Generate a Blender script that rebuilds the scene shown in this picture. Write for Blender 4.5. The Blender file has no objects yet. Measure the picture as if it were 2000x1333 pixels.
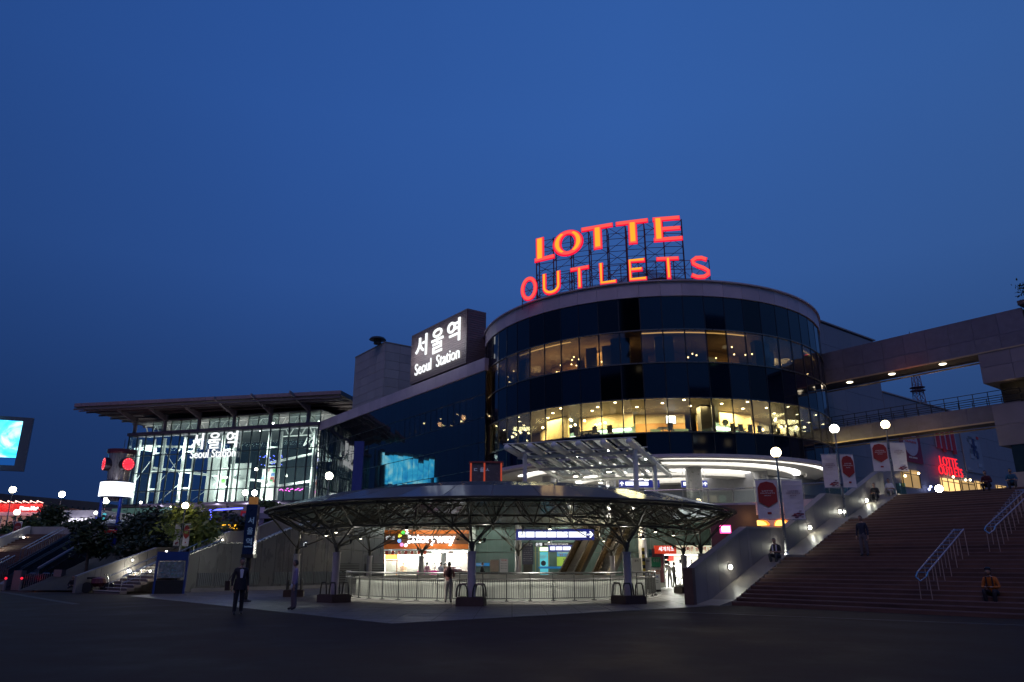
import bpy, math, random
from mathutils import Vector, Matrix
random.seed(7)
SC = bpy.context.scene
COL = SC.collection
R = math.radians
V = Vector
# ------------------------------------------------------------------ camera
FPX, TH, EYE = 1420.0, math.atan(434/1420.0), 1.65
CT, ST = math.cos(TH), math.sin(TH)
cd = bpy.data.cameras.new('camera'); cam = bpy.data.objects.new('camera', cd); COL.objects.link(cam)
cam.location = (0, 0, EYE); cam.rotation_euler = (math.pi/2+TH, 0, 0)
cd.sensor_width = 36; cd.lens = FPX/2000*36; cd.clip_end = 3000; cd.clip_start = .1
SC.camera = cam
# ------------------------------------------------------------------ dusk sky
w = bpy.data.worlds.new('World'); SC.world = w; w.use_nodes = True
nt = w.node_tree; N = nt.nodes; L = nt.links
bg = N['Background']; bg.inputs[1].default_value = 1.0
sky = N.new('ShaderNodeTexSky'); sky.sky_type = 'NISHITA'; sky.sun_disc = False
sky.sun_elevation = R(-3.5); sky.sun_rotation = R(60); sky.ozone_density = 4
tc = N.new('ShaderNodeTexCoord'); sep = N.new('ShaderNodeSeparateXYZ'); L.new(tc.outputs['Generated'], sep.inputs[0])
def ramp(src, stops):
    r = N.new('ShaderNodeValToRGB'); L.new(src, r.inputs[0]); e = r.color_ramp.elements
    while len(e) < len(stops): e.new(.5)
    for k, (p, c) in enumerate(stops): e[k].position = p; e[k].color = (*c, 1)
    return r.outputs[0]
elev = ramp(sep.outputs[2], [(0, (.012,.033,.115)), (.16, (.0165,.050,.175)), (.36, (.027,.086,.30)), (.55, (.028,.097,.35)), (.8, (.026,.094,.35)), (1, (.024,.088,.33))])
mr = N.new('ShaderNodeMapRange'); L.new(sep.outputs[0], mr.inputs[0]); mr.inputs[1].default_value = -.75; mr.inputs[2].default_value = .75
side = ramp(mr.outputs[0], [(0, (.55,.58,.62)), (.3, (.84,.86,.88)), (.6, (1.1,1.08,1.02)), (1, (1.2,1.05,.88))])
mx = N.new('ShaderNodeMixRGB'); mx.blend_type = 'MULTIPLY'; mx.inputs[0].default_value = 1; L.new(elev, mx.inputs[1]); L.new(side, mx.inputs[2])
ad = N.new('ShaderNodeMixRGB'); ad.blend_type = 'ADD'; ad.inputs[0].default_value = .02; L.new(mx.outputs[0], ad.inputs[1]); L.new(sky.outputs[0], ad.inputs[2])
ns = N.new('ShaderNodeTexNoise'); ns.inputs['Scale'].default_value = 1.6; ns.inputs['Detail'].default_value = 3; L.new(tc.outputs['Generated'], ns.inputs[0])
nr = N.new('ShaderNodeMapRange'); L.new(ns.outputs[0], nr.inputs[0]); nr.inputs[3].default_value = .93; nr.inputs[4].default_value = 1.07
m2 = N.new('ShaderNodeVectorMath'); m2.operation = 'SCALE'; L.new(ad.outputs[0], m2.inputs[0]); L.new(nr.outputs[0], m2.inputs[3])
L.new(m2.outputs[0], bg.inputs[0])
sd_ = bpy.data.lights.new('pink_fill', 'SUN'); sd_.energy = .31; sd_.angle = R(28); sd_.color = (1,.70,.90)      # added weak pink fill from high on the camera's side, warms panels and stairs
so_ = bpy.data.objects.new('pink_fill', sd_); COL.objects.link(so_); so_.rotation_euler = (R(40), 0, R(-22))
SC.view_settings.view_transform = 'Standard'; SC.view_settings.look = 'None'
SC.view_settings.exposure = 0; SC.view_settings.gamma = 1; SC.view_settings.use_curve_mapping = False
cy = SC.cycles
cy.use_denoising = True; cy.max_bounces = 6; cy.diffuse_bounces = 3; cy.glossy_bounces = 4; cy.transmission_bounces = 4
cy.transparent_max_bounces = 16; cy.caustics_reflective = False; cy.caustics_refractive = False; cy.sample_clamp_indirect = 6
cy.use_light_tree = True
# ------------------------------------------------------------------ helpers
def ray(u, v):
    xc = (u-1000)/FPX; yc = (666.5-v)/FPX
    return V((xc, CT-yc*ST, ST+yc*CT))
def at(u, v, Y):                       # the point at depth Y (metres ahead) that the photo shows at (u, v)
    d = ray(u, v); return V((d.x/d.y*Y, Y, EYE+d.z/d.y*Y))
def on(u, v, p0, n):                   # the point of a plane seen at (u, v)
    d = ray(u, v); c = V((0, 0, EYE)); t = (V(p0)-c).dot(V(n))/d.dot(V(n)); return c+d*t

MATS = {}
def mat(name, col=(.5,.5,.5), rough=.6, metal=0, emit=None, es=1, var=.12, scale=3, bump=0, spec=.5, gen=False, alpha=None, stretch=None):
    if name in MATS: return MATS[name]
    m = bpy.data.materials.new(name); m.use_nodes = True; t = m.node_tree; b = t.nodes['Principled BSDF']
    b.inputs['Base Color'].default_value = (*col, 1); b.inputs['Roughness'].default_value = rough; b.inputs['Metallic'].default_value = metal
    b.inputs['Specular IOR Level'].default_value = spec
    if emit is not None:
        b.inputs['Emission Color'].default_value = (*emit, 1); b.inputs['Emission Strength'].default_value = es
    if var:
        tc = t.nodes.new('ShaderNodeTexCoord'); mp = t.nodes.new('ShaderNodeMapping'); t.links.new(tc.outputs['Object'], mp.inputs[0])
        mp.inputs['Scale'].default_value = stretch or (1, 1, 1)
        oi = t.nodes.new('ShaderNodeObjectInfo'); va = t.nodes.new('ShaderNodeVectorMath'); va.operation = 'ADD'
        sc = t.nodes.new('ShaderNodeVectorMath'); sc.operation = 'SCALE'; sc.inputs[3].default_value = 40
        cb = t.nodes.new('ShaderNodeCombineXYZ'); t.links.new(oi.outputs['Random'], cb.inputs[0]); t.links.new(oi.outputs['Random'], cb.inputs[1])
        t.links.new(cb.outputs[0], sc.inputs[0]); t.links.new(sc.outputs[0], va.inputs[1]); t.links.new(mp.outputs[0], va.inputs[0])
        nz = t.nodes.new('ShaderNodeTexNoise'); nz.inputs['Scale'].default_value = scale; nz.inputs['Detail'].default_value = 6; nz.inputs['Roughness'].default_value = .65
        t.links.new(va.outputs[0], nz.inputs[0])
        r = t.nodes.new('ShaderNodeMapRange'); t.links.new(nz.outputs[0], r.inputs[0]); r.inputs[1].default_value = .3; r.inputs[2].default_value = .7
        r.inputs[3].default_value = 1-var; r.inputs[4].default_value = 1+var
        r2 = t.nodes.new('ShaderNodeMapRange'); t.links.new(oi.outputs['Random'], r2.inputs[0]); r2.inputs[3].default_value = 1-var*.6; r2.inputs[4].default_value = 1+var*.6
        mu = t.nodes.new('ShaderNodeMath'); mu.operation = 'MULTIPLY'; t.links.new(r.outputs[0], mu.inputs[0]); t.links.new(r2.outputs[0], mu.inputs[1])
        s = t.nodes.new('ShaderNodeVectorMath'); s.operation = 'SCALE'; s.inputs[0].default_value = col; t.links.new(mu.outputs[0], s.inputs[3])
        t.links.new(s.outputs[0], b.inputs['Base Color'])
        rr = t.nodes.new('ShaderNodeMapRange'); t.links.new(nz.outputs[0], rr.inputs[0]); rr.inputs[1].default_value = .3; rr.inputs[2].default_value = .7
        rr.inputs[3].default_value = max(.02, rough*.8); rr.inputs[4].default_value = min(1, rough*1.2); t.links.new(rr.outputs[0], b.inputs['Roughness'])
        if bump:
            bp = t.nodes.new('ShaderNodeBump'); bp.inputs['Strength'].default_value = bump; bp.inputs['Distance'].default_value = .02
            t.links.new(nz.outputs[0], bp.inputs['Height']); t.links.new(bp.outputs[0], b.inputs['Normal'])
    MATS[name] = m; return m
def ior(m, v):
    m.node_tree.nodes['Principled BSDF'].inputs['IOR'].default_value = v; return m
ior(mat('teal_wing_glass', (.003,.010,.014), .03, var=.3, scale=.4, spec=.5), 2.0)
def glass(name, tint=(.6,.7,.72), refl=.12, rough=.02, wav=0.0, gcol=(.9,.95,1), frost=0):
    if name in MATS: return MATS[name]
    m = bpy.data.materials.new(name); m.use_nodes = True; t = m.node_tree; t.nodes.clear()
    o = t.nodes.new('ShaderNodeOutputMaterial'); mi = t.nodes.new('ShaderNodeMixShader'); tr = t.nodes.new('ShaderNodeBsdfTransparent'); g = t.nodes.new('ShaderNodeBsdfGlossy')
    tr.inputs[0].default_value = (*tint, 1); g.inputs['Color'].default_value = (*gcol, 1); g.inputs['Roughness'].default_value = rough
    lw = t.nodes.new('ShaderNodeLayerWeight'); lw.inputs[0].default_value = .25
    mr = t.nodes.new('ShaderNodeMapRange'); t.links.new(lw.outputs['Fresnel'], mr.inputs[0]); mr.inputs[3].default_value = refl; mr.inputs[4].default_value = .85
    base = tr
    if frost:
        df = t.nodes.new('ShaderNodeBsdfDiffuse'); df.inputs[0].default_value = (.55,.62,.58,1); m3 = t.nodes.new('ShaderNodeMixShader'); m3.inputs[0].default_value = frost
        t.links.new(tr.outputs[0], m3.inputs[1]); t.links.new(df.outputs[0], m3.inputs[2]); base = m3
    t.links.new(mr.outputs[0], mi.inputs[0]); t.links.new(base.outputs[0], mi.inputs[1]); t.links.new(g.outputs[0], mi.inputs[2]); t.links.new(mi.outputs[0], o.inputs[0])
    if wav:
        tc = t.nodes.new('ShaderNodeTexCoord'); nz = t.nodes.new('ShaderNodeTexNoise'); nz.inputs['Scale'].default_value = .7; nz.inputs['Detail'].default_value = 1
        bp = t.nodes.new('ShaderNodeBump'); bp.inputs['Strength'].default_value = wav; bp.inputs['Distance'].default_value = .05
        t.links.new(tc.outputs['Object'], nz.inputs[0]); t.links.new(nz.outputs[0], bp.inputs['Height']); t.links.new(bp.outputs[0], g.inputs['Normal'])
    MATS[name] = m; return m
def emis(name, col, s):
    if name in MATS: return MATS[name]
    m = bpy.data.materials.new(name); m.use_nodes = True; t = m.node_tree; t.nodes.clear()
    o = t.nodes.new('ShaderNodeOutputMaterial'); e = t.nodes.new('ShaderNodeEmission'); e.inputs[0].default_value = (*col, 1); e.inputs[1].default_value = s
    t.links.new(e.outputs[0], o.inputs[0]); MATS[name] = m; return m

WM = {}
def W(o): return WM.get(o.name, Matrix.Identity(4))
def par(o, p, local=False):
    WM[o.name] = o.matrix_basis.copy()
    if p is not None:
        o.parent = p
        if not local: o.matrix_parent_inverse = W(p).inverted()
        else: WM[o.name] = W(p) @ o.matrix_basis
    return o
def tag(o, label=None, cat=None, group=None, kind=None):
    if label: o['label'] = label
    if cat: o['category'] = cat
    if group: o['group'] = group
    if kind: o['kind'] = kind
    return o
def thing(name, label, cat, loc=(0,0,0), rz=0, group=None):
    o = bpy.data.objects.new(name, None); COL.objects.link(o); o.location = loc; o.rotation_euler = (0, 0, rz); o.empty_display_size = .3
    WM[o.name] = Matrix.Translation(V(loc)) @ Matrix.Rotation(rz, 4, 'Z')
    return tag(o, label, cat, group)
def link(name, me, parent=None, mw=None, local=False):
    o = bpy.data.objects.new(name, me); COL.objects.link(o)
    if mw is not None: o.matrix_basis = mw
    return par(o, parent, local)

class MB:
    def __init__(s): s.v = []; s.f = []; s.m = []; s.sm = False
    def add(s, vs, fs, mi=0):
        n = len(s.v); s.v += [tuple(p) for p in vs]; s.f += [tuple(i+n for i in f) for f in fs]; s.m += [mi]*len(fs); return s
    def hexa(s, p, mi=0):   # 8 points: bottom 4 ccw, top 4 ccw
        return s.add(p, [(3,2,1,0),(4,5,6,7),(0,1,5,4),(1,2,6,5),(2,3,7,6),(3,0,4,7)], mi)
    def box(s, c, d, rz=0, mi=0):
        c = V(c); x = V((math.cos(rz), math.sin(rz), 0))*d[0]/2; y = V((-math.sin(rz), math.cos(rz), 0))*d[1]/2; z = V((0,0,d[2]/2))
        return s.hexa([c-x-y-z, c+x-y-z, c+x+y-z, c-x+y-z, c-x-y+z, c+x-y+z, c+x+y+z, c-x+y+z], mi)
    def frame(s, o, ex, ey, ez, mi=0):     # box from corner o with edge vectors
        o, ex, ey, ez = V(o), V(ex), V(ey), V(ez)
        return s.hexa([o, o+ex, o+ex+ey, o+ey, o+ez, o+ex+ez, o+ex+ey+ez, o+ey+ez], mi)
    def beam(s, p, q, wd, h, mi=0, up=(0,0,1)):
        p, q = V(p), V(q); d = (q-p); 
        if d.length < 1e-6: return s
        d.normalize(); up = V(up)
        if abs(d.dot(up)) > .99: up = V((0,1,0))
        a = d.cross(up).normalized(); b = a.cross(d).normalized(); a *= wd/2; b *= h/2
        return s.hexa([p-a-b, p+a-b, q+a-b, q-a-b, p-a+b, p+a+b, q+a+b, q-a+b], mi)
    def tube(s, p, q, r, r2=None, n=8, mi=0, cap=True):
        p, q = V(p), V(q); r2 = r if r2 is None else r2; d = (q-p).normalized()
        up = V((0,0,1)) if abs(d.z) < .95 else V((1,0,0)); a = d.cross(up).normalized(); b = d.cross(a)
        vs = []
        for k in range(n):
            t = 2*math.pi*k/n; e = a*math.cos(t)+b*math.sin(t); vs.append(p+e*r); vs.append(q+e*r2)
        fs = [(2*k, 2*((k+1)%n), 2*((k+1)%n)+1, 2*k+1) for k in range(n)]
        if cap: fs += [tuple(2*k for k in range(n))[::-1], tuple(2*k+1 for k in range(n))]
        return s.add(vs, fs, mi)
    def path(s, pts, r, n=8, mi=0):
        for i in range(len(pts)-1): s.tube(pts[i], pts[i+1], r, n=n, mi=mi)
        return s
    def lathe(s, c, prof, n=24, mi=0):
        c = V(c); vs = []
        for r, z in prof:
            for k in range(n):
                t = 2*math.pi*k/n; vs.append(c+V((r*math.cos(t), r*math.sin(t), z)))
        fs = [(i*n+k, i*n+(k+1)%n, (i+1)*n+(k+1)%n, (i+1)*n+k) for i in range(len(prof)-1) for k in range(n)]
        fs += [tuple(range(n))[::-1], tuple((len(prof)-1)*n+k for k in range(n))]
        return s.add(vs, fs, mi)
    def sphere(s, c, r, n=12, m=8, mi=0, sc=(1,1,1)):
        return s.add(*_sph(c, r, n, m, sc), mi)
    def prism(s, poly, z0, z1, mi=0):
        n = len(poly); vs = [V((p[0], p[1], z0)) for p in poly]+[V((p[0], p[1], z1)) for p in poly]
        return s.add(vs, [tuple(range(n))[::-1], tuple(range(n, 2*n))]+[(i, (i+1)%n, (i+1)%n+n, i+n) for i in range(n)], mi)
    def arcbox(s, c, r0, r1, a0, a1, z0, z1, n=1, mi=0):
        for k in range(n):
            b0 = a0+(a1-a0)*k/n; b1 = a0+(a1-a0)*(k+1)/n
            P = lambda r, a, z: V((c[0]+r*math.cos(a), c[1]+r*math.sin(a), z))
            s.hexa([P(r0,b0,z0), P(r1,b0,z0), P(r1,b1,z0), P(r0,b1,z0), P(r0,b0,z1), P(r1,b0,z1), P(r1,b1,z1), P(r0,b1,z1)], mi)
        return s
    def mesh(s, name, mats, smooth=False):
        me = bpy.data.meshes.new(name); me.from_pydata(s.v, [], s.f)
        for m in (mats if isinstance(mats, (list, tuple)) else [mats]): me.materials.append(m)
        if any(s.m): me.polygons.foreach_set('material_index', s.m)
        if smooth: me.polygons.foreach_set('use_smooth', [True]*len(s.f))
        me.update(); return me
    def build(s, name, mats, parent=None, label=None, cat=None, group=None, kind=None, smooth=False, local=False):
        me = s.mesh(name, mats, smooth)
        if parent is None and s.v and kind != 'structure':      # origin at its own base
            xs = [p[0] for p in s.v]; ys = [p[1] for p in s.v]; zs = [p[2] for p in s.v]
            c = V(((min(xs)+max(xs))/2, (min(ys)+max(ys))/2, min(zs))); me.transform(Matrix.Translation(-c))
            o = link(name, me, None, Matrix.Translation(c))
        else: o = link(name, me, parent, None, local)
        return tag(o, label, cat, group, kind)
def _sph(c, r, n, m, sc):
    c = V(c); vs = [c+V((0,0,r*sc[2]))]
    for i in range(1, m):
        p = math.pi*i/m
        for k in range(n):
            t = 2*math.pi*k/n; vs.append(c+V((r*math.sin(p)*math.cos(t)*sc[0], r*math.sin(p)*math.sin(t)*sc[1], r*math.cos(p)*sc[2])))
    vs.append(c-V((0,0,r*sc[2]))); fs = [(0, 1+k, 1+(k+1)%n) for k in range(n)]
    for i in range(m-2):
        for k in range(n): a = 1+i*n; fs.append((a+k, a+n+k, a+n+(k+1)%n, a+(k+1)%n))
    l = len(vs)-1; a = 1+(m-2)*n; fs += [(l, a+(k+1)%n, a+k) for k in range(n)]
    return vs, fs
UNIT_BOX = {}
def unit_box(m):        # unit cube centred, shared
    if m.name not in UNIT_BOX: UNIT_BOX[m.name] = MB().box((0,0,0), (1,1,1)).mesh('piece', m)
    return UNIT_BOX[m.name]
UNIT_CYL = {}
def unit_cyl(m, n=8):
    if (m.name, n) not in UNIT_CYL: UNIT_CYL[(m.name, n)] = MB().tube((0,0,-.5), (0,0,.5), 1, n=n).mesh('rod', m)
    return UNIT_CYL[(m.name, n)]
def piece(name, m, parent, o, ex, ey, ez):     # a box piece as an object that shares its mesh: corner o and three edge vectors
    o, ex, ey, ez = V(o), V(ex), V(ey), V(ez); c = o+(ex+ey+ez)/2
    M = Matrix((( ex.x, ey.x, ez.x, c.x), (ex.y, ey.y, ez.y, c.y), (ex.z, ey.z, ez.z, c.z), (0,0,0,1)))
    return link(name, unit_box(m), parent, M)
def rod(name, m, parent, p, q, r, n=8):
    p, q = V(p), V(q); d = q-p; ln = d.length; z = d/ln; up = V((0,0,1)) if abs(z.z) < .95 else V((1,0,0))
    a = up.cross(z).normalized(); b = z.cross(a); c = (p+q)/2
    M = Matrix(((a.x*r, b.x*r, z.x*ln, c.x), (a.y*r, b.y*r, z.y*ln, c.y), (a.z*r, b.z*r, z.z*ln, c.z), (0,0,0,1)))
    return link(name, unit_cyl(m, n), parent, M)
def light(kind, loc, power, col=(1,1,1), size=.2, parent=None, rot=None, sizey=None, spot=None):
    d = bpy.data.lights.new('lamp_light', kind); d.energy = power; d.color = col
    if kind == 'AREA':
        d.size = size
        if sizey: d.shape = 'RECTANGLE'; d.size_y = sizey
    else: d.shadow_soft_size = size
    if spot: d.spot_size = R(spot); d.spot_blend = .6
    o = bpy.data.objects.new('lamp_light', d); COL.objects.link(o); o.location = loc
    if rot is not None: o.rotation_euler = rot
    par(o, parent); return o
# ---- lettering
_tc = {}
def tmesh(s, off=0.0, ext=.05, res=3, bold=False):
    k = (s, round(off, 4), ext)
    if k in _tc: return _tc[k]
    c = bpy.data.curves.new('lettering', 'FONT'); c.body = s; c.size = 1; c.extrude = ext; c.offset = off; c.resolution_u = res
    t = bpy.data.objects.new('lettering', c); COL.objects.link(t); dg = bpy.context.evaluated_depsgraph_get(); dg.update()
    me = bpy.data.meshes.new_from_object(t.evaluated_get(dg)); bpy.data.objects.remove(t); bpy.data.curves.remove(c)
    vs = [v.co.copy() for v in me.vertices]; fs = [tuple(p.vertices) for p in me.polygons]; bpy.data.meshes.remove(me)
    _tc[k] = (vs, fs); return _tc[k]
def bounds(vs):
    return min(v.x for v in vs), max(v.x for v in vs), min(v.y for v in vs), max(v.y for v in vs)
def lettering(s, o, ex, ez, m, parent, name='lettering', off=0.01, depth=.03, split=False, local=False):
    """fit the writing S into the rectangle at corner o with edge vectors ex (along) and ez (up); split: each character is a part"""
    o, ex, ez = V(o), V(ex), V(ez); nrm = ex.cross(ez).normalized()
    vs, fs = tmesh(s, off); x0, x1, y0, y1 = bounds(vs)
    def tr(p): return o+ex*((p.x-x0)/(x1-x0))+ez*((p.y-y0)/(y1-y0))+nrm*((p.z/.05)*depth/2)
    if not split:
        return MB().add([tr(p) for p in vs], fs).build(name, m, parent, local=local)
    for i, ch in enumerate(s):
        if ch == ' ': continue
        cv, cf = tmesh(ch, off); _, cr, _, _ = bounds(cv); pv, _ = tmesh(s[:i+1], off); _, pr, _, _ = bounds(pv); dx = pr-cr
        MB().add([tr(p+V((dx, 0, 0))) for p in cv], cf).build(name, m, parent, local=local)

# ------------------------------------------------------------------ materials
ASPH = mat('dark_plaza_paving', (.030,.021,.015), .8, var=.42, scale=.45, bump=.15, spec=.12)
PALE = mat('pale_granite_paving', (.13,.12,.11), .45, var=.16, scale=2.5, bump=.1)
GROUT = mat('paving_joint', (.09,.085,.08), .9, var=.2)
REDST = mat('reddish_granite_step', (.105,.054,.038), .6, var=.42, scale=.6, bump=.2)
NOSE = mat('step_nosing', (.17,.11,.10), .5, var=.2)
GRAN = mat('grey_granite', (.21,.20,.19), .5, var=.18, scale=1.5, bump=.1)
CLAD = mat('grey_cladding', (.30,.285,.29), .5, var=.14, scale=.8, stretch=(1,1,.3))
CLADP = mat('purple_grey_panel', (.20,.18,.22), .45, var=.12, scale=.7)
CLADB = mat('brown_louvred_panel', (.17,.13,.13), .5, var=.15, scale=2)
FASC = mat('pale_fascia_panel', (.46,.39,.44), .4, var=.12, scale=.5)
CONC = mat('concrete', (.22,.21,.20), .7, var=.25, scale=.7, bump=.2)
WHITE = mat('white_paint', (.72,.72,.70), .35, var=.08, scale=1)
WSTEEL = mat('white_steel', (.66,.68,.66), .35, var=.08, scale=2)
STEEL = mat('brushed_steel', (.45,.45,.46), .28, metal=1, var=.12, scale=6)
DSTEEL = mat('dark_steel', (.055,.05,.045), .45, metal=.5, var=.25, scale=6)
TRUSS = mat('truss_paint', (.085,.078,.06), .45, metal=.2, var=.25, scale=6)
MULL = mat('mullion', (.035,.035,.04), .35, metal=.6, var=.15)
BLACK = mat('black', (.012,.012,.014), .5, var=.2)
SPAN = mat('dark_blue_spandrel_glass', (.0015,.007,.018), .045, var=.25, scale=.4, spec=.62)
SPANB = mat('dark_reflection_spandrel', (.001,.0015,.002), .05, var=.25, scale=.4, spec=.45)  # blackened copy of SPAN, reflected dark buildings put into the pane colour
SPANW = mat('teal_wing_glass', (.003,.010,.014), .04, var=.3, scale=.4, spec=.42)
VIS = glass('vision_glass', (.86,.84,.76), .05, wav=.12)
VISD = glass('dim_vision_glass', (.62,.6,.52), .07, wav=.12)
HALLG = glass('hall_glass', (.80,.88,.86), .05)
DOMEG = glass('dome_glass', (.34,.40,.40), .10, rough=.11, wav=.2, gcol=(.34,.38,.46), frost=.34)
CLEARG = glass('clear_glass', (.9,.94,.92), .05)
GREEN_G = glass('green_parapet_glass', (.55,.8,.72), .12)
E_WHITE = emis('backlit_white', (.92,.96,1), 1.8)
E_BULB = emis('lamp_globe', (1,.96,.78), 14)
E_WARM = emis('warm_lamp_globe', (1,.78,.42), 14)
E_SPOT = emis('small_spot', (1,.93,.72), 14)
E_COVE = emis('cove_light', (1,.97,.9), 5)
E_SIGNW = emis('white_sign_letter', (.95,.98,1), 1.25)
BLUE = mat('sign_blue', (.02,.035,.16), .4, var=.08)
EBLUE = emis('lit_blue_panel', (.012,.02,.13), 1)
LAV = mat('column_paint', (.42,.38,.40), .4, var=.1)

# ------------------------------------------------------------------ the ground
MB().prism([(-900,-300),(900,-300),(900,1500),(-900,1500)], -.5, 0).build('ground', ASPH, kind='structure')
poly = [V(at(u, v, 30)) for u, v in ()]
def gnd(u, v, z=0):
    d = ray(u, v); t = (z-EYE)/d.z; return V((d.x*t, d.y*t, z))
A = gnd(360, 1176); B = gnd(765, 1219); C = gnd(1350, 1187)
pave = [(B.x, B.y), (C.x, C.y), (16, 40), (16, 64), (-12, 64), (-19.5, 47), (A.x-8*(B.x-A.x)/((B-A).length), A.y-8*(B.y-A.y)/((B-A).length))]
sheet = MB().prism(pave, -.02, .004).build('rotunda_paving', GROUT, kind='structure')
def clip(poly, clipper):
    out = poly
    for i in range(len(clipper)):
        a = V(clipper[i][:2]); b = V(clipper[(i+1)%len(clipper)][:2]); inp = out; out = []
        side = lambda p: (b.x-a.x)*(p[1]-a.y)-(b.y-a.y)*(p[0]-a.x)
        for j in range(len(inp)):
            p, q = inp[j], inp[(j+1)%len(inp)]; sp, sq = side(p), side(q)
            if sp >= 0: out.append(p)
            if (sp >= 0) != (sq >= 0):
                t = sp/(sp-sq); out.append((p[0]+(q[0]-p[0])*t, p[1]+(q[1]-p[1])*t))
        if len(out) < 3: return []
    return out
TS = 1.2; slabs = []
for i in range(-26, 16):
    for j in range(16, 54):
        x, y = i*TS, j*TS
        if math.hypot(x+.6+.6, y-42+.6) < 6.9: continue
        q = clip([(x+.012,y+.012),(x+TS-.012,y+.012),(x+TS-.012,y+TS-.012),(x+.012,y+TS-.012)], pave)
        if q: slabs.append((y, q))
slabs.sort(key=lambda s: s[0]); rest = MB()
for k, (y, q) in enumerate(slabs):
    h = .010+random.random()*.004
    if k < 300:
        MB().prism(q, .0, h).build('paving_slab', PALE, sheet)
    else: rest.prism(q, .0, h)
rest.build('far_paving_slabs', PALE, sheet, kind='stuff')
# darker bands of the dark plaza paving: joints between bays
jm = MB()
for a, b in (((0,1156),(150,1181)), ((1150,1190),(2000,1222))):
    p, q = gnd(*a), gnd(*b); jm.beam(p+V((0,0,.002)), q+V((0,0,.002)), .35, .006)
jm.build('paving_band', mat('plaza_band', (.032,.025,.02), .75, var=.3), kind='structure')
# ================================================================== the rotunda over the underground entrance
RC = V((-.6, 42, 0))
def rp(r, deg, z): a = R(deg); return V((RC.x+r*math.cos(a), RC.y+r*math.sin(a), z))
rot = thing('rotunda_canopy', 'large round glass roofed canopy on branching steel columns over the sunken entrance', 'canopy', RC)
cols_a = [264.5+36*k for k in range(10)]
NN = 40; A0 = 264.5+4.5
nodeL = [rp(10.8, A0+9*k, 3.22) for k in range(NN)]
nodeU = [rp(12.45, A0+4.5+9*k, 4.05) for k in range(NN)]
nodeM = [rp(9.3, A0+4.5+9*k, 4.85) for k in range(NN)]
nodeI = [rp(7.6, A0+9*k, 3.75) for k in range(NN)]
nodeT = [rp(5.4, A0+4.5+9*k, 5.25) for k in range(NN)]
st = []
for k in range(NN):
    n = (k+1) % NN
    st += [(nodeL[k], nodeL[n], .05), (nodeU[k], nodeU[n], .055), (nodeM[k], nodeM[n], .04), (nodeI[k], nodeI[n], .045)]
    st += [(nodeL[k], nodeU[k], .038), (nodeL[n], nodeU[k], .038), (nodeL[k], nodeM[k], .034), (nodeL[n], nodeM[k], .034)]
    st += [(nodeL[k], nodeI[k], .032), (nodeI[k], nodeM[k], .03), (nodeI[n], nodeM[k], .03), (nodeU[k], nodeM[k], .034)]
    st += [(nodeI[k], nodeT[k], .028), (nodeI[n], nodeT[k], .028), (nodeM[k], nodeT[k], .03), (nodeT[k], nodeT[n], .03)]
    if k % 2 == 0: st.append((nodeT[k], RC+V((0,0,5.5)), .03))
st.sort(key=lambda s: (s[0].y+s[1].y)/2 - (3 if s[2] >= .034 else 0))
rest = MB()
for i, (p, q, r) in enumerate(st):
    if i < 290: rod('strut', TRUSS, rot, p, q, r*.82, 6)
    else: rest.tube(p, q, r*.55, n=5)
rest.build('far_struts', TRUSS, rot, kind='stuff')
js = MB()
for k in range(NN):
    for q in (nodeL[k], nodeU[k]): js.sphere(q, .085, 8, 5)
js.build('truss_nodes', TRUSS, rot, kind='stuff')
# glass roof in panes: five rings, the outer one steep
prof = [(12.75, 4.02), (12.55, 4.22), (10.2, 4.86), (7.6, 5.3), (4.8, 5.58), (2.2, 5.72), (.25, 5.76)]
for j in range(1, len(prof)-1):
    (r0, z0), (r1, z1) = prof[j], prof[j+1]; nseg = 40 if j < 4 else 20
    for k in range(nseg):
        a0 = A0+360/nseg*k+.08; a1 = A0+360/nseg*(k+1)-.08; t = random.uniform(-.012, .012)
        MB().hexa([rp(r1,a0,z1+t), rp(r0,a0,z0), rp(r0,a1,z0), rp(r1,a1,z1+t), rp(r1,a0,z1+.02+t), rp(r0,a0,z0+.02), rp(r0,a1,z0+.02), rp(r1,a1,z1+.02+t)]).build('roof_pane', DOMEG, rot)
ribs = MB()
for k in range(40):
    a = A0+9*k
    for j in range(1, len(prof)-2): ribs.beam(rp(prof[j][0], a, prof[j][1]-.03), rp(prof[j+1][0], a, prof[j+1][1]-.03), .05, .05)
for j in range(1, 6):
    for k in range(80): ribs.beam(rp(prof[j][0], 4.5*k, prof[j][1]-.03), rp(prof[j][0], 4.5*(k+1), prof[j][1]-.03), .05, .05)
ribs.build('glazing_bars', DSTEEL, rot, kind='stuff')
g = MB()
for k in range(80):
    a0, a1 = 4.5*k, 4.5*(k+1)
    g.hexa([rp(12.5,a0,4.12), rp(12.72,a0,4.14), rp(12.72,a1,4.14), rp(12.5,a1,4.12), rp(12.5,a0,4.2), rp(12.72,a0,4.2), rp(12.72,a1,4.2), rp(12.5,a1,4.2)])
g.build('eaves_gutter', DSTEEL, rot)
cap = MB(); cap.lathe(RC+V((0,0,5.72)), [(.6,0),(.6,.12),(.3,.3),(.05,.36)], 20); cap.build('crown_cap', DSTEEL, rot)
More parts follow.
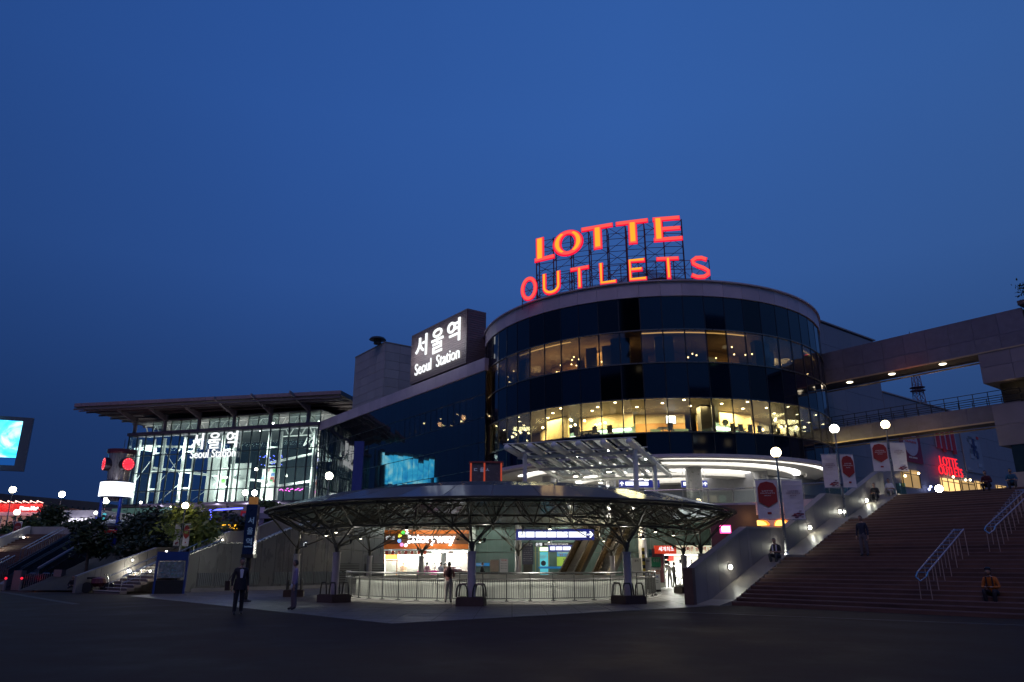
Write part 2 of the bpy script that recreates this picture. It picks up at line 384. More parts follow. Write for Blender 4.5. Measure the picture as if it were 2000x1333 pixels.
# columns, each with its branching arms
colpos = []
for k, a in enumerate(cols_a):
    base = rp(10.9, a, 0)
    if k == 7: base = V((-9.3, 49.6, 0))
    colpos.append(base)
    c = MB(); c.tube(base, base+V((0,0,2.08)), .17, .165, 20); c.tube(base+V((0,0,2.06)), base+V((0,0,2.12)), .185, n=20)
    cc = c.build('column', LAV, rot, smooth=False)
    top = base+V((0,0,2.12)); h = MB(); h.tube(top, top+V((0,0,.22)), .07, .12, 10); h.box(top+V((0,0,.3)), (.2,.2,.2), R(a))
    h.build('branch_hub', TRUSS, rot); hub = top+V((0,0,.25))
    near = sorted(nodeL, key=lambda q: (q-hub).length)[:2]; ni = sorted(nodeI, key=lambda q: (q-hub).length)[:2]
    nu = sorted(nodeU, key=lambda q: (q-hub).length)[:2]
    for q in near: rod('arm', TRUSS, rot, hub, q, .04)
    for q in ni+nu: rod('arm', TRUSS, rot, hub, q, .03)
    l = MB(); s = rp(10.5 if k != 7 else 10.6, a+2.5, 2.5); l.tube(s, s+V((0,0,.16)), .05, .07, 10); l.build('uplighter', DSTEEL, rot)
    rod('uplighter_bracket', TRUSS, rot, hub, s, .02, 6); light('SPOT', s+V((0,0,.2)), 30, (1,.98,.88), .05, rot, rot=(R(180),0,0), spot=140)
# little downlights hung in the ring
for i, (a, rr, zz) in enumerate([(246,9.9,3.05),(218,9.9,3.05),(192,9.5,3.05),(160,9,3.05),(130,8.8,3.0),(100,9,3.0),(70,9,3.0),(45,9.2,3.0),(20,9,3.05),(346,9.4,3.05),(318,9.9,3.05),(283,9.9,3.05)]):
    p = rp(rr, a, zz); t = thing('downlight', 'small cylindrical downlight hanging under the ring of the round canopy', 'downlight', p, group='downlights under the round canopy')
    MB().tube(p, p+V((0,0,.22)), .075, n=10).build('can', DSTEEL, t); MB().tube(p+V((0,0,-.012)), p+V((0,0,.003)), .062, n=10).build('lens', E_SPOT, t)
    rod('stem', DSTEEL, t, p+V((0,0,.22)), p+V((0,0,.7)), .012, 6)
    aim = V((RC.x,RC.y,0))-p; aim.z = 0; aim = aim.normalized()*(1.0 if rr >= 9.3 else .2)+V((0,0,-1.0)); light('SPOT', p+V((0,0,-.03)), 620 if rr > 9.3 and a > 180 else 130, (1,.98,.86), .35, t, rot=aim.to_track_quat('-Z', 'Y').to_euler(), spot=115)
for i, k in enumerate(range(10)):       # guards with hoops around the columns
    if k in (7,): continue
    a = R(cols_a[k]); b = colpos[k]
    lab = {0:'brown planter block with four steel hoops around the front column', 9:'brown planter block with hoops at the column left of the front one', 8:'brown planter block with hoops at the leftmost column, behind the man in lavender', 1:'brown planter block with hoops at the column nearest the grand staircase',
           2:'dark planter block at the column partly behind the staircase wall', 3:'low dark block at the white column before the phone shop'}.get(k, 'planter block with hoops at a rear column of the round canopy')
    t = thing('column_guard', lab, 'planter block', b, group='planter blocks around the columns')
    m = MB(); m.box(b+V((0,0,.16)), (1.12,1.0,.32), a+math.pi/2); m.box(b+V((0,0,.335)), (1.04,.92,.03), a+math.pi/2); m.build('plinth', mat('plinth_granite', (.055,.032,.026), .6, var=.25, bump=.2), t)
    tx = V((-math.sin(a), math.cos(a), 0)); nx = V((math.cos(a), math.sin(a), 0))
    for s1 in (-1, 1):
        for s2 in (-1, 1):
            o = b+nx*(.36*s1)+tx*(.22*s2); pts = [o+V((0,0,.34))-tx*.2*s2*.0]
            arc = [b+nx*(.34*s1)+tx*s2*(.10+.46*(1-math.cos(math.pi*u))/2)+V((0,0,.34+.5*min(1, 1.3*math.sin(math.pi*u)))) for u in [j/10 for j in range(11)]]
            MB().path(arc, .034, 8).build('hoop', mat('hoop_steel', (.07,.065,.06), .35, metal=.6), t)
# the curved parapet and railing
wl = thing('curved_parapet', 'pale curved parapet wall around the sunken entrance inside the railing', 'parapet', RC)
for k in range(46):
    a0, a1 = R(176+k*4.2), R(176+(k+1)*4.2-.12)
    MB().arcbox(RC, 7.62, 7.8, a0, a1, 0, .92).build('wall_panel', mat('parapet_panel', (.50,.51,.46), .5, var=.08, scale=.6), wl)
m = MB(); m.arcbox(RC, 7.55, 7.86, R(176), R(369), .92, .97, 60); m.build('coping', GRAN, wl)
m = MB(); m.arcbox(RC, 7.5, 8.6, R(176), R(369), .0, .05, 70); m.build('kerb', GRAN, wl)
m = MB(); m.arcbox(RC, 7.55, 7.66, R(9), R(176), 0, .95, 40); m.build('rear_wall_panel', GRAN, wl)
m = MB(); 
m.prism([(RC.x+7.5*math.cos(R(a)), RC.y+7.5*math.sin(R(a))) for a in range(0, 360, 9)], .012, .02); m.build('well_floor', GRAN, wl)
rl = thing('ring_railing', 'brushed steel railing curving in front of the pale parapet', 'railing', RC)
RR = 8.32; RSTEEL = mat('dull_rail_steel', (.10,.10,.10), .35, metal=.7, var=.2, scale=6)
for k in range(27):
    a = 179+k*(187/26); b = rp(RR, a, 0); mm = MB(); mm.tube(b+V((0,0,.05)), b+V((0,0,1.2)), .03, n=8); mm.box(b+V((0,0,.07)), (.16,.16,.04), R(a)); mm.build('post', RSTEEL, rl)
for k in range(26):
    a = 179+k*(187/26)
    for z, r in ((1.23,.042), (.98,.022), (.17,.022)):
        for j in range(1):
            mm = MB(); pts = [rp(RR, a+(187/26)*u/3, z) for u in range(4)]; mm.path(pts, r, 8); mm.build('rail', RSTEEL, rl)
    for j in range(1, 10):
        aa = a+(187/26)*j/10; rod('baluster', RSTEEL, rl, rp(RR, aa, .17), rp(RR, aa, .98), .011, 5)
# sloping handrail coming out at the left end of the railing
m = MB(); m.path([rp(8.6,182,1.2), rp(8.9,186,1.15), rp(9.0,192,.9), rp(8.9,200,.4), rp(8.8,203,.15)], .035, 8); m.build('end_handrail', STEEL, rl)
# light rising out of the sunken entrance
# ================================================================== the upper deck and what lies under it
DZ = 5.5
deck_poly = [(-33,66),(-24,60.5),(-10,57.5),(0,55.2),(8.2,52.6),(12,51.6),(15.6,51.2),(21.7,45.4),(23.4,44.3),(45,19.7),(110,19.7),(110,190),(-90,190),(-90,96),(-40,96)]
MB().prism([(-90,60),(-33.3,60),(-33,66),(-40,96),(-90,96)], 3.3, 3.85).build('lower_terrace', CONC, kind='structure')
MB().prism(deck_poly, 5.06, DZ).build('upper_deck', CONC, kind='structure')
deckf = thing('deck_fascia', 'pale curved fascia band along the front edge of the upper deck', 'fascia', (8, 53, 5))
fr = [(-10,57.5),(0,55.2),(8.2,52.6),(12,51.6),(15.6,51.2),(21.7,45.4)]
for i in range(len(fr)-1):
    p, q = V((*fr[i], 0)), V((*fr[i+1], 0)); n = (q-p).normalized(); out = V((n.y, -n.x, 0)); cnt = max(1, int((q-p).length/1.5))
    for k in range(cnt):
        a = p+(q-p)*(k/cnt)+n*.01; b = p+(q-p)*((k+1)/cnt)-n*.01
        MB().frame(a+out*.02+V((0,0,4.75)), b-a, out*.12, V((0,0,.86))).build('fascia_panel', FASC, deckf)
# glass balustrade on the deck edge right of the entrance canopy
gb = thing('deck_balustrade', 'glass balustrade with steel handrail on the upper deck edge', 'balustrade', (12, 52, DZ))
seg = [(9.2,52.9),(12,51.95),(15.4,51.55),(21.4,45.9)]
for i in range(3):
    p, q = V((*seg[i], DZ)), V((*seg[i+1], DZ)); cnt = max(2, int((q-p).length/1.4))
    rod('handrail', STEEL, gb, p+V((0,0,1.1)), q+V((0,0,1.1)), .035)
    for k in range(cnt+1):
        a = p+(q-p)*(k/cnt); rod('post', STEEL, gb, a, a+V((0,0,1.1)), .022, 6)
        if k < cnt: b = p+(q-p)*((k+1)/cnt); MB().beam(a+(b-a)*.04+V((0,0,.52)), b-(b-a)*.04+V((0,0,.52)), .015, .85).build('glass_pane', CLEARG, gb)
# back wall under the deck, in teal panels
bw = thing('lower_wall', 'grey green panelled wall at the back under the upper deck', 'wall', (5, 61, 0))
for k in range(22):
    x0 = -3.2+k*1.2
    for z0, z1 in ((0, 2.45), (2.5, 5.0)):
        piece('panel', mat('teal_wall_panel', (.13,.19,.18), .35, var=.1), bw, (x0+.01, 61, z0), (1.18,0,0), (0,.1,0), (0,0,z1-z0))
MB().box((5, 61.3, 2.5), (40, .2, 5.0)).build('backing', CONC, bw)
pil = thing('lower_pillar', 'round white pillar rising to the deck behind the wayfinding sign', 'pillar', (1.35, 56.5, 0))
def pillar(x, y, r, z0, z1, name, lab, group, m=WSTEEL):
    return MB().tube((x,y,z0), (x,y,z1), r, n=24).build(name, m, label=lab, cat='pillar', group=group, smooth=False)
bpy.data.objects.remove(pil)
pillar(.45, 54.2, .24, 0, 5.06, 'deck_pillar', 'slim white pillar under the deck beside the blue notice column', 'pillars under the deck')
pillar(9.2, 53.2, .28, 0, 5.06, 'deck_pillar', 'slim white pillar under the deck right of the escalators', 'pillars under the deck')
pillar(-3.2, 60.4, .3, 0, 5.06, 'deck_pillar', 'slim pale pillar at the right end of the convenience store', 'pillars under the deck')
# recessed ceiling lamps under the deck
for i, (x, y) in enumerate([(-7,58.5),(-1,58.5),(4,57.8),(8,56.5),(12,54),(4,60),(-4,57.6)]):
    MB().tube((x,y,5.03), (x,y,5.058), .16, n=14).build('recessed_lamp', E_SPOT, label='round lamp recessed in the soffit under the upper deck', cat='ceiling lamp', group='lamps recessed under the deck')
    light('POINT', (x,y,4.8), 95, (.9,1,.86), .1)
# ---- convenience store
Y0 = 60.0; sx0, sx1 = at(748,1080,Y0).x, at(915,1080,Y0).x
st_ = thing('convenience_store', 'brightly lit orange convenience store front behind the ring railing', 'store', ((sx0+sx1)/2, Y0, 0))
OR = mat('orange_fascia', (.62,.16,.03), .4, emit=(.9,.22,.03), es=.05, var=.12)
zt, zb = at(800,1036,Y0).z, at(800,1073,Y0).z; zg = at(800,1077,Y0).z
m = MB(); m.box(((sx0+sx1)/2, Y0+.1, (zt+zb)/2), (sx1-sx0, .4, zt-zb)); m.build('sign_fascia', mat('brown_fascia', (.16,.07,.035), .4), st_)
for zz, hh in ((zt-.14,.26), (zb+.2,.36)): MB().box(((sx0+sx1)/2, Y0-.13, zz), (sx1-sx0, .06, hh)).build('orange_band', OR, st_)
MB().box(((sx0+sx1)/2, Y0-.25, zb-.08), (sx1-sx0+.1, .7, .1)).build('awning_rail', WSTEEL, st_)
for k in range(14):
    x = sx0+(.52*(sx1-sx0))*k/14; piece('awning_stripe', mat('awning_red', (.5,.06,.03), .6) if k%2 else mat('awning_cream', (.6,.4,.25), .6), st_, (x, Y0-.56, zb-.42), (.52*(sx1-sx0)/14-.01,0,0), (0,.03,0), (0,0,.3))
lettering('storyway', at(803,1066,Y0-.3), V((at(888,1066,Y0).x-at(803,1066,Y0).x,0,0)), V((0,0,at(800,1045,Y0).z-at(800,1066,Y0).z)), emis('store_letter', (1,.97,.98), 7), st_, 'sign_letter', off=.03, depth=.12, split=True)
cc = at(790,1053,Y0-.3)
for k in range(8):
    t = 2*math.pi*k/8+.3; c = [(.1,.8,.1),(.9,.9,.1),(.2,.4,1),(1,.3,.6),(1,1,1),(1,1,1),(1,1,1),(1,1,1)][(k+6)%8]
    MB().sphere(cc+V((.42*math.cos(t), 0, .5*math.sin(t))), .15, 8, 6).build('emblem_dot', emis('dot%d'%((k+6)%8), c, 1.6), st_)
lettering('편의점', at(753,1054,Y0-.3), V((.7,0,0)), V((0,0,.26)), E_SIGNW, st_, 'small_lettering', off=.01)
# interior
W_I = mat('store_wall', (.75,.74,.68), .6, emit=None, var=.05)
m = MB(); m.box(((sx0+sx1)/2, Y0+4.2, 1.6), (sx1-sx0+.2, .1, 3.3)); m.box((sx0, Y0+2, 1.6), (.12, 4.2, 3.3)); m.box((sx1, Y0+2, 1.6), (.12, 4.2, 3.3)); m.box(((sx0+sx1)/2, Y0+2, zg+.08), (sx1-sx0, 4.2, .1)); m.box(((sx0+sx1)/2, Y0+2, .03), (sx1-sx0, 4.2, .06)); m.build('room_shell', W_I, st_)
for k in range(4): MB().box((sx0+.9+k*1.75, Y0+1.6, zg-.02), (1.3, .9, .06)).build('ceiling_panel_light', emis('store_ceiling_panel', (1,.98,.9), 16), st_)
light('AREA', ((sx0+sx1)/2, Y0+1.0, zg-.1), 7000, (1,.96,.86), 6, st_, rot=(R(-25),0,0), sizey=2.4)
cols5 = [(.7,.1,.08),(.1,.3,.6),(.8,.6,.1),(.7,.3,.5),(.2,.5,.2),(.75,.75,.75),(.55,.3,.15)]
for sh in range(5):
    bx = sx0+.25+sh*1.32
    sf = MB(); sf.box((bx+.55, Y0+3.4, .9), (1.15, .5, .04)); sf.box((bx+.55, Y0+3.4, 1.35), (1.15,.5,.04)); sf.box((bx+.55,Y0+3.4,1.8),(1.15,.5,.04)); sf.box((bx+.55,Y0+3.6,1.1),(1.15,.04,1.9)); so = sf.build('shelf_unit', WHITE, st_)
    for rr_ in range(3):
        for q in range(5): c = random.choice(cols5); piece('goods_box', mat('goods_%d'%cols5.index(c), c, .5), so, (bx+.02+q*.22, Y0+3.15, .93+rr_*.45), (.18,0,0), (0,.12,0), (0,0,random.uniform(.2,.34)))
for x in (sx0+.1, sx0+1.15, sx0+3.2, sx0+4.15, sx1-2.05): MB().box((x, Y0-.02, zg/2), (.07, .07, zg)).build('frame_post', mat('copper_frame', (.45,.16,.05), .4, metal=.4) if x < sx0+2 else STEEL, st_)
MB().box((sx0+.62, Y0-.02, zg-.72), (1.05,.06,.06)).build('transom', mat('copper_frame'), st_)
for x0, x1 in ((sx0+.13,sx0+1.1), (sx0+1.2,sx0+3.15), (sx0+3.25,sx0+4.1)): MB().box(((x0+x1)/2, Y0, 1.3), (x1-x0, .02, 2.6)).build('window_pane', CLEARG, st_)
MB().box((sx0+.62, Y0+.1, zg-.42), (.95,.05,.36)).build('window_lightbox', emis('orange_lightbox', (1,.5,.12), 3), st_)
for k in range(2): MB().lathe((sx0+2.1+.85*k, Y0+.15, zg-.78), [(.26,0),(.3,.1),(.3,.3),(.24,.4)], 14).build('round_lightbox', E_WHITE, st_)
MB().box((sx0+3.9, Y0-.1, .95), (2.2,.1,.3)).build('pink_counter_panel', mat('pink_panel', (.55,.03,.25), .5, emit=(.8,.03,.3), es=.3), st_)
MB().box((sx0+4.85, Y0-.3, 1.35), (.42,.3,2.2)).build('door_pillar', WSTEEL, st_)
m = MB(); m.box((sx1-1.05, Y0-.4, 1.02), (2.1,.7,.08)); m.lathe((sx1-1.1, Y0-.4, 1.05), [(.7,0),(.62,.18),(.4,.3),(.38,.34)], 16); m.build('counter', mat('maroon_counter', (.09,.03,.05), .4), st_)
MB().box((sx1-1.05, Y0-.4, .5), (2.0,.6,1.0)).build('counter_front', WHITE, st_)
# ---- blue notice column with listing, bank front, posters
def board(name, lab, cat, u0, v0, u1, v1, Y, m, txts=(), depth=.12, frame=None, group=None, post=False):
    p = at(u0, v1, Y); q = at(u1, v1, Y); t = at(u0, v0, Y); wd = q.x-p.x; h = t.z-p.z
    th = thing(name, lab, cat, (p.x+wd/2, Y, 0 if post else p.z), group=group)
    MB().frame((p.x, Y, p.z), (wd,0,0), (0,depth,0), (0,0,h)).build('panel', m, th)
    if frame:
        f = MB(); e = .05
        f.frame((p.x-e,Y-.02,p.z-e),(wd+2*e,0,0),(0,depth,0),(0,0,e)); f.frame((p.x-e,Y-.02,p.z+h),(wd+2*e,0,0),(0,depth,0),(0,0,e)); f.frame((p.x-e,Y-.02,p.z),(e,0,0),(0,depth,0),(0,0,h)); f.frame((p.x+wd,Y-.02,p.z),(e,0,0),(0,depth,0),(0,0,h)); f.build('frame', frame, th)
    for s, fx0, fz0, fx1, fz1, tm in txts:
        lettering(s, (p.x+wd*fx0, Y-.015, p.z+h*fz0), (wd*(fx1-fx0),0,0), (0,0,h*(fz1-fz0)), tm, th, off=.015, depth=.012)
    if post:
        MB().box((p.x+wd/2, Y+depth/2, .05), (wd*.9,.4,.1)).build('base', BLACK, th)
        if p.z > .12: MB().box((p.x+wd/2, Y+depth/2, p.z/2), (wd*.8,.06,p.z)).build('stand', DSTEEL, th)
    return th
WT = mat('print_white', (.7,.7,.68), .5, var=.03); DT = mat('print_dark', (.04,.04,.06), .5, var=.03); RT = mat('print_red', (.55,.03,.02), .5, var=.03); BT = mat('print_blue', (.03,.07,.4), .5, var=.03)
NAVY = mat('navy_board', (.018,.02,.07), .35, var=.1)
board('notice_column', 'dark navy listing board with rows of small white print', 'notice board', 1020, 1060, 1042, 1103, 53.0, NAVY,
      [('서울역', .1,.9,.9,.98,WT), ('안내', .2,.83,.8,.89,WT)]+[(s, .1, .72-.095*i, .9, .765-.095*i, mat('print_faint', (.3,.3,.4), .5)) for i, s in enumerate(('버스환승센터','지하철','공항철도','롯데마트','Tourist Info','Bank','택시 승강장'))], post=True)
board('bank_fascia', 'black bank fascia with white Korean and Latin lettering over a glass door', 'shop sign', 1044, 1060, 1150, 1068, 59.5, BLACK, [('은행', .02,.1,.14,.92,E_SIGNW), ('WOORI BANK EXCHANGE', .18,.3,.62,.8,mat('fascia_print', (.5,.5,.5), .5, emit=(.8,.8,.8), es=.5))])
bd = thing('bank_door', 'glass bank door with a lit cyan poster inside', 'door', (at(1058,1100,60).x, 60, 0))
x0, x1 = at(1046,1100,60).x, at(1072,1100,60).x
for x in (x0, x1, x0+.28): MB().box((x, 60, 1.45), (.07,.1,2.9)).build('door_frame', mat('brass_frame', (.5,.45,.2), .35, metal=.5), bd)
MB().box(((x0+x1)/2+.15, 60.05, 2.72), (x1-x0-.4,.04,.3)).build('lit_header', emis('green_header', (.7,1,.5), 2.2), bd)
MB().box(((x0+x1)/2+.15, 60.06, 1.35), (x1-x0-.4,.04,2.3)).build('poster', mat('cyan_poster', (.12,.5,.6), .5, emit=(.15,.75,.85), es=.55), bd)
lettering('KRW', (x0+.4, 60.0, 2.0), (.5,0,0), (0,0,.3), WT, bd)
MB().sphere(((x0+x1)/2+.1, 60.03, 1.65), .2, 10, 6, sc=(1,.1,1)).build('poster_mark', DT, bd)
board('exchange_poster', 'blue and lime currency exchange poster beside the escalator', 'poster', 1088, 1077, 1112, 1087, 59.9, mat('sky_poster', (.1,.38,.65), .5, emit=(.08,.35,.65), es=.4), [('EXCHANGE', .08,.55,.95,.92,mat('print_yellow', (.8,.8,.3), .5, emit=(.8,.8,.3), es=.3)), ('환전 송금', .2,.12,.9,.42,RT)])
board('green_poster', 'lime green poster under the blue exchange poster', 'poster', 1088, 1088, 1112, 1106, 59.9, mat('lime_poster', (.4,.6,.1), .5, emit=(.45,.7,.1), es=.35), [('24h', .5,.4,.9,.8,DT)])
board('blue_strip', 'long blue strip printed along the glass at waist height', 'sign strip', 1052, 1107, 1100, 1111, 59.85, mat('strip_blue', (.03,.2,.5), .5, emit=(.03,.25,.6), es=.3), depth=.03)
board('poster_board', 'beige blank notice leaning by the wall left of the red topped sign', 'notice board', 957, 1094, 974, 1117, 57, mat('beige_board', (.42,.33,.24), .6), post=True)
board('red_topped_sign', 'white information panel with red header beside the beige notice', 'sign', 976, 1092, 992, 1118, 57, WT, [('안내', .2,.84,.8,.96,RT)]+[('영업시간 안내', .1,.62-.18*i,.9,.68-.18*i,DT) for i in range(3)], post=True)
board('teal_window_band', 'blue printed band across the dark teal glass wall', 'sign strip', 928, 1100, 956, 1106, 60.8, mat('strip_blue'), [('KORAIL', .1,.2,.5,.8,WT)], depth=.04)
# ---- wayfinding light boxes
def wayfind(lab, u0, v0, u1, v1, Y, blocks, arrow, s=1.0, name='wayfinding_sign', hang=None):
    p = at(u0, v1, Y); q = at(u1, v0, Y); wd, h = q.x-p.x, q.z-p.z
    t = thing(name, lab, 'wayfinding sign', (p.x+wd/2, Y, p.z), group='blue lit wayfinding signs')
    MB().frame(p, (wd,0,0), (0,.3,0), (0,0,h)).build('box', mat('wayfinding_blue', (.02,.03,.2), .35, emit=(.03,.045,.4), es=.35, var=.05), t)
    for a, b in blocks:
        x0, x1 = p.x+wd*a, p.x+wd*b; z0, z1 = p.z+h*.24, p.z+h*.76
        MB().prism([(x0,0),(x1,0),(x1,0),(x0,0)], 0, 0) 
        MB().frame((x0, Y-.02, z0), (x1-x0,0,0), (0,.03,0), (0,0,z1-z0)).build('lit_block', emis('block_white', (.9,.93,1), 1.7), t)
    words_ = ['서부역','버스','택시','지하철','공항철도','롯데아울렛']
    for i, (a, b) in enumerate(blocks):
        lettering(words_[i % 6], (p.x+wd*(a+.1*(b-a)), Y-.03, p.z+h*.4), (wd*(b-a)*.8,0,0), (0,0,h*.2), emis('block_print', (.45,.48,.85), 1.0), t, off=.0, depth=.01)
    cx = p.x+wd*arrow[0]; cz = p.z+h/2; a = h*.3; m = MB(); E_ = emis('block_white', (.9,.93,1), 1.7)
    pts = [(-1,.25),(.1,.25),(-.3,.95),(.2,.95),(1,0),(.2,-.95),(-.3,-.95),(.1,-.25),(-1,-.25)]
    if arrow[1] == 'up': pts = [(-y, x) for x, y in pts]
    vs = [V((cx+x*a, Y-.03, cz+y*a)) for x, y in pts]+[V((cx+x*a, Y, cz+y*a)) for x, y in pts]; n = len(pts)
    m.add(vs, [tuple(range(n)), tuple(range(n, 2*n))[::-1]]+[(i, i+n, (i+1)%n+n, (i+1)%n) for i in range(n)]); m.build('arrow', E_, t)
    if hang:
        for f_ in (.08, .92): rod('hanger', STEEL, t, (p.x+wd*f_, Y+.15, p.z+h), (p.x+wd*f_, Y+.15, hang), .02, 6)
    return t
wayfind('long blue lit sign with white blocks and an arrow pointing right under the round canopy', 1008, 1034, 1160, 1055, 50.3, [(.03,.12),(.13,.235),(.25,.39),(.40,.51),(.52,.66),(.675,.9)], (.95,'right'), hang=3.9)
wayfind('shorter blue lit sign with an up arrow hanging below the long one', 1071, 1065, 1160, 1078, 54.5, [(.04,.15),(.17,.3),(.32,.49),(.51,.65),(.67,.85)], (.92,'up'), hang=5.05)
wayfind('small blue lit sign hung in the upper entrance hall left of the big column', 1210, 938, 1288, 952, 66, [(.15,.35),(.45,.72),(.85,.95)], (.06,'up'), name='hall_sign', hang=9.9)
wayfind('small blue lit sign hung in the upper entrance hall right of the big column', 1332, 939, 1381, 952, 66, [(.06,.45),(.5,.82)], (.92,'up'), name='hall_sign', hang=9.9)
wl_ = board('small_lit_sign', 'small dark sign with glowing white writing on the grey wall near the left columns', 'sign', 572, 1057, 600, 1069, 51.5, NAVY, [('나가는곳', .35,.2,.95,.8,emis('small_sign_white', (.9,.97,1), 2.2))])
# ---- escalators up to the deck
BRZ = mat('bronze_panel', (.28,.20,.11), .22, metal=.8, var=.2, scale=4)
def escal(lab, x0):
    b = V((x0, 50.6, 0)); d = V((3.3, 6.2, 3.3+1.9)); t = thing('escalator', lab, 'escalator', b, group='escalators to the upper deck')
    side = V((d.y, -d.x, 0)).normalized(); p = b+V((0,0,.15)); q = p+d
    m = MB(); m.hexa([p-side*.55-V((0,0,.4)), p+side*.55-V((0,0,.4)), q+side*.55-V((0,0,.7)), q-side*.55-V((0,0,.7)), p-side*.55, p+side*.55, q+side*.55, q-side*.55]); m.build('truss_casing', mat('dark_casing', (.03,.025,.025), .35, metal=.4), t)
    for k in range(26):
        a = p+d*(k/26); MB().frame(a-side*.4, side*.8, V((d.x/26, d.y/26, 0)), (0,0,.19)).build('step', mat('escalator_step', (.09,.085,.08), .4, metal=.6), t)
    for s in (-1, 1):
        a, c = p+side*.52*s, q+side*.52*s
        MB().hexa([a-side*.02, a+side*.02, c+side*.02, c-side*.02, a-side*.02+V((0,0,.75)), a+side*.02+V((0,0,.75)), c+side*.02+V((0,0,.75)), c-side*.02+V((0,0,.75))]).build('balustrade', BRZ, t)
        MB().path([a+V((-.3,-.55,.35)), a+V((-.15,-.35,.72)), a+V((0,0,.82)), c+V((0,0,.82)), c+V((.3,.5,.82))], .045, 8).build('handrail', BLACK, t)
        MB().tube(a+V((0,0,.79)), c+V((0,0,.79)), .028, n=6).build('trim', STEEL, t)
escal('left escalator with bronze sides rising to the upper deck', 3.55)
escal('right escalator with bronze sides rising to the upper deck', 5.75)
for x_ in (4.0, 6.6, 8.2): light('POINT', (x_, 52.2, 3.6), 95, (1,.82,.55), .12, None)  # unseen point lights added to brighten the bronze sides
# ---- phone shop
Y1 = 54.0; psx0, psx1 = at(1278,1075,Y1).x, at(1420,1075,Y1).x; z1, z0 = at(1300,1066,Y1).z, at(1300,1082,Y1).z
ps = thing('phone_shop', 'white lit phone shop with a red and white Korean banner', 'shop', ((psx0+psx1)/2, Y1, 0))
MB().frame((psx0, Y1-.1, z0), (1.55,0,0), (0,.25,0), (0,0,z1-z0)).build('red_banner', mat('banner_red', (.6,.05,.02), .5, emit=(.8,.06,.02), es=.45), ps)
MB().frame((psx0+1.56, Y1-.1, z0), (psx1-psx0-1.56,0,0), (0,.25,0), (0,0,z1-z0)).build('white_banner', mat('banner_white', (.7,.66,.55), .5, emit=(.85,.85,.6), es=.75), ps)
lettering('세계최초', (psx0+.28, Y1-.13, z0+.17), (1.1,0,0), (0,0,.32), E_SIGNW, ps, off=.012)
lettering('3배빠른 광대역 LTE-A', (psx0+1.85, Y1-.13, z0+.17), (psx1-psx0-2.5,0,0), (0,0,.33), RT, ps, off=.012)
dx0, dx1 = at(1297,1100,Y1).x, psx1
m = MB(); m.box(((dx0+dx1)/2, Y1+3, z0/2), (dx1-dx0, .1, z0)); m.box((dx0,Y1+1.5,z0/2), (.1,3,z0)); m.box((dx1,Y1+1.5,z0/2),(.1,3,z0)); m.box(((dx0+dx1)/2,Y1+1.5,z0),(dx1-dx0,3,.08)); m.build('room_shell', W_I, ps)
light('AREA', ((dx0+dx1)/2, Y1+1.2, z0-.1), 1700, (.97,1,.9), 3.4, ps, rot=(R(-15),0,0), sizey=1.8)
for k in range(3): MB().box((dx0+.8+k*1.5, Y1+1.2, z0-.06), (1.1,.8,.04)).build('ceiling_panel_light', emis('store_ceiling_panel', (1,.98,.9), 16), ps)
for x, z in ((dx0+.22,2.05),(dx0+.22,1.72),(dx0+.22,1.42),(dx0+1.25,1.78)): MB().box((x, Y1+.1, z), (.3,.08,.24)).build('phone_display', BLACK, ps)
MB().box((dx0+1.05, Y1+2.8, 2.0), (.5,.04,.35)).build('wall_poster', RT, ps)
MB().box((dx0+.9, Y1+2.3, .45), (1.5,.5,.9)).build('counter', WHITE, ps); MB().box((dx0+1.2, Y1+.2, .12), (.9,.4,.2)).build('step', GRAN, ps)
for x in (dx0+.02, dx0+1.95, dx0+2.7): MB().box((x, Y1, z0/2), (.07,.08,z0)).build('frame_post', STEEL, ps)
MB().box((psx0+.2, Y1-.0, 1.5), (.75,.12,2.3)).build('side_poster', mat('maroon_poster', (.16,.05,.06), .5), ps)
MB().box((psx0-.15, Y1+.2, 2.35), (.5,.1,.5)).build('teal_window', mat('teal_window', (.02,.1,.14), .3), ps)
bn = board('standing_banner', 'green and white standing banner for phone charging beside the phone shop', 'standing banner', 1272, 1089, 1291, 1152, 46.5, WT,
   [('스마트폰', .06,.66,.95,.73,DT), ('충전', .05,.48,.95,.62,mat('print_orange', (.6,.15,.03), .5)), ('1분OK', .05,.36,.85,.44,BT), ('24시간 이용가능', .08,.26,.8,.29,DT), ('서울역 광장', .08,.2,.8,.23,DT)], depth=.03, post=True)
p = at(1272,1089,46.5); q = at(1291,1110,46.5); MB().frame((p.x, 46.48, q.z+.05), (q.x-p.x,0,0), (0,.02,0), (0,0,p.z-q.z-.05)).build('green_header', mat('banner_green', (.05,.33,.18), .5), bn)
lettering('ⓡ 충전', (p.x+.12, 46.46, q.z+.35), ((q.x-p.x)*.6,0,0), (0,0,.2), WT, bn)
board('white_notice', 'white notice board standing right of the escalators', 'notice board', 1235, 1090, 1254, 1130, 50.6, WT, [('공지', .3,.8,.7,.9,DT)], post=True)
board('white_notice', 'white notice board between the striped post and the green banner', 'notice board', 1261, 1090, 1275, 1130, 50.6, WT, [('안내문', .2,.8,.8,.88,DT)], post=True)
p = at(1258,1110,50.4); tp = thing('striped_post', 'yellow and black striped post between two white notices', 'post', (p.x, 50.4, 0))
for k in range(12): MB().tube((p.x,50.4,.22*k), (p.x,50.4,.22*(k+1)), .1, n=10).build('stripe', mat('yellow_paint', (.55,.42,.05), .5) if k%2 else BLACK, tp)
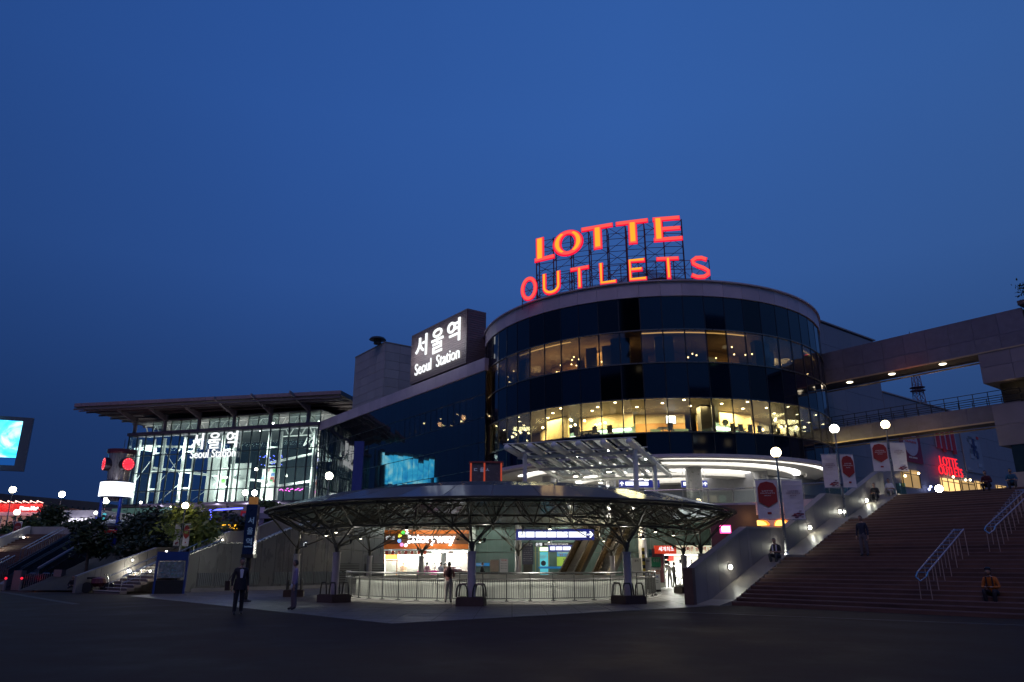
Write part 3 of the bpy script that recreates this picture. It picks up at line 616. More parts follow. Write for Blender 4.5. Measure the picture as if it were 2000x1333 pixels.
# pink light box, staff restaurant wall with orange arcs on the right below the deck
pk = thing('pink_light_box', 'small glowing pink and white light box on the dark wall above the stair parapet', 'light box', at(1417,1035,49))
p = at(1408,1042,49); q = at(1427,1026,49); MB().frame(p, (q.x-p.x,0,0), (0,.2,0), (0,0,q.z-p.z)).build('casing', emis('pink_edge', (1,.08,.35), 2.2), pk)
MB().frame(p+V((.07,-.03,.08)), (q.x-p.x-.14,0,0), (0,.03,0), (0,0,q.z-p.z-.16)).build('face', emis('pink_face', (1,.75,.8), 3.5), pk); light('POINT', p+V((.3,-.5,.2)), 3, (1,.15,.3), .15, pk)
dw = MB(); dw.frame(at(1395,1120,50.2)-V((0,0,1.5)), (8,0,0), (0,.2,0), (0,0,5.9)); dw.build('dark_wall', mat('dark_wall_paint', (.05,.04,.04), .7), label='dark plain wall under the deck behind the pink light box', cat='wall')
ea = V((6.1, -5.8, 0)).normalized(); na = V((ea.y, -ea.x, 0)); w0 = V((15.6, 51.2, 0))
rw = thing('deck_support_wall', 'pale panelled wall under the deck fascia behind the staircase parapet', 'wall', w0)
for k in range(6): MB().frame(w0+ea*(1.4*k+.01)-na*.02, ea*1.38, -na*.2, V((0,0,4.7))).build('wall_panel', FASC, rw)
ar = thing('arched_sign', 'pair of orange lit arches over the parapet of the grand staircase', 'sign', on(1490,1025,w0,na))
for (u0, u1) in ((1460,1502),(1512,1540)):
    a = on(u0,1027,w0+na*.1,na); b = on(u1,1027,w0+na*.1,na); a.z = b.z = (a.z+b.z)/2; c = (a+b)/2; rr_ = (b-a).length/2; h = on(1480,1015,w0,na).z-a.z
    light('POINT', c+na*.9+V((0,0,.5)), 16, (1,.5,.2), .2, ar)
    for (s_, m_, yo) in ((1.0, emis('orange_rim', (1,.22,.02), 2.2), 0), (.82, emis('orange_glow', (1,.55,.12), 2.6), .05)):
        vs = [c+ea*(rr_*s_*math.cos(math.pi*i/16))+na*yo+V((0,0,h*s_*math.sin(math.pi*i/16))) for i in range(17)]; vb = [v-na*.12 for v in vs]
        MB().add(vs+vb, [tuple(range(17))[::-1], tuple(range(17,34))]+[(i,i+1,i+18,i+17) for i in range(16)]+[(16,0,17,33)]).build('lit_arch', m_, ar)
# ================================================================== the grand staircase on the right
SD = V((-.66,.75,0)).normalized(); SN = V((.75,.66,0)).normalized(); SP = V((9.0,31.6,0))
stairs = [(0, 13, 0.0, 4.96), (13, 26, 6.5, 11.9), (26, 37, 13.5, 18.6)]
RIS = DZ/37
gs = thing('grand_staircase', 'wide reddish stone staircase climbing to the upper deck in three flights', 'staircase', SP)
def sz(t):       # height of the stair surface at distance t up the slope
    for i0, i1, t0, t1 in stairs:
        if t < t0: return i0*RIS
        if t < t1: return (i0+(t-t0)/(t1-t0)*(i1-i0))*RIS
    return DZ
LEN = 30
ends = {12: 6.5, 25: 13.5, 36: 18.9}
for i0, i1, t0, t1 in stairs:
    run = (t1-t0)/(i1-i0)
    for i in range(i0, i1):
        a = t0+(i-i0)*run; dep = run+.02 if i not in ends else ends[i]-a
        p = SP+SN*a; zt_ = (i+1)*RIS; zb_ = max(0, (i)*RIS-.02) if i else 0
        so = MB().frame(p+V((0,0,zb_)), -SD*LEN, SN*dep, V((0,0,zt_-zb_))).build('step' if i not in ends else 'landing', REDST, gs)
        MB().frame(p+V((0,0,zt_-.035))-SN*.006, -SD*LEN, SN*.035, V((0,0,.0385))).build('nosing', NOSE, so)
m = MB(); m.hexa([SP+SN*.4, SP+SN*.4-SD*LEN, SP+SN*18-SD*LEN, SP+SN*18, SP+SN*.5+V((0,0,.05)), SP+SN*.5-SD*LEN+V((0,0,.05)), SP+SN*18-SD*LEN+V((0,0,5.2)), SP+SN*18+V((0,0,5.2))]); m.build('stair_core', CONC, gs)
# sloping granite strip beside the steps
stripe = thing('sloping_kerb', 'smooth granite slope between the stair parapet and the red steps', 'kerb', SP)
tt = [-.9, 4.96, 6.5, 11.9, 13.5, 18.6, 20.5]
def kz(t): return 0.02 if t <= -.9 else (max(.02, sz(max(t,0))+.1) if t > 0 else .02+(t+.9)/.9*.1)
for i in range(len(tt)-1):
    cnt = max(1, round((tt[i+1]-tt[i])/1.1))
    for k in range(cnt):
        a = tt[i]+(tt[i+1]-tt[i])*k/cnt; b = tt[i]+(tt[i+1]-tt[i])*(k+1)/cnt; za = kz(a); zb_ = kz(b)
        o = SP+SD*.02; wv = SD*1.12
        MB().hexa([o+SN*(a+.008)+V((0,0,-.05)), o+wv+SN*(a+.008)+V((0,0,-.05)), o+wv+SN*(b-.008)+V((0,0,-.05)), o+SN*(b-.008)+V((0,0,-.05)),
                   o+SN*(a+.008)+V((0,0,za)), o+wv+SN*(a+.008)+V((0,0,za)), o+wv+SN*(b-.008)+V((0,0,zb_)), o+SN*(b-.008)+V((0,0,zb_))][::1]).build('granite_slab', mat('kerb_granite', (.21,.19,.155), .4, var=.2, scale=2), stripe)
# the parapet wall, panel by panel
pw = thing('stair_parapet', 'tall panelled parapet wall stepping up along the left of the grand staircase', 'parapet', SP+SD*1.3)
prof = [(-.85,1.46),(3.5,3.28),(7.2,3.33),(11.8,5.3),(14.4,5.32),(18.9,7.0),(19.6,7.0)]
def pz(t):
    for (a, za), (b, zb_) in zip(prof, prof[1:]):
        if t <= b: return za+(zb_-za)*(t-a)/(b-a)
    return prof[-1][1]
cuts = sorted(set([p[0] for p in prof]+[-.85+.92*k for k in range(1, 24) if all(abs(-.85+.92*k-p[0]) > .25 for p in prof) and -.85+.92*k < 19.5]))
for a, b in zip(cuts, cuts[1:]):
    o = SP+SD*1.16; wv = SD*.34
    q = [o+SN*(a+.006), o+wv+SN*(a+.006), o+wv+SN*(b-.006), o+SN*(b-.006)]
    MB().hexa(q+[q[0]+V((0,0,pz(a)-.09)), q[1]+V((0,0,pz(a)-.09)), q[2]+V((0,0,pz(b)-.09)), q[3]+V((0,0,pz(b)-.09))]).build('wall_panel', mat('parapet_cladding', (.19,.17,.165), .5, var=.16, scale=.8, stretch=(1,1,.3)), pw)
for (a, za), (b, zb_) in zip(prof, prof[1:]):
    o = SP+SD*1.13+SN*a; MB().hexa([o+V((0,0,za-.09)), o+SD*.4+V((0,0,za-.09)), o+SD*.4+SN*(b-a)+V((0,0,zb_-.09)), o+SN*(b-a)+V((0,0,zb_-.09)), o+V((0,0,za)), o+SD*.4+V((0,0,za)), o+SD*.4+SN*(b-a)+V((0,0,zb_)), o+SN*(b-a)+V((0,0,zb_))]).build('coping', GRAN, pw)
MB().frame(SP+SD*1.1-SN*1.05, SN*.2, SD*.45, V((0,0,1.46))).build('end_block', mat('brown_granite', (.11,.065,.055), .5, var=.25), pw)
# round lights set in the parapet
wln = SP+SD*1.14
for i, (u, v) in enumerate([(1425,1108),(1516,1068),(1580,1031),(1639,1000),(1691,978)]):
    p = on(u, v, wln, SD); lab = ['lowest round light in the stair parapet, near its foot','round wall light just above the seated person in black and white','round wall light on the parapet left of the second lamp post','round wall light halfway up the parapet behind the second lamp post','topmost round light in the stair parapet'][i]
    t = thing('wall_light', lab, 'wall light', p, group='round lights set in the stair parapet')
    MB().tube(p+SD*.03, p-SD*.03, .12, n=16).build('rim', STEEL, t); MB().sphere(p-SD*.04, .095, 12, 8).build('lens', emis('wall_light_lens', (1,1,.85), 45), t)
    light('POINT', p-SD*.4, 4.5, (1,1,.75), .08, t)
# handrails on the steps: two bars with rungs between, on splayed posts
def handrail(lab, off, t0, t1, kind):
    b = SP-SD*off; t = thing('stair_handrail', lab, 'handrail', b+SN*t0+V((0,0,sz(t0))), group='steel handrails on the grand staircase')
    P = lambda s, h, o=0: b+SN*s-SD*o+V((0,0,sz(s)+h))
    for o in (0, .34):
        rod('rail', mat('bluish_steel', (.34,.30,.33), .42, var=.05), t, P(t0,1.0,o), P(t1,1.0,o), .026)
        m = MB(); m.path([P(t0,1.0,o), P(t0-.22,.93,o), P(t0-.3,.82,.17)], .024, 6); m.build('rail_end', STEEL, t)
    n = int((t1-t0)/.34)
    for k in range(n+1):
        s = t0+(t1-t0)*k/n; rod('rung', STEEL, t, P(s,.99,0), P(s,.99,.34), .014, 5)
    n = max(4, int((t1-t0)/.62))
    for k in range(n+1):
        s = t0+(t1-t0)*k/n
        for o in (0, .34): rod('post', mat('copper_lit_steel', (.50,.36,.30), .35, metal=.35, var=.1), t, P(s,0,.17+(o-.17)*1.1), P(s,.99,o), .017, 6)  # copper colour of the posts stands for bright light on steel
def toff(u, v, t):     # sideways distance of the seen point from the step edge at slope position t
    p = on(u, v, SP+SN*t, SN); return (p-SP).dot(-SD)
handrail('middle steel handrail on the lower flight of the grand staircase', toff(1800,1170,.9), .9, 5.2, 0)
handrail('upper steel handrail on the middle flight near the frame edge', toff(1935,1082,6.9), 6.9, 13.2, 0)
# ================================================================== lamp posts with banners
RB = mat('banner_crimson', (.30,.028,.024), .7, var=.06); WB = mat('banner_cloth', (.62,.58,.58), .7, var=.06)
def lamp_post(lab, base, H, warm, globe=.2, group=None, power=190, spokes=None, r=.06, gm=None):
    t = thing('lamp_post', lab, 'lamp post', base, group=group); b = V(base); tp = b+V((0,0,H))
    MB().tube(b, b+V((0,0,H*.45)), r*1.25, r*1.15, 12).tube(b+V((0,0,H*.45)), tp-V((0,0,globe)), r, r*.7, 12).build('pole', mat('grey_lamp_steel', (.28,.28,.30), .3, metal=.9, var=.1), t, smooth=False)
    f = MB(); f.lathe(b, [(r*2.6,0),(r*2.6,.06),(r*1.6,.16),(r*1.4,.3)], 14)
    for k in range(6): a = math.pi*k/3; f.tube(b+V((r*2.3*math.cos(a), r*2.3*math.sin(a), .05)), b+V((r*2.3*math.cos(a), r*2.3*math.sin(a), .11)), .018, n=6)
    f.build('base_flange', STEEL, t)
    MB().lathe(tp-V((0,0,globe*1.25)), [(r*1.0,0),(r*2.2,globe*.25),(r*1.6,globe*.4)], 14).build('collar', DSTEEL, t)
    MB().sphere(tp, globe, 16, 12).build('globe', E_WARM if warm else E_BULB, t, smooth=True)
    light('POINT', tp, power, (1,.7,.38) if warm else (1,.94,.76), globe*1.02, t).data.use_shadow = True
    return t
def banner(lab, pole, ex, z0, z1, kind, group):
    """a cloth banner hung beside a pole between two arms; ex = the banner's width vector from the pole"""
    p = V(pole); e = V(ex); e0 = e.normalized()*.1; cen = p+e0+e/2
    t = thing('banner', lab, 'banner', (cen.x, cen.y, z0), group=group); h = z1-z0
    n = V((e.y, -e.x, 0)).normalized(); 
    if n.y > 0: n = -n
    vs = []; K = 8
    for side in (-1, 1):
        for k in range(K+1):
            for j in range(3): vs.append(p+e0+e*(j/2)+n*(.03*math.sin(k*.9+j*1.3)+side*.006)+V((0,0,z0-p.z+h*k/K)))
    M_ = (K+1)*3; fs = []
    for s in (0, 1):
        for k in range(K):
            for j in range(2):
                a = s*M_+k*3+j; q = (a, a+1, a+4, a+3); fs.append(q if s else q[::-1])
    MB().add(vs, fs).build('cloth', WB, t)
    for z in (z0-.03, z1+.03): rod('arm', STEEL, t, (p.x, p.y, z), tuple((p+e0+e*1.05)[:2])+(z,), .018, 6)
    lx = e if e.x > 0 else -e; o = (p+e0) if e.x > 0 else (p+e0+e); o = V((o.x, o.y, z0))+n*.045
    tm = WT if kind == 'red' else mat('banner_grey_print', (.22,.12,.14), .6)
    if kind == 'red':
        pts = [(.5,.30),(.93,.44),(.93,.80),(.80,.92),(.5,.965),(.2,.92),(.07,.80),(.07,.44)]
        vv = [o+lx*x+V((0,0,h*y)) for x, y in pts]; vb = [q-n*.008 for q in vv]; k = len(pts); cr = lx.cross(V((0,0,1))).dot(n)
        MB().add(vv+vb, [tuple(range(k)), tuple(range(k,2*k))[::-1]]+[(i, i+k, (i+1)%k+k, (i+1)%k) for i in range(k)]).build('red_shield', RB, t)
        MB().frame(o+lx*.42+V((0,0,h*.12))+n*.004, lx*.18, -n*.008, V((0,0,h*.055))).build('emblem', RB, t)
    else:
        rnd = random.Random(3)
        for k in range(16):
            x = .3+rnd.random()*.55; y = .02+rnd.random()*.34*(x-.15); s = .09+rnd.random()*.09
            a = o+lx*x+V((0,0,h*y))+n*.004; MB().frame(a, lx*s, -n*.008, V((0,0,s*.35))+lx*.02).build('petal_print', mat('petal_red', (.35,.03,.05), .6) if k%2 else mat('petal_plum', (.12,.05,.1), .6), t)
    for s, a, b_, y0, y1 in (('LOTTE', .26,.76,.70,.735), ('OUTLETS', .18,.84,.645,.675), ('SEOUL', .34,.66,.585,.61)):
        lettering(s, o+lx*a+V((0,0,h*y0))+n*.006, lx*(b_-a), V((0,0,h*(y1-y0))), tm, t, off=.01, depth=.006)
def stair_base(u, v, z):
    d = ray(u, v); t = (z-EYE)/d.z; return V((d.x*t, d.y*t, z))
b1 = on(1537,1087, SP+SD*.85, SD); b2 = on(1653,1018, SP+SD*.85, SD)
lamp_post('lamp post with lit globe standing on the first landing beside the parapet', b1, at(1516,884,b1.y).z-b1.z, True, .25, 'lamp posts by the grand staircase', 210)
lamp_post('lamp post with lit globe standing on the second landing beside the parapet', b2, at(1633,838,b2.y).z-b2.z, False, .25, 'lamp posts by the grand staircase', 190)
b3 = V((.5134/.9899*47.2, 47.2, DZ)); lamp_post('lamp post with orange lit lantern on the upper deck at the stair head', b3, 4.85, True, .27, 'lamp posts by the grand staircase', 260)
for b, v0, v1, w1, k1, k2, nm in ((b1,938,1014,40,'red','white','lowest'), (b2,888,952,27,'white','red','middle'), (b3,865,920,30,'red','white','highest')):
    Y = b.y; u = 1000; z1 = at(u, v0, Y).z; z0 = at(u, v1, Y).z; wd = w1*1.02*Y/FPX
    banner({'red':'red shield banner','white':'white banner with petal print'}[k1]+' on the left arm of the %s stair lamp post' % nm, b, (-wd,.1,0), z0, z1, k1, 'banners on the lamp posts')
    banner({'red':'red shield banner','white':'white banner with petal print'}[k2]+' on the right arm of the %s stair lamp post' % nm, b, (wd,.1,0), z0, z1, k2, 'banners on the lamp posts')
# low flood light at the stair head, small light on the far slope
p = at(1834,955,46.5); t = thing('floodlight', 'bright low lamp on a short stand at the head of the grand staircase', 'floodlight', (p.x, p.y, DZ))
MB().tube((p.x,p.y,DZ), (p.x,p.y,p.z), .04, n=8).build('stand', STEEL, t); MB().sphere(p, .22, 14, 10).build('lens', emis('flood_lens', (1,.9,.66), 50), t, smooth=True); light('POINT', p, 60, (1,.85,.6), .16, t)
# green lit glass parapet between the head of the stair and the cylinder
gp = thing('green_glass_parapet', 'green lit glass parapet at the head of the stair, behind the seated people', 'glass parapet', (23, 47, DZ))
for k, (u0, u1) in enumerate(((1615,1655),(1660,1700),(1702,1735),(1738,1762),(1764,1772))):
    a = at(u0, 980, 48.2); b = at(u1, 972, 48.2); z1 = at(u0, 944, 48.2).z
    MB().frame((a.x,48.2,DZ), (b.x-a.x,0,0), (0,.04,0), (0,0,max(.8,z1-DZ))).build('glass_pane', GREEN_G, gp)
MB().frame((at(1640,980,48.6).x,48.7,DZ), (4.2,0,0), (0,.1,0), (0,0,.1)).build('light_strip', emis('green_strip', (.35,1,.75), 2.5), gp)
light('AREA', (23.2,49.2,6.6), 30, (.45,1,.8), 4, gp, rot=(R(70),0,0), sizey=.3)
# ================================================================== the glass cylinder
CC = V((14.4, 75, 0)); CR = 17.2
ZA, ZB, ZC, ZD, ZE, ZF, ZG = 24.6, 23.3, 20.35, 17.5, 14.5, 11.7, 9.95
cyl = thing('cylinder_building', 'large round glass building of dark blue panes with two lit window bands', 'building', CC)
def cp(r, deg, z): a = R(deg); return V((CC.x+r*math.cos(a), CC.y+r*math.sin(a), z))
NP = 60; K0, K1 = 27, 63                      # panes of 6 degrees; the built front runs 162..378 degrees
MSH = {}
def ring_pane(name, m, z0, z1, k, r=CR, th=.05, tilt=0, parent=cyl):
    key = (name, m.name, z0, z1, r)
    if key not in MSH:
        h = R(3)-.012/r; c = r*math.cos(h); s = r*math.sin(h)
        MSH[key] = MB().hexa([(c-th,-s,z0+.02),(c,-s,z0+.02),(c,s,z0+.02),(c-th,s,z0+.02),(c-th,-s,z1-.02),(c,-s,z1-.02),(c,s,z1-.02),(c-th,s,z1-.02)]).mesh(name, m)
    a = R(6*k+3)
    zc = (z0+z1)/2; M = Matrix.Translation(CC) @ Matrix.Rotation(a, 4, 'Z')
    if tilt: M = M @ Matrix.Translation(V((r,0,zc))) @ Matrix.Rotation(random.gauss(0,tilt), 4, 'Z') @ Matrix.Rotation(random.gauss(0,tilt), 4, 'Y') @ Matrix.Translation(V((-r,0,-zc)))
    return link(name, MSH[key], parent, M)
rows = [(ZB, ZC, 's'), (ZC, ZD, 'v'), (ZD, ZE, 's'), (ZE, ZF, 'v'), (ZF, ZG, 's')]
for k in range(K0, K1):
    ring_pane('fascia_panel', FASC, ZB, ZA, k, CR+.12, .25, .0)
    for z1, z0, ty in rows:
        if ty == 's':
            ring_pane('spandrel_pane', SPANB if k % 60 in (41,42,37,38,48,55) else SPAN, z0, z1, k, CR, .05, .0035)
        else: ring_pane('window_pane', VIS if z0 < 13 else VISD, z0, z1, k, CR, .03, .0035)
m = MB()
for k in range(K0, K1+1):
    a = 6*k; m.beam(cp(CR-.03, a, ZG), cp(CR-.03, a, ZB), .09, .1, up=tuple(cp(1,a,0)-CC)[:2]+(0,))
m.build('mullions', MULL, cyl, kind='stuff')
for z in (ZC, ZD, ZE, ZF):
  m = MB()
  for k in range(K0, K1):
    m.hexa([cp(CR-.02,6*k,z-.05), cp(CR+.09,6*k,z-.05), cp(CR+.09,6*k+6,z-.05), cp(CR-.02,6*k+6,z-.05), cp(CR-.02,6*k,z+.05), cp(CR+.09,6*k,z+.05), cp(CR+.09,6*k+6,z+.05), cp(CR-.02,6*k+6,z+.05)])
  m.build('ring_moulding', mat('bronze_moulding', (.20,.17,.14), .3, metal=.8, var=.1), cyl)
MB().arcbox(CC, CR-.4, CR, R(18), R(162), ZG, ZA, 24).build('rear_wall', CLAD, cyl)
m = MB(); m.arcbox(CC, CR-.5, CR+.3, R(150), R(390), ZA, ZA+.12, 60); m.build('coping', FASC, cyl)
m = MB(); m.arcbox(CC, CR-.4, CR+.35, R(150), R(390), ZG-.28, ZG-.03, 60); m.build('lower_lip', FASC, cyl)
rf = MB(); rf.prism([(CC.x+(CR-.3)*math.cos(R(a)), CC.y+(CR-.3)*math.sin(R(a))) for a in range(0,360,6)], ZA-.6, ZA-.4); 
rfo = rf.build('roof', CONC, cyl); 
cone = MB(); cone.lathe(V((CC.x+.6, CC.y+1, ZA-.4)), [(8.6,0),(8.4,4.6),(8.6,4.7),(.6,8.9),(.1,9.0)], 8); cone.build('roof_lantern', mat('zinc_roof', (.20,.20,.22), .4, metal=.5), rfo)
# floors, ceilings and back walls inside the two lit bands
def disc(r, z0, z1, name, m, par_=cyl):
    return MB().prism([(CC.x+r*math.cos(R(a)), CC.y+r*math.sin(R(a))) for a in range(0,360,6)], z0, z1).build(name, m, par_)
CEIL_D = mat('dark_ceiling', (.10,.085,.065), .6, var=.1); CREAM = mat('cream_wall', (.62,.50,.30), .6, var=.1); ORW = mat('orange_wall', (.50,.26,.08), .5, var=.1)
BRW = mat('brown_wall', (.17,.10,.05), .6, var=.2)
disc(CR-.1, ZF-.35, ZF-.05, 'floor_slab', CONC); disc(CR-.1, ZE-.02, ZE+.25, 'ceiling', CEIL_D)
disc(CR-.1, ZD-.35, ZD-.05, 'floor_slab', CONC); disc(CR-.1, ZC-.02, ZC+.25, 'ceiling', mat('warm_ceiling', (.30,.23,.15), .6))
# lower band: stepped curved walls, cream above orange, with openings
rnd = random.Random(11)
for (a0, a1, r, kind) in ((180,214,11.5,'cream'),(214,226,13.4,'brown'),(226,252,11.8,'cream'),(252,276,10.6,'orange'),(276,281,14.6,'dark'),(281,288,11,'orange'),(288,305,12.5,'cream'),(305,330,11.2,'cream'),(330,372,12.8,'brown')):
    n = max(2, int((a1-a0)/4))
    if kind == 'dark': MB().arcbox(CC, r-.9, r, R(a0), R(a1), ZF, ZE-.05, n).build('inner_column', mat('dark_column', (.06,.055,.05), .5), cyl)
    elif kind == 'orange':
        MB().arcbox(CC, r-.15, r, R(a0), R(a1), ZF, ZF+1.95, n).build('orange_wall', ORW, cyl)
        MB().arcbox(CC, r-.15, r, R(a0), R(a1), ZF+1.96, ZE-.05, n).build('cream_wall', CREAM, cyl)
    elif kind == 'cream':
        MB().arcbox(CC, r-.15, r, R(a0), R(a1), ZF+1.55, ZE-.05, n).build('cream_wall', CREAM, cyl)
        MB().arcbox(CC, r-2.2, r-2.1, R(a0), R(a1), ZF, ZF+2.2, n).build('kitchen_wall', mat('pale_green_wall', (.45,.6,.5), .5), cyl)
        MB().arcbox(CC, r-2.0, r-1.7, R(a0+3), R(a1-3), ZF+1.55, ZF+1.72, n).build('strip_light', emis('kitchen_light', (.75,1,.85), 7), cyl)
    else: MB().arcbox(CC, r-.15, r, R(a0), R(a1), ZF, ZE-.05, n).build('brown_wall', mat('olive_wall', (.46,.38,.2), .6, var=.15), cyl)
for k in range(7):     # dim walls of the upper band
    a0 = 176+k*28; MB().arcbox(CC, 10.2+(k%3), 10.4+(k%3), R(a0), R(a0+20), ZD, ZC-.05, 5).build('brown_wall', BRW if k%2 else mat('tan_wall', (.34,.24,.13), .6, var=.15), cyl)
for a0, a1, r in ((206,212,15.5),(248,254,15.5),(262,268,15.2),(296,303,15.6)):
    MB().arcbox(CC, r-.5, r, R(a0), R(a1), ZD, ZC-.05, 3).build('inner_column', BLACK, cyl)
for a0 in (188, 238, 244, 306, 326): MB().arcbox(CC, 14.6, 14.7, R(a0), R(a0+4), ZD, ZC-.3, 2).build('curtain', mat('grey_curtain', (.08,.09,.10), .8), cyl)
# ceiling lamps of both floors
DL = MB().tube((0,0,-.03), (0,0,0), .11, n=12).mesh('lens', emis('downlight_lens', (1,.86,.55), 22))
for i in range(30):
    a = 183+i*6.1+rnd.uniform(-1.5,1.5); r = 14.2+1.2*(i%3); link('ceiling_lamp', DL, cyl, Matrix.Translation(cp(r, a, ZE-.03)))
PEN = MB().sphere((0,0,0), .11, 10, 8).mesh('bulb', emis('pendant_bulb', (1,.84,.48), 14), True); PENS = MB().sphere((0,0,0), .07, 8, 6).mesh('bulb', emis('tiny_bulb', (1,.72,.38), 12), True)
cord = MB().tube((0,0,0), (0,0,.9), .012, n=5).mesh('cord', BLACK)
def pendant(p, big, ln, group, lab):
    t = thing('pendant_lamp', lab, 'pendant lamp', p, group=group)
    link('bulb', PEN if big else PENS, t, Matrix.Translation(p)); link('cord', cord, t, Matrix.Translation(p) @ Matrix.Diagonal((1,1,ln/.9,1)))
for i in range(26):
    a = rnd.choice([rnd.uniform(186,228), rnd.uniform(230,242), rnd.uniform(292,312), rnd.uniform(305,345)]); ln = rnd.uniform(.5,1.2)
    pendant(cp(rnd.uniform(12.6,16.2), a, ZE-.05-ln), True, ln, 'pendant lamps of the lower lit storey', 'glowing yellow pendant bulb behind the lower lit window band')
for i in range(34):
    a = rnd.uniform(190,345); ln = rnd.uniform(.5,1.6)
    pendant(cp(rnd.uniform(12,16.4), a, ZC-.05-ln), False, ln, 'pendant lamps of the upper lit storey', 'tiny warm bulb behind the dim upper window band')
for a in (196, 216, 236, 256, 274, 292, 310, 328, 346):
    light('AREA', cp(13.6, a, ZE-.15), 680, (1,.83,.42), 2.4, cyl, rot=(0,0,0))
for a in (196, 208, 220, 232, 244): light('AREA', cp(14.2, a, ZD+.6), 42, (1,.66,.30), 1.6, cyl, rot=(R(180),0,0))  # up-facing lights added at floor level to brighten the upper ceiling
for a in (290, 312, 330): light('AREA', cp(14.2, a, ZD+.6), 22, (1,.66,.30), 1.6, cyl, rot=(R(180),0,0))  # weaker added up-lights for the right part of that ceiling
for a in (200, 222, 240, 262, 300, 326): light('AREA', cp(13.4, a, ZC-.15), 45 if a not in (200,222,240) else 190, (1,.62,.28), 2, cyl, rot=(0,0,0))
for a0, a1 in ((181,200),(214,236),(258,290),(318,332)): MB().arcbox(CC, CR-.75, CR-.62, R(a0), R(a1), ZC-.09, ZC-.04, 6).build('cove_strip', emis('warm_cove', (1,.62,.25), 1.6), cyl)
# furniture by the lower windows
def chair(p, rz, m, lab, grp):
    t = thing('dining_chair', lab, 'chair', p, rz, grp)
    MB().box((0,0,.45), (.45,.45,.06)).build('seat', m, t, local=True); MB().box((0,.22,.78), (.45,.05,.6)).build('backrest', m, t, local=True)
    for x in (-.19,.19):
        for y in (-.19,.19): MB().tube((x,y,0), (x,y,.43), .02, n=5).build('leg', DSTEEL, t, local=True)
GREYC = mat('grey_chair', (.22,.22,.20), .6)
for i, a in enumerate((208,213,236,242,247,265,284,287,290,294,298,302,306,311,316,322)):
    chair(cp(15.7+.3*(i%2), a, ZF-.05), R(a+90 if i%2 else a-90), GREYC, 'grey dining chair beside the lower lit window band of the cylinder', 'dining chairs behind the lower windows')
for i, a in enumerate((211,239,263,288,300,314)):
    p = cp(15.2, a, ZF-.05); t = thing('dining_table', 'dark dining table beside the lower lit windows', 'table', p, group='dining tables behind the lower windows')
    MB().box(p+V((0,0,.73)), (.9,.9,.05)).build('table_top', BLACK, t); MB().tube(p, p+V((0,0,.7)), .05, n=8).build('leg', DSTEEL, t)
p = cp(11.4, 266, ZF+1.75); q = cp(11.4, 270.5, ZF+1.75); tv = thing('television', 'white glowing television on the wall of the lower lit storey', 'television', p)
tn = (cp(1,268,0)-CC); MB().frame(p-V((0,0,.06)), q-p, tn*.1, V((0,0,.8))).build('casing', BLACK, tv); MB().frame(p+(q-p)*.05+tn*.1, (q-p)*.9, tn*.02, V((0,0,.68))).build('screen', emis('tv_screen', (.9,.95,1), 6), tv)
for a, w_ in ((259,.9),(269,1.5),(273,.6)): 
    p = cp(10.75, a, ZF+.2); s = V((-math.sin(R(a)), math.cos(R(a)), 0)); MB().frame(p, s*w_, (p-CC).normalized()*.06, V((0,0,1.15))).build('serving_hatch', mat('hatch', (.05,.09,.07), .3), cyl)
p = cp(14.8, 284, ZF-.05); fan = thing('standing_fan', 'pedestal fan standing behind the lower window band', 'fan', p)
MB().tube(p, p+V((0,0,1.2)), .02, n=6).build('stand', DSTEEL, fan); MB().tube(p+V((0,-.1,1.35)), p+V((0,.05,1.35)), .26, n=16).build('cage', mat('fan_blue', (.3,.42,.42), .4), fan); MB().lathe(p, [(.2,0),(.2,.04),(.05,.07)], 12).build('base', DSTEEL, fan)
# ---- the open entrance hall under the cylinder: soffit, light rings and columns
SOF = mat('pale_soffit', (.62,.60,.56), .5, var=.06)
MB().prism([(CC.x+(CR-.1)*math.cos(R(a)), CC.y+(CR-.1)*math.sin(R(a))) for a in range(0,360,6)], ZG-.04, ZG+.2).build('soffit', SOF, cyl)
for c_, r0, r1, z in ((CC,14.6,16.2,-.16),(CC,11.2,13.4,-.28),(V((16.5,77,0)),7.2,9.2,-.4),(V((17.5,78.5,0)),3.4,5.2,-.5)):
    MB().arcbox(c_, r0, r1, 0, 2*math.pi, ZG+z-.12, ZG-.03, 60).build('soffit_ring', SOF, cyl)
for c_, r, a0, a1 in ((CC,16.5,262,330),(CC,13.75,190,345),(V((16.5,77,0)),9.55,150,400),(V((17.5,78.5,0)),5.6,170,380)):
    MB().arcbox(c_, r-.27, r+.27, R(a0), R(a1), ZG-.12, ZG-.05, 50).build('light_cove', E_COVE, cyl)
for k in range(10):
    a = 200+36*k; p = cp(11.9, a+4, 0)
    MB().tube((p.x,p.y,DZ), (p.x,p.y,ZG-.05), .66, n=28).build('column', mat('column_cladding', (.30,.30,.31), .3, metal=.3, var=.1), cyl, smooth=False)
p = at(1355, 950, 63.4); MB().tube((p.x,p.y,DZ), (p.x,p.y,ZG-.05), .64, n=28).build('column', mat('column_cladding'), cyl)
hb = MB(); hb.arcbox(V((16,82,0)), 13.5, 13.7, R(160), R(380), DZ, ZG-.05, 40)
hb2 = MB()
for k in range(14): hb2.frame((-4+k*2.6, 88, DZ), (2.5,0,0), (0,.15,0), (0,0,4.4))
hb2.build('hall_back_wall', mat('hall_wall', (.5,.5,.47), .4, var=.1), cyl)
for k in range(6): MB().frame((2+k*4.2, 87.9, DZ+.2), (2.2,0,0), (0,.05,0), (0,0,2.4)).build('hall_door', mat('hall_door_glass', (.03,.05,.06), .1), cyl)
for x, y in ((8,68),(18,66),(26,72),(12,78),(22,80),(2,76)): light('AREA', (x,y,ZG-.5), 190, (1,.98,.92), 5, cyl, rot=(0,0,0))
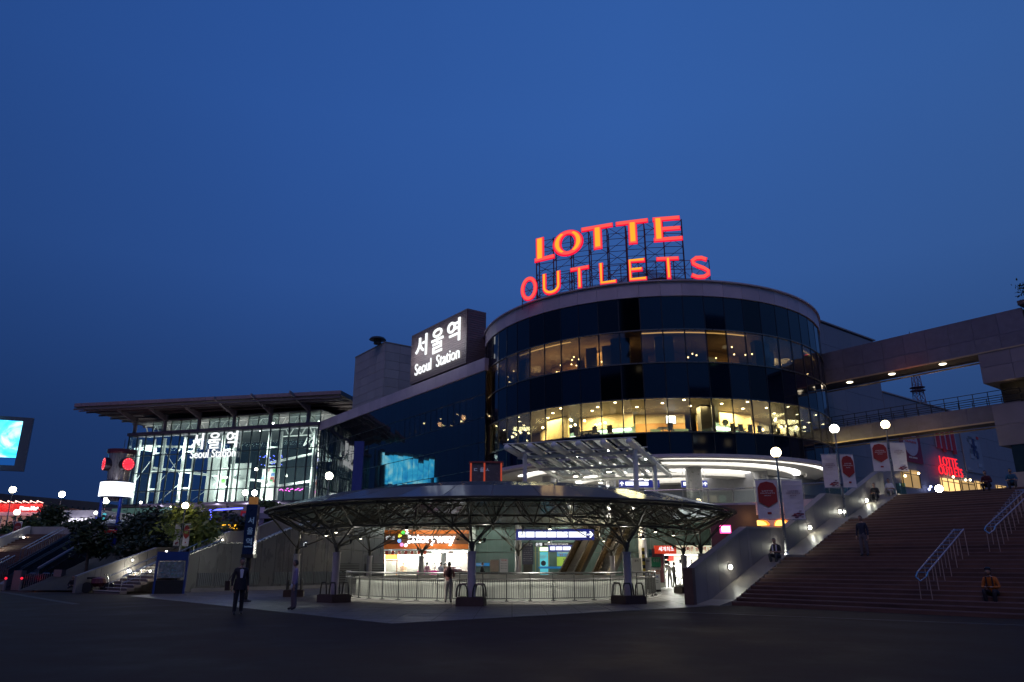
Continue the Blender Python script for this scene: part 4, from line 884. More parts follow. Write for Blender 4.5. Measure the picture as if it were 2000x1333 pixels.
MB().prism([(CC.x+17*math.cos(R(a)), CC.y+17*math.sin(R(a))) for a in range(0,360,8)], DZ+.0, DZ+.012).build('hall_floor', mat('hall_floor', (.35,.34,.32), .2, var=.1), cyl)
# ================================================================== LOTTE OUTLETS roof sign
E_BURNOUT = emis('burnout_orange', (1,.42,.03), 1.15); E_PINK = emis('letter_face_pink', (1,.10,.085), 1.1); E_RED = emis('letter_edge_red', (1,.008,.05), 1.05)  # the orange core paints the overexposed middle of the thick strokes
rs = thing('roof_letter_sign', 'glowing orange and red LOTTE OUTLETS letters on a lattice on the cylinder roof', 'roof sign', (11,62,ZA))
# the sign follows a shallow curve on the roof: map (s, z) to the seen corners
q1 = at(1046,516,63.5); q2 = at(1334,472,60.6); lot_o, lot_x = q1, q2-q1
def curved(o, ex, bow):       # point at fraction t along, bowed outwards
    nrm = V((ex.y, -ex.x, 0)).normalized()
    return lambda t, z, d=0: o+ex*t+nrm*(bow*4*t*(1-t)+d)+V((0,0,z))
def poly_letter(name, polys, F, H, depth=.35, holes=None):
    """polys: list of convex-ish outlines in (t, y01) coordinates of the word"""
    pass
def stroke_letter(strokes, F, H, wd, T, core=True, parent=rs):
    """strokes: polylines [(t,y),...] with half widths; builds rim, face and painted overexposed core for one letter"""
    out = []
    for scale, d, m, nm in ((1.45, 0, E_RED, 'letter_rim'), (1.0, .16, E_PINK, 'letter_face'), (.66, .24, E_BURNOUT, 'letter_burnout')):
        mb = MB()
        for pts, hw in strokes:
            if nm == 'letter_burnout' and (hw < wd*.8 or not core): continue
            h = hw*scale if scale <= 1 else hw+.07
            n = len(pts); L_, R_ = [], []
            closed = (abs(pts[0][0]-pts[-1][0]) < 1e-6 and abs(pts[0][1]-pts[-1][1]) < 1e-6)
            P = [V((p[0]*T, p[1]*H, 0)) for p in pts]
            for i in range(n):
                a = P[i-1] if i > 0 else (P[-2] if closed else P[0]); b = P[i+1] if i < n-1 else (P[1] if closed else P[-1])
                d1 = (P[i]-a); d2 = (b-P[i]); dd = (d1.normalized() if d1.length else V((0,0,0)))+(d2.normalized() if d2.length else V((0,0,0))); dd.normalize()
                nn = V((-dd.y, dd.x, 0)); ext = V((0,0,0))
                if not closed and i in (0, n-1) : ext = dd*(h-hw)*(-1 if i == 0 else 1)
                L_.append(P[i]+nn*h+ext); R_.append(P[i]-nn*h+ext)
            for i in range(n-1):
                q = [R_[i], R_[i+1], L_[i+1], L_[i]]
                mb.hexa([F(x.x/T, x.y, d-.0) for x in q]+[F(x.x/T, x.y, d+.15) for x in q])
        if mb.v: out.append((nm, mb, m))
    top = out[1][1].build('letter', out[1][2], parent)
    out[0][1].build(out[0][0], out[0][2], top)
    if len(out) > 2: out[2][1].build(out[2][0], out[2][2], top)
H1 = ((at(1046,470,63.5)-q1).length + (at(1330,422,60.6)-q2).length)/2*.93
T1 = lot_x.length; F1 = curved(lot_o+V((0,0,.15)), lot_x, .8)
def ell(cx, cy, rx, ry, n=24, a0=0, a1=2*math.pi): return [(cx+rx*math.cos(a0+(a1-a0)*i/n), cy+ry*math.sin(a0+(a1-a0)*i/n)) for i in range(n+1)]
w1 = .33; thn = .13
LO = {
 'L': [([(.035,.02),(.035,.98)], w1), ([(.0,.06),(.135,.06)], thn)],
 'T1': [([(.44,.02),(.44,.92)], w1), ([(.335,.94),(.54,.94)], thn)],
 'T2': [([(.675,.02),(.675,.92)], w1), ([(.57,.94),(.775,.94)], thn)],
 'E': [([(.845,.02),(.845,.98)], w1), ([(.815,.94),(.985,.94)], thn), ([(.85,.5),(.985,.5)], thn), ([(.815,.06),(.995,.06)], thn)]}
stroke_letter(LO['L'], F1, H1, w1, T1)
# the O: an ellipse with heavy sides
def heavy_o():
    parts = []
    for scale, d, nm, m in ((.13, 0, 'letter_rim', E_RED), (0, .16, 'letter', E_PINK), (-.14, .24, 'letter_burnout', E_BURNOUT)):
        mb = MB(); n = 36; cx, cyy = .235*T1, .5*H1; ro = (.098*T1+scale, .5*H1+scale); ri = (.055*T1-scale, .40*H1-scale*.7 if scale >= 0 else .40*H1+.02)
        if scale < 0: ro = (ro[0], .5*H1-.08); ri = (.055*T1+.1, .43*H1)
        for i in range(n):
            t0, t1 = 2*math.pi*i/n, 2*math.pi*(i+1)/n
            q = [(cx+ri[0]*math.cos(t0), cyy+ri[1]*math.sin(t0)), (cx+ro[0]*math.cos(t0), cyy+ro[1]*math.sin(t0)), (cx+ro[0]*math.cos(t1), cyy+ro[1]*math.sin(t1)), (cx+ri[0]*math.cos(t1), cyy+ri[1]*math.sin(t1))]
            if scale < 0 and abs(math.cos((t0+t1)/2)) < .45: continue
            mb.hexa([F1(x/T1, y, d) for x, y in q]+[F1(x/T1, y, d+.15) for x, y in q])
        parts.append((nm, mb, m))
    top = parts[1][1].build('letter', parts[1][2], rs); parts[0][1].build('letter_rim', parts[0][2], top); parts[2][1].build('letter_burnout', parts[2][2], top)
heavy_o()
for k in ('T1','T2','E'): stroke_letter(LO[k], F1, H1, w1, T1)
q3 = at(1019,592,63.2); q4 = at(1388,547,59.6); F2 = curved(q3+V((0,0,.12)), q4-q3, 1.6); T2 = (q4-q3).length
H2 = ((at(1019,549,63.2)-q3).length+(at(1385,500,59.6)-q4).length)/2*.92; w2 = .125
OU = [
 [(ell(.045,.5,.038,.47,28), w2)],
 [([(.135,.98),(.135,.35)]+[(.175+.04*math.cos(a), .33+.28*math.sin(a)) for a in [math.pi+math.pi*i/10 for i in range(11)]]+[(.215,.98)], w2)],
 [([(.33,.02),(.33,.93)], w2), ([(.285,.93),(.378,.93)], w2*.79)],
 [([(.445,.98),(.445,.07),(.52,.07)], w2)],
 [([(.67,.93),(.595,.93),(.595,.07),(.675,.07)], w2), ([(.6,.52),(.655,.52)], w2*.9)],
 [([(.79,.02),(.79,.93)], w2), ([(.735,.93),(.842,.93)], w2*.79)],
 [([(.985,.86),(.962,.93),(.935,.92),(.915,.8),(.918,.66),(.94,.55),(.968,.46),(.99,.34),(.99,.18),(.968,.06),(.935,.04),(.908,.13)], w2)]]
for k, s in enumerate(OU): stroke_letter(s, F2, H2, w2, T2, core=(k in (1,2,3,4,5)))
# lattice behind the letters
lat = MB(); zb0 = ZA-.5
for k in range(9):
    t = k/8; a = F1(t, 0, -.5); b = a+V((0,0,H1)); z0 = V((a.x, a.y, zb0)); back = V((.35,1.5,0))
    lat.tube(z0, b, .06, n=5); lat.tube(z0+back, b+back, .05, n=5)
    if k < 8:
        a2 = F1((k+1)/8, 0, -.5); hh = b.z-zb0
        for j in range(6):
            u0, u1 = zb0+hh*j/6, zb0+hh*(j+1)/6
            lat.tube(V((a.x,a.y,u1)), V((a2.x,a2.y,u1)), .03, n=4); lat.tube(V((a.x,a.y,u1))+back, V((a2.x,a2.y,u1))+back, .028, n=4)
            lat.tube(V((a.x,a.y,u0)), V((a2.x,a2.y,u1)) if j%2 else V((a2.x,a2.y,u1)), .024, n=4); lat.tube(V((a.x,a.y,u0)), V((a.x,a.y,u1))+back, .022, n=4)
            if (j+k) % 2: lat.tube(V((a.x,a.y,u1)), V((a2.x,a2.y,u0)), .024, n=4)
    for j in range(5): u = zb0+(b.z-zb0)*j/4; lat.tube(V((a.x,a.y,u)), V((a.x,a.y,u))+back, .03, n=4)
for k in range(12):
    a = F2(k/11, H2*.5, -.3); lat.tube(V((a.x,a.y,zb0)), V((a.x,a.y,a.z+H2*.4)), .04, n=5)
    if k < 11:
        b = F2((k+1)/11, H2*.5, -.3)
        for dz in (-.45*H2, 0, .4*H2): lat.tube(a+V((0,0,dz)), b+V((0,0,dz)), .03, n=4)
        lat.tube(a+V((0,0,-.45*H2)), b+V((0,0,.4*H2)), .022, n=4); lat.tube(b+V((0,0,-.45*H2)), a+V((0,0,.4*H2)), .022, n=4)
lat.build('sign_lattice', mat('rust_brown_steel', (.045,.03,.03), .5, metal=.4, var=.2), rs)
for k in range(5): light('AREA', F1(.1+.2*k, H1*.4, 1.2), 30, (1,.12,.1), 2, rs, rot=(R(-90),0,0)).data.use_shadow = True
# ================================================================== the glass wing to the left
AD = V((-.5900,.8074,0)).normalized(); WN = V((-AD.y, AD.x, 0)); WN = -WN if WN.y > 0 else WN
WP = V((-2.6,70,0)); ZT = 21.3
wg = thing('glass_wing', 'long dark glass wing with a pale parapet running away behind the round canopy', 'building', WP)
WL = 42.8; zr = [20.0, 17.65, 15.3, 12.9, 10.3, 7.9, DZ]; NC = 36; cw = WL/NC
up = Matrix(((AD.x, WN.x, 0, 0), (AD.y, WN.y, 0, 0), (0,0,1,0), (0,0,0,1)))
for j in range(6):
    z1, z0 = zr[j], zr[j+1]
    for c in range(NC):
        lit = (j == 1 and 2 <= c <= 13); warm = (j == 3 and c < 1) or (j == 4 and c <= 1)
        m = VISD if (lit or warm) else SPANW
        key = ('wp', m.name, j)
        if key not in MSH: MSH[key] = MB().box((0,0,0), (cw-.03, .05, z1-z0-.04)).mesh('glass_pane', m)
        M = Matrix.Translation(WP+AD*(cw*(c+.5))+V((0,0,(z0+z1)/2))) @ up @ Matrix.Rotation(random.gauss(0,.0035), 4, 'Z') @ Matrix.Rotation(random.gauss(0,.0035), 4, 'X')
        link('window_pane' if (lit or warm) else 'glass_pane', MSH[key], wg, M)
mm = MB()
for c in range(NC+1): mm.beam(WP+AD*(cw*c)-WN*.04+V((0,0,DZ)), WP+AD*(cw*c)-WN*.04+V((0,0,20)), .05, .1, up=tuple(AD))
for z in zr[1:-1]: mm.beam(WP+WN*.02+V((0,0,z)), WP+WN*.02+AD*WL+V((0,0,z)), .08, .05)
mm.build('mullions', MULL, wg, kind='stuff')
for c in range(26): MB().frame(WP+AD*(WL/26*c+.01)+WN*.15+V((0,0,20.02)), AD*(WL/26-.02), -WN*.5, V((0,0,1.28))).build('fascia_panel', FASC, wg)
b = MB(); b.frame(WP-WN*.6+V((0,0,DZ)), AD*WL, -WN*.2, V((0,0,9.6))); b.frame(WP-WN*.3+V((0,0,20.0)), AD*WL, -WN*14, V((0,0,.6)))
b.frame(WP-WN*.3+V((0,0,15.1)), AD*WL, -WN*9, V((0,0,.15))); b.frame(WP+AD*(WL-.2)-WN*.1+V((0,0,DZ)), AD*.2, -WN*14, V((0,0,15.1))); b.frame(WP-WN*7+V((0,0,DZ)), AD*WL, -WN*.2, V((0,0,14.5))); b.build('inner_shell', mat('wing_inner', (.05,.035,.03), .7), wg)
for i in range(13):
    pendant(WP+AD*(3.2+1.0*i+random.uniform(-.4,.4))-WN*random.uniform(1.2,3.2)+V((0,0,random.uniform(16.0,17.2))), i%2==0, .7, 'pendant lamps in the wing', 'warm globe lamp behind the dark window row of the wing')
for s in (4,9,14): light('POINT', WP+AD*s-WN*3+V((0,0,17)), 40, (1,.5,.25), .3, wg)
light('AREA', WP+AD*1.2-WN*1.0+V((0,0,10.2)), 130, (1,.75,.35), 1.2, wg, rot=(0,0,0)); MB().frame(WP+AD*.05-WN*1.8+V((0,0,7.95)), AD*2.5, -WN*.1, V((0,0,2.4))).build('cream_wall', CREAM, wg)
# ---- the roof sign box with the station's name
s0, s1 = 3.5, 15.5
bx = thing('station_name_box', 'brown louvred roof box with white lit Korean and English station name', 'sign box', WP+AD*(s0+s1)/2+V((0,0,ZT+.3)))
zb_, zt_ = 21.5, 27.5
MB().frame(WP+AD*s0+WN*.05+V((0,0,zb_)), AD*(s1-s0), -WN*2.2, V((0,0,zt_-zb_))).build('box_core', mat('box_core', (.08,.065,.065), .6), bx)
for k in range(24):
    z = zb_+(zt_-zb_)*k/24
    MB().frame(WP+AD*(s0-.05)+WN*.16+V((0,0,z+.02)), AD*(s1-s0+.1), -WN*.1, V((0,0,(zt_-zb_)/24-.04))).build('front_slat', CLADB, bx)
    MB().frame(WP+AD*(s0-.12)+WN*.05+V((0,0,z+.02)), AD*.1, -WN*2.3, V((0,0,(zt_-zb_)/24-.04))).build('side_slat', CLADB, bx)
def wp_on(u, v, off): return on(u, v, WP+WN*off, WN)
for s, (ua, va), (ub, vb), (uc, vc) in (('서울역', (811,702), (898,672), (811,659)),):
    for ch, (u0, v0, u1, v1, ut, vt) in zip(s, ((811,702,833,694,811,662),(842,694,865,684,842,648),(873,675,898,672,873,632))):
        a = wp_on(u0, v0, .3); c_ = wp_on(u1, v1, .3); a.z = a.z; top = wp_on(ut, vt, .3); wv = V(((c_-a).x, (c_-a).y, 0)); lettering(ch, (a.x,a.y,a.z), wv, V((0,0,top.z-a.z)), E_SIGNW, bx, 'sign_letter', off=.012, depth=.12)
a = wp_on(810,735,.3); c_ = wp_on(897,704,.3); hgt = wp_on(810,713,.3).z-a.z; lettering('Seoul  Station', a, V(((c_-a).x,(c_-a).y,0)), V((0,0,hgt)), E_SIGNW, bx, 'sign_letter', off=.004, depth=.1, split=True)
for k in range(4): light('AREA', WP+AD*(s0+1.5+3*k)+WN*1.6+V((0,0,24.5)), 42, (.9,.93,1), 2, bx, rot=(R(90),0,math.atan2(WN.y, WN.x)-math.pi/2+math.pi))
# ---- grey plant room on the wing roof
pr = thing('roof_plant_room', 'grey panelled plant room block on the wing roof left of the name box', 'building block', WP+AD*27.4-WN*3+V((0,0,ZT)))
fa = WP+AD*22.9+WN*.0; ZR = 28.5
MB().frame(fa-WN*.15+AD*.15+V((0,0,20.6)), AD*8.7, -WN*7.7, V((0,0,ZR-20.7))).build('core', CONC, pr)
nr_ = 7
for j in range(nr_):
    z0 = 20.6+(ZR-20.6)*j/nr_; h = (ZR-20.6)/nr_-.03
    for k in range(4): piece('wall_panel', CLAD, pr, fa+AD*(2.25*k+.01)+V((0,0,z0)), AD*2.22, -WN*.14, V((0,0,h)))
    for k in range(4): piece('wall_panel', CLAD, pr, fa-WN*(2.0*k+.16)+V((0,0,z0)), -WN*1.97, AD*.14, V((0,0,h)))
MB().frame(fa+WN*.05-AD*.05+V((0,0,ZR)), AD*9.1, -WN*8.1, V((0,0,.14))).build('coping', GRAN, pr)
vp = at(737,676,89.5); MB().lathe(V((vp.x,vp.y,ZR+.1)), [(.5,0),(.5,.5),(1.1,.55),(.9,.8),(.2,.95)], 16).build('roof_vent', DSTEEL, pr)
# blue vertical pylon in front of the wing
p0 = at(686,965,72); p1 = at(705,965,72); zt2 = at(690,862,72).z; bp_ = thing('blue_pylon', 'tall plain blue banner pylon standing before the glass wing', 'pylon', (p0.x, 72, DZ))
MB().frame((p0.x,72,DZ), (p1.x-p0.x,0,0), (0,.35,0), (0,0,zt2-DZ)).build('panel', mat('pylon_blue', (.03,.05,.22), .45), bp_)
# glazed lift kiosk with red corners on the deck left of the entrance canopy
lk = thing('lift_kiosk', 'grey glazed kiosk with red lit corner posts behind the top of the round canopy', 'kiosk', at(950,950,58.5))
z0 = DZ; z1 = at(940,905,58.5).z
for u in (919.5, 946, 979): q = at(u,930,58.5); MB().box((q.x,58.5,(z0+z1)/2), (.13,.13,z1-z0)).build('corner_post', mat('red_post', (.4,.06,.03), .4, emit=(.9,.12,.05), es=.35), lk)
a = at(919.5,930,58.5).x; b = at(979,930,58.5).x; c = at(946,930,58.5).x
MB().box(((a+c)/2,58.55,(z0+z1)/2), (c-a-.15,.06,z1-z0)).build('glass_pane', mat('kiosk_glass', (.12,.105,.11), .25), lk); MB().box(((b+c)/2,58.55,(z0+z1)/2), (b-c-.15,.06,z1-z0)).build('glass_pane', mat('kiosk_glass'), lk)
MB().box(((a+b)/2,59.5,z1+.08), (b-a+.3,2.2,.12)).build('roof', mat('red_roof_edge', (.25,.05,.04), .5), lk); MB().box(((a+b)/2,60.4,(z0+z1)/2), (b-a,.06,z1-z0)).build('rear_wall', BLACK, lk)
lettering('ㄷ 율ㅅ', (a+.25,58.48,z1-.7), (b-a-1.2,0,0), (0,0,.36), mat('kiosk_letters', (.3,.32,.4), .5, emit=(.5,.6,.9), es=.12), lk, off=.02)
# ================================================================== white entrance canopy
NR = at(1235,855,52); NL = at(990,868,55.6); FRt = at(1315,924,61); ec = thing('entrance_canopy', 'white steel entrance canopy with glass panes on slim posts before the cylinder', 'canopy', ((NR.x+NL.x)/2, 56, DZ))
xw = NL-NR; dv = FRt-NR; FL = NL+dv
nb = 6
for k in range(nb):
    p = NR+xw*(k/(nb-1)*.97+.015)-V((0,0,.35)); q = p+dv*.98
    MB().tube(p-dv*.03, q, .23, .16, 14).sphere(p-dv*.03, .232, 12, 8).sphere(q, .13, 10, 6).build('beam', WSTEEL, ec)
    for j in range(4):
        s = p+dv*(.1+.26*j); MB().hexa([s+V((-.03,-.03,.15)), s+V((.03,-.03,.15)), s+V((.03,.03,.15)), s+V((-.03,.03,.15)), s+V((-.13,-.03,.3)), s+V((.13,-.03,.3)), s+V((.13,.03,.3)), s+V((-.13,.03,.3))]).build('glass_clip', WSTEEL, ec)
for f_ in (.18, .55, .9): MB().tube(NR+xw*-.0+dv*f_-V((0,0,.55)), NL+dv*f_-V((0,0,.55)), .12, n=12).build('cross_tube', WSTEEL, ec)
for j in range(5): MB().beam(NR-xw*.03+dv*(j/4)+V((0,0,.02)), NL+xw*.03+dv*(j/4)+V((0,0,.02)), .06, .05).build('purlin', WSTEEL, ec)
for k in range(5):
    for j in range(4):
        a = NR+xw*(k/5+.01)+dv*(j/4+.01)+V((0,0,.06)); MB().hexa([a, a+xw*.18, a+xw*.18+dv*.23, a+dv*.23, a+V((0,0,.02)), a+xw*.18+V((0,0,.02)), a+xw*.18+dv*.23+V((0,0,.02)), a+dv*.23+V((0,0,.02))]).build('roof_pane', glass('canopy_glass', (.32,.35,.35), .07, gcol=(.5,.55,.6)), ec)
for (f1, f2) in ((.02,.1),(.02,.55),(.9,.1),(.985,.9)):
    p = NR+xw*f1+dv*f2-V((0,0,.5)); MB().box((p.x,p.y,(p.z+DZ)/2), (.26,.26,p.z-DZ), .35).build('post', WSTEEL, ec)
for (f1, f2) in ((.75,.72),(.42,.62),(.62,.95),(.2,.9)):
    p = NR+xw*f1+dv*f2-V((0,0,.75)); t = thing('canopy_downlight', 'round bowl downlight under the white entrance canopy', 'downlight', p, group='downlights under the entrance canopy')
    MB().lathe(p, [(.22,0),(.3,.06),(.24,.2),(.08,.28)], 16).build('bowl', WSTEEL, t); MB().tube(p+V((0,0,-.03)), p+V((0,0,.004)), .17, n=14).build('lens', E_SPOT, t)
    light('POINT', p-V((0,0,.12)), 70, (1,.94,.78), .12, t)
# ================================================================== the station hall
BD = V((.956,-.292,0)).normalized(); HN = V((-.292,-.956,0)).normalized()
HR = V((-28.0,104.4,0)); HLn = 33.9
def hp(s, z, d=0): return HR-BD*s+HN*d+V((0,0,z))
hall = thing('station_hall', 'bright glass station hall with white steel frame under a wide flat roof', 'building', hp(17,0))
Z0h, Z1h, Z2h = 10.2, 20.8, 23.2
ncol = 21; rowsz = [Z0h, 12.1, 14.9, 17.6, Z1h]
cwh = HLn/ncol
for j in range(4):
    for c in range(ncol):
        link('glass_pane', MSH.setdefault(('hp', j), MB().box((0,0,0), (cwh-.1,.03,rowsz[j+1]-rowsz[j]-.1)).mesh('glass_pane', HALLG)), hall,
             Matrix.Translation(hp(cwh*(c+.5), (rowsz[j]+rowsz[j+1])/2)) @ Matrix.Rotation(math.atan2(BD.y, BD.x), 4, 'Z'))
GMUL = mat('green_grey_mullion', (.06,.085,.08), .4, metal=.3)
for c in range(ncol+1): MB().beam(hp(cwh*c, Z0h), hp(cwh*c, Z1h), .12, .2, up=tuple(BD)).build('mullion', GMUL, hall)
for z in rowsz: MB().beam(hp(0,z,.02), hp(HLn,z,.02), .2, .12).build('transom', GMUL, hall)
for c in range(2): 
    for j in range(4): z0, z1 = rowsz[j], rowsz[j+1]; MB().frame(hp(HLn, z0+.05)-HN*(3*c+.1), -HN*2.9, BD*.03, V((0,0,z1-z0-.1))).build('side_pane', HALLG, hall)
# clerestory
for c in range(17):
    if c % 4 == 3: continue
    MB().frame(hp(cwh*c*1.1+.6, Z1h+.4, -1.2), -BD*(cwh*1.1-.1), -HN*.03, V((0,0,Z2h-Z1h-.4))).build('clerestory_pane', HALLG, hall)
for c in range(18): MB().beam(hp(cwh*c*1.1+.55, Z1h+.3, -1.2), hp(cwh*c*1.1+.55, Z2h, -1.2), .08, .12, up=tuple(BD)).build('clerestory_mullion', GMUL, hall)
MB().frame(hp(-.2, Z1h+.02, .35), -BD*(HLn+.4), -HN*1.8, V((0,0,.45))).build('ledge_beam', mat('purple_beam', (.15,.11,.14), .5), hall)
# roof slab with its long overhang, brackets and posts
rl_ = at(145,795,110.5); rr_ = at(666,770,100.2); rb = at(690,776,104); ex = rl_-rr_
m = MB(); bk = V((.2,.95,0))*30; m.hexa([rr_-V((0,0,.1)), rl_-V((0,0,.1)), rl_+bk-V((0,0,.3)), rr_+bk-V((0,0,.3)), rr_+V((0,0,.5)), rl_+V((0,0,.3)), rl_+bk+V((0,0,.3)), rr_+bk+V((0,0,.5))]); m.build('roof', mat('roof_sheet', (.13,.10,.10), .6, var=.2), hall)
rfp = 33
for k in range(rfp):
    a = rr_+ex*(k/rfp)+V((0,-.12,0.0)); MB().frame(a, ex*(1/rfp*.97), V((0,.1,0)), V((0,0,.5))).build('roof_edge_panel', mat('pinkish_edge', (.27,.20,.21), .45, var=.12), hall)
m = MB(); m.beam(rr_+V((0,1.4,-.5)), rl_+V((0,1.4,-.4)), .15, .2); m.build('eaves_girder', mat('girder', (.30,.24,.25), .4), hall)
for s in (2.2, 8.6, 15.0, 21.4, 27.8, 33.6):
    a = hp(s, Z1h+.5, -.5); tpz = 24.0
    MB().tube(a, V((a.x,a.y,tpz)), .28, n=12).build('roof_post', mat('post_paint', (.26,.22,.24), .4), hall)
    tip = a+HN*5.2+V((0,0,3.4)); MB().hexa([a+BD*.15+V((0,0,1.6)), a-BD*.15+V((0,0,1.6)), tip-BD*.1, tip+BD*.1, a+BD*.15+V((0,0,2.5)), a-BD*.15+V((0,0,2.5)), tip-BD*.1+V((0,0,.35)), tip+BD*.1+V((0,0,.35))]).build('bracket', mat('girder'), hall)
for i in range(9):
    y = i/9; a = rr_+ex*.0+bk*(i*.09)+V((0,0,-.4)); MB().beam(a, a+ex, .12, .25).build('purlin', mat('purlin', (.12,.10,.10), .6), hall)
# white steel frame inside: twin columns, braces, roof trusses
for s in (1.5, 7.2, 9.2, 15.2, 17.4, 22.5, 24.5, 28.4, 30.4, 33.2):
    a = hp(s, Z0h-1, -1.6); MB().tube(a, V((a.x,a.y,Z1h-.3)), .23, n=10).build('inner_column', WHITE, hall)
for s in (7.2, 15.2, 22.5, 28.4):
    for z in (12.6, 15.4, 18.2): MB().tube(hp(s,z,-1.6), hp(s+2.05,z,-1.6), .12, n=8).build('column_rung', WHITE, hall)
for s0_, s1_, za, zb_ in ((17.4,30.4,14.2,16.0),(9.2,17.4,13.2,14.2),(0.5,9.2,17.2,16.0),(22,33,18.9,19.6),(0.5,9,13.2,12.4)): MB().tube(hp(s0_,za,-2.0), hp(s1_,zb_,-2.2), .17, n=8).build('wind_beam', WHITE, hall)
for (sa, za, sb, zb_) in ((24.5,18.2,28.4,14),(28.4,18.4,24.5,14.2),(24.6,13.6,28.2,10.8),(30.4,17.8,33.2,14.2),(17.6,13.6,22,10.8)): MB().tube(hp(sa,za,-1.9), hp(sb,zb_,-1.9), .04, n=5).build('brace_rod', WHITE, hall)
for i, y in enumerate((3, 9, 16)):      # roof trusses across the hall
    mb = MB(); top, bot = (23.0, 21.2) if i < 2 else (21.9, 20.3)
    for k in range(15 if i == 0 else 5):
        s = 1+k*2.2; mb.tube(hp(s,top,-y), hp(s+1.1,bot,-y), .09, n=5); mb.tube(hp(s+1.1,bot,-y), hp(s+2.2,top,-y), .09, n=5)
    mb.tube(hp(0,top,-y), hp(34 if i == 0 else 12,top,-y), .1, n=5); mb.tube(hp(0,bot,-y), hp(34 if i == 0 else 12,bot,-y), .13, n=6); mb.build('roof_truss', WHITE, hall)
for s in (3.5,): 
    mb = MB()
    for k in range(8): mb.tube(hp(s,19.9-.35*k,-3-1.6*k), hp(s+1.2,18.6-.3*k,-3.8-1.6*k), .1, n=5); mb.tube(hp(s+1.2,18.6-.3*k,-3.8-1.6*k), hp(s+.2,19.9-.35*k,-4.6-1.6*k), .1, n=5)
    mb.tube(hp(s,20,-3), hp(s,17.5,-17), .13, n=6); mb.build('sloping_truss', WHITE, hall)
m = MB(); m.frame(hp(-.3, Z0h-.3, -.05), -BD*(HLn+.6), -HN*24, V((0,0,.3))); m.build('hall_floor', CONC, hall)
MB().frame(hp(0, Z0h, -24), -BD*(HLn), -HN*.2, V((0,0,13))).build('back_wall', mat('hall_back', (.025,.045,.06), .5, var=.2), hall)
MB().frame(hp(0, 23.1, -.5), -BD*(HLn), -HN*23, V((0,0,.15))).build('hall_ceiling', mat('hall_ceiling', (.16,.17,.17), .6), hall)
for s, w_, za, zb_, m_ in ((13.0,3.6,10.5,16.2,WHITE),(17.2,3.6,10.5,17.4,WHITE),(8.2,2.6,10.5,15.2,mat('poster_wall', (.6,.6,.55), .5))):
    MB().frame(hp(s, za, -2.8), -BD*w_, -HN*.15, V((0,0,zb_-za))).build('display_wall', m_, hall)
rnd = random.Random(5)
for (s, z, m_) in ((15.3,14.2,'twig'),(19.5,14.2,'twig')):
    mb = MB()
    for k in range(9): a = hp(s, z, -2.6); mb.tube(a, a+BD*rnd.uniform(-1,1)+V((0,0,rnd.uniform(-.7,.7))), .035, n=4)
    mb.build('twig_graphic', mat('twig_print', (.06,.09,.12), .5), hall)
MB().sphere(hp(17.4,13.6,-2.5), .3, 8, 6).build('leaf_print', mat('leaf_print', (.2,.5,.12), .5), hall)
for k in range(9): MB().box(hp(8+rnd.uniform(0,2.6), 13.2+rnd.uniform(0,1.8), -2.6), (.5,.1,.4)).build('poster_patch', mat('patch%d' % (k%3), [(.1,.4,.15),(.5,.1,.1),(.1,.2,.5)][k%3], .5), hall)
nb_ = thing('blue_bulb_sign', 'ring of small blue lights hanging inside the station hall', 'sign', hp(9,16,-2))
for k in range(44):
    MB().sphere(hp(7.2+4.2*rnd.random(), 15.6+1.5*rnd.random(), -2.3), .07, 6, 4).build('bulb', emis('blue_bulb', (.12,.15,1), 5), nb_)
pk2 = thing('pink_neon_sign', 'pink neon line inside the hall near its right end', 'sign', hp(4,12,-2)); mb = MB()
for k in range(14): a = hp(7.0-.3*k, 11.9+.15*math.sin(k*2.1), -2); mb.tube(a, a+BD*.28+V((0,0,.12*math.cos(k*3))), .06, n=5)
mb.build('neon_tube', emis('pink_neon', (1,.12,.75), 4.5), pk2)
for i, (s, z, y) in enumerate([(24,20,3),(23.2,20,3),(22,20,4),(20,22,5),(18.5,22,4),(16.4,22,6),(15,22,7),(9.9,22.2,3),(4.5,22.4,6),(3.2,22.4,5),(5.6,18.7,9),(4.4,18.6,9),(3.1,19,10),(7,17,12),(5.2,16.1,14),(3.5,16.1,14),(11.5,15,10),(2,16,14),(26.6,18.7,4),(27.6,19,4),(1.4,17.8,9)]):
    t = thing('hall_lamp', 'round lamp hung in the station hall', 'lamp', hp(s,z,-y), group='lamps inside the station hall'); MB().lathe(hp(s,z,-y), [(.1,0),(.26,.05),(.2,.3)], 10).build('housing', WSTEEL, t); MB().sphere(hp(s,z-.03,-y), .16 if i < 18 else .1, 8, 6).build('lens', emis('hall_lamp_lens', (1,.97,.82), 24), t)
for s in (3, 10, 17, 24, 31):
    light('AREA', hp(s, 20.0, -8), 900, (.93,1,.93), 5, hall, rot=(0,0,0)); light('AREA', hp(s, 10.6, -3), 420, (.95,1,.95), 3, hall, rot=(R(180),0,0))
    light('AREA', hp(s, 13.5, -.7), 300, (.94,1,.95), 2.4, hall, rot=(R(90),0,R(-17))); light('AREA', hp(s, 18.4, -.7), 260, (.94,1,.95), 2.4, hall, rot=(R(95),0,R(-17)))  # area lights added just behind the glass to brighten the column fronts
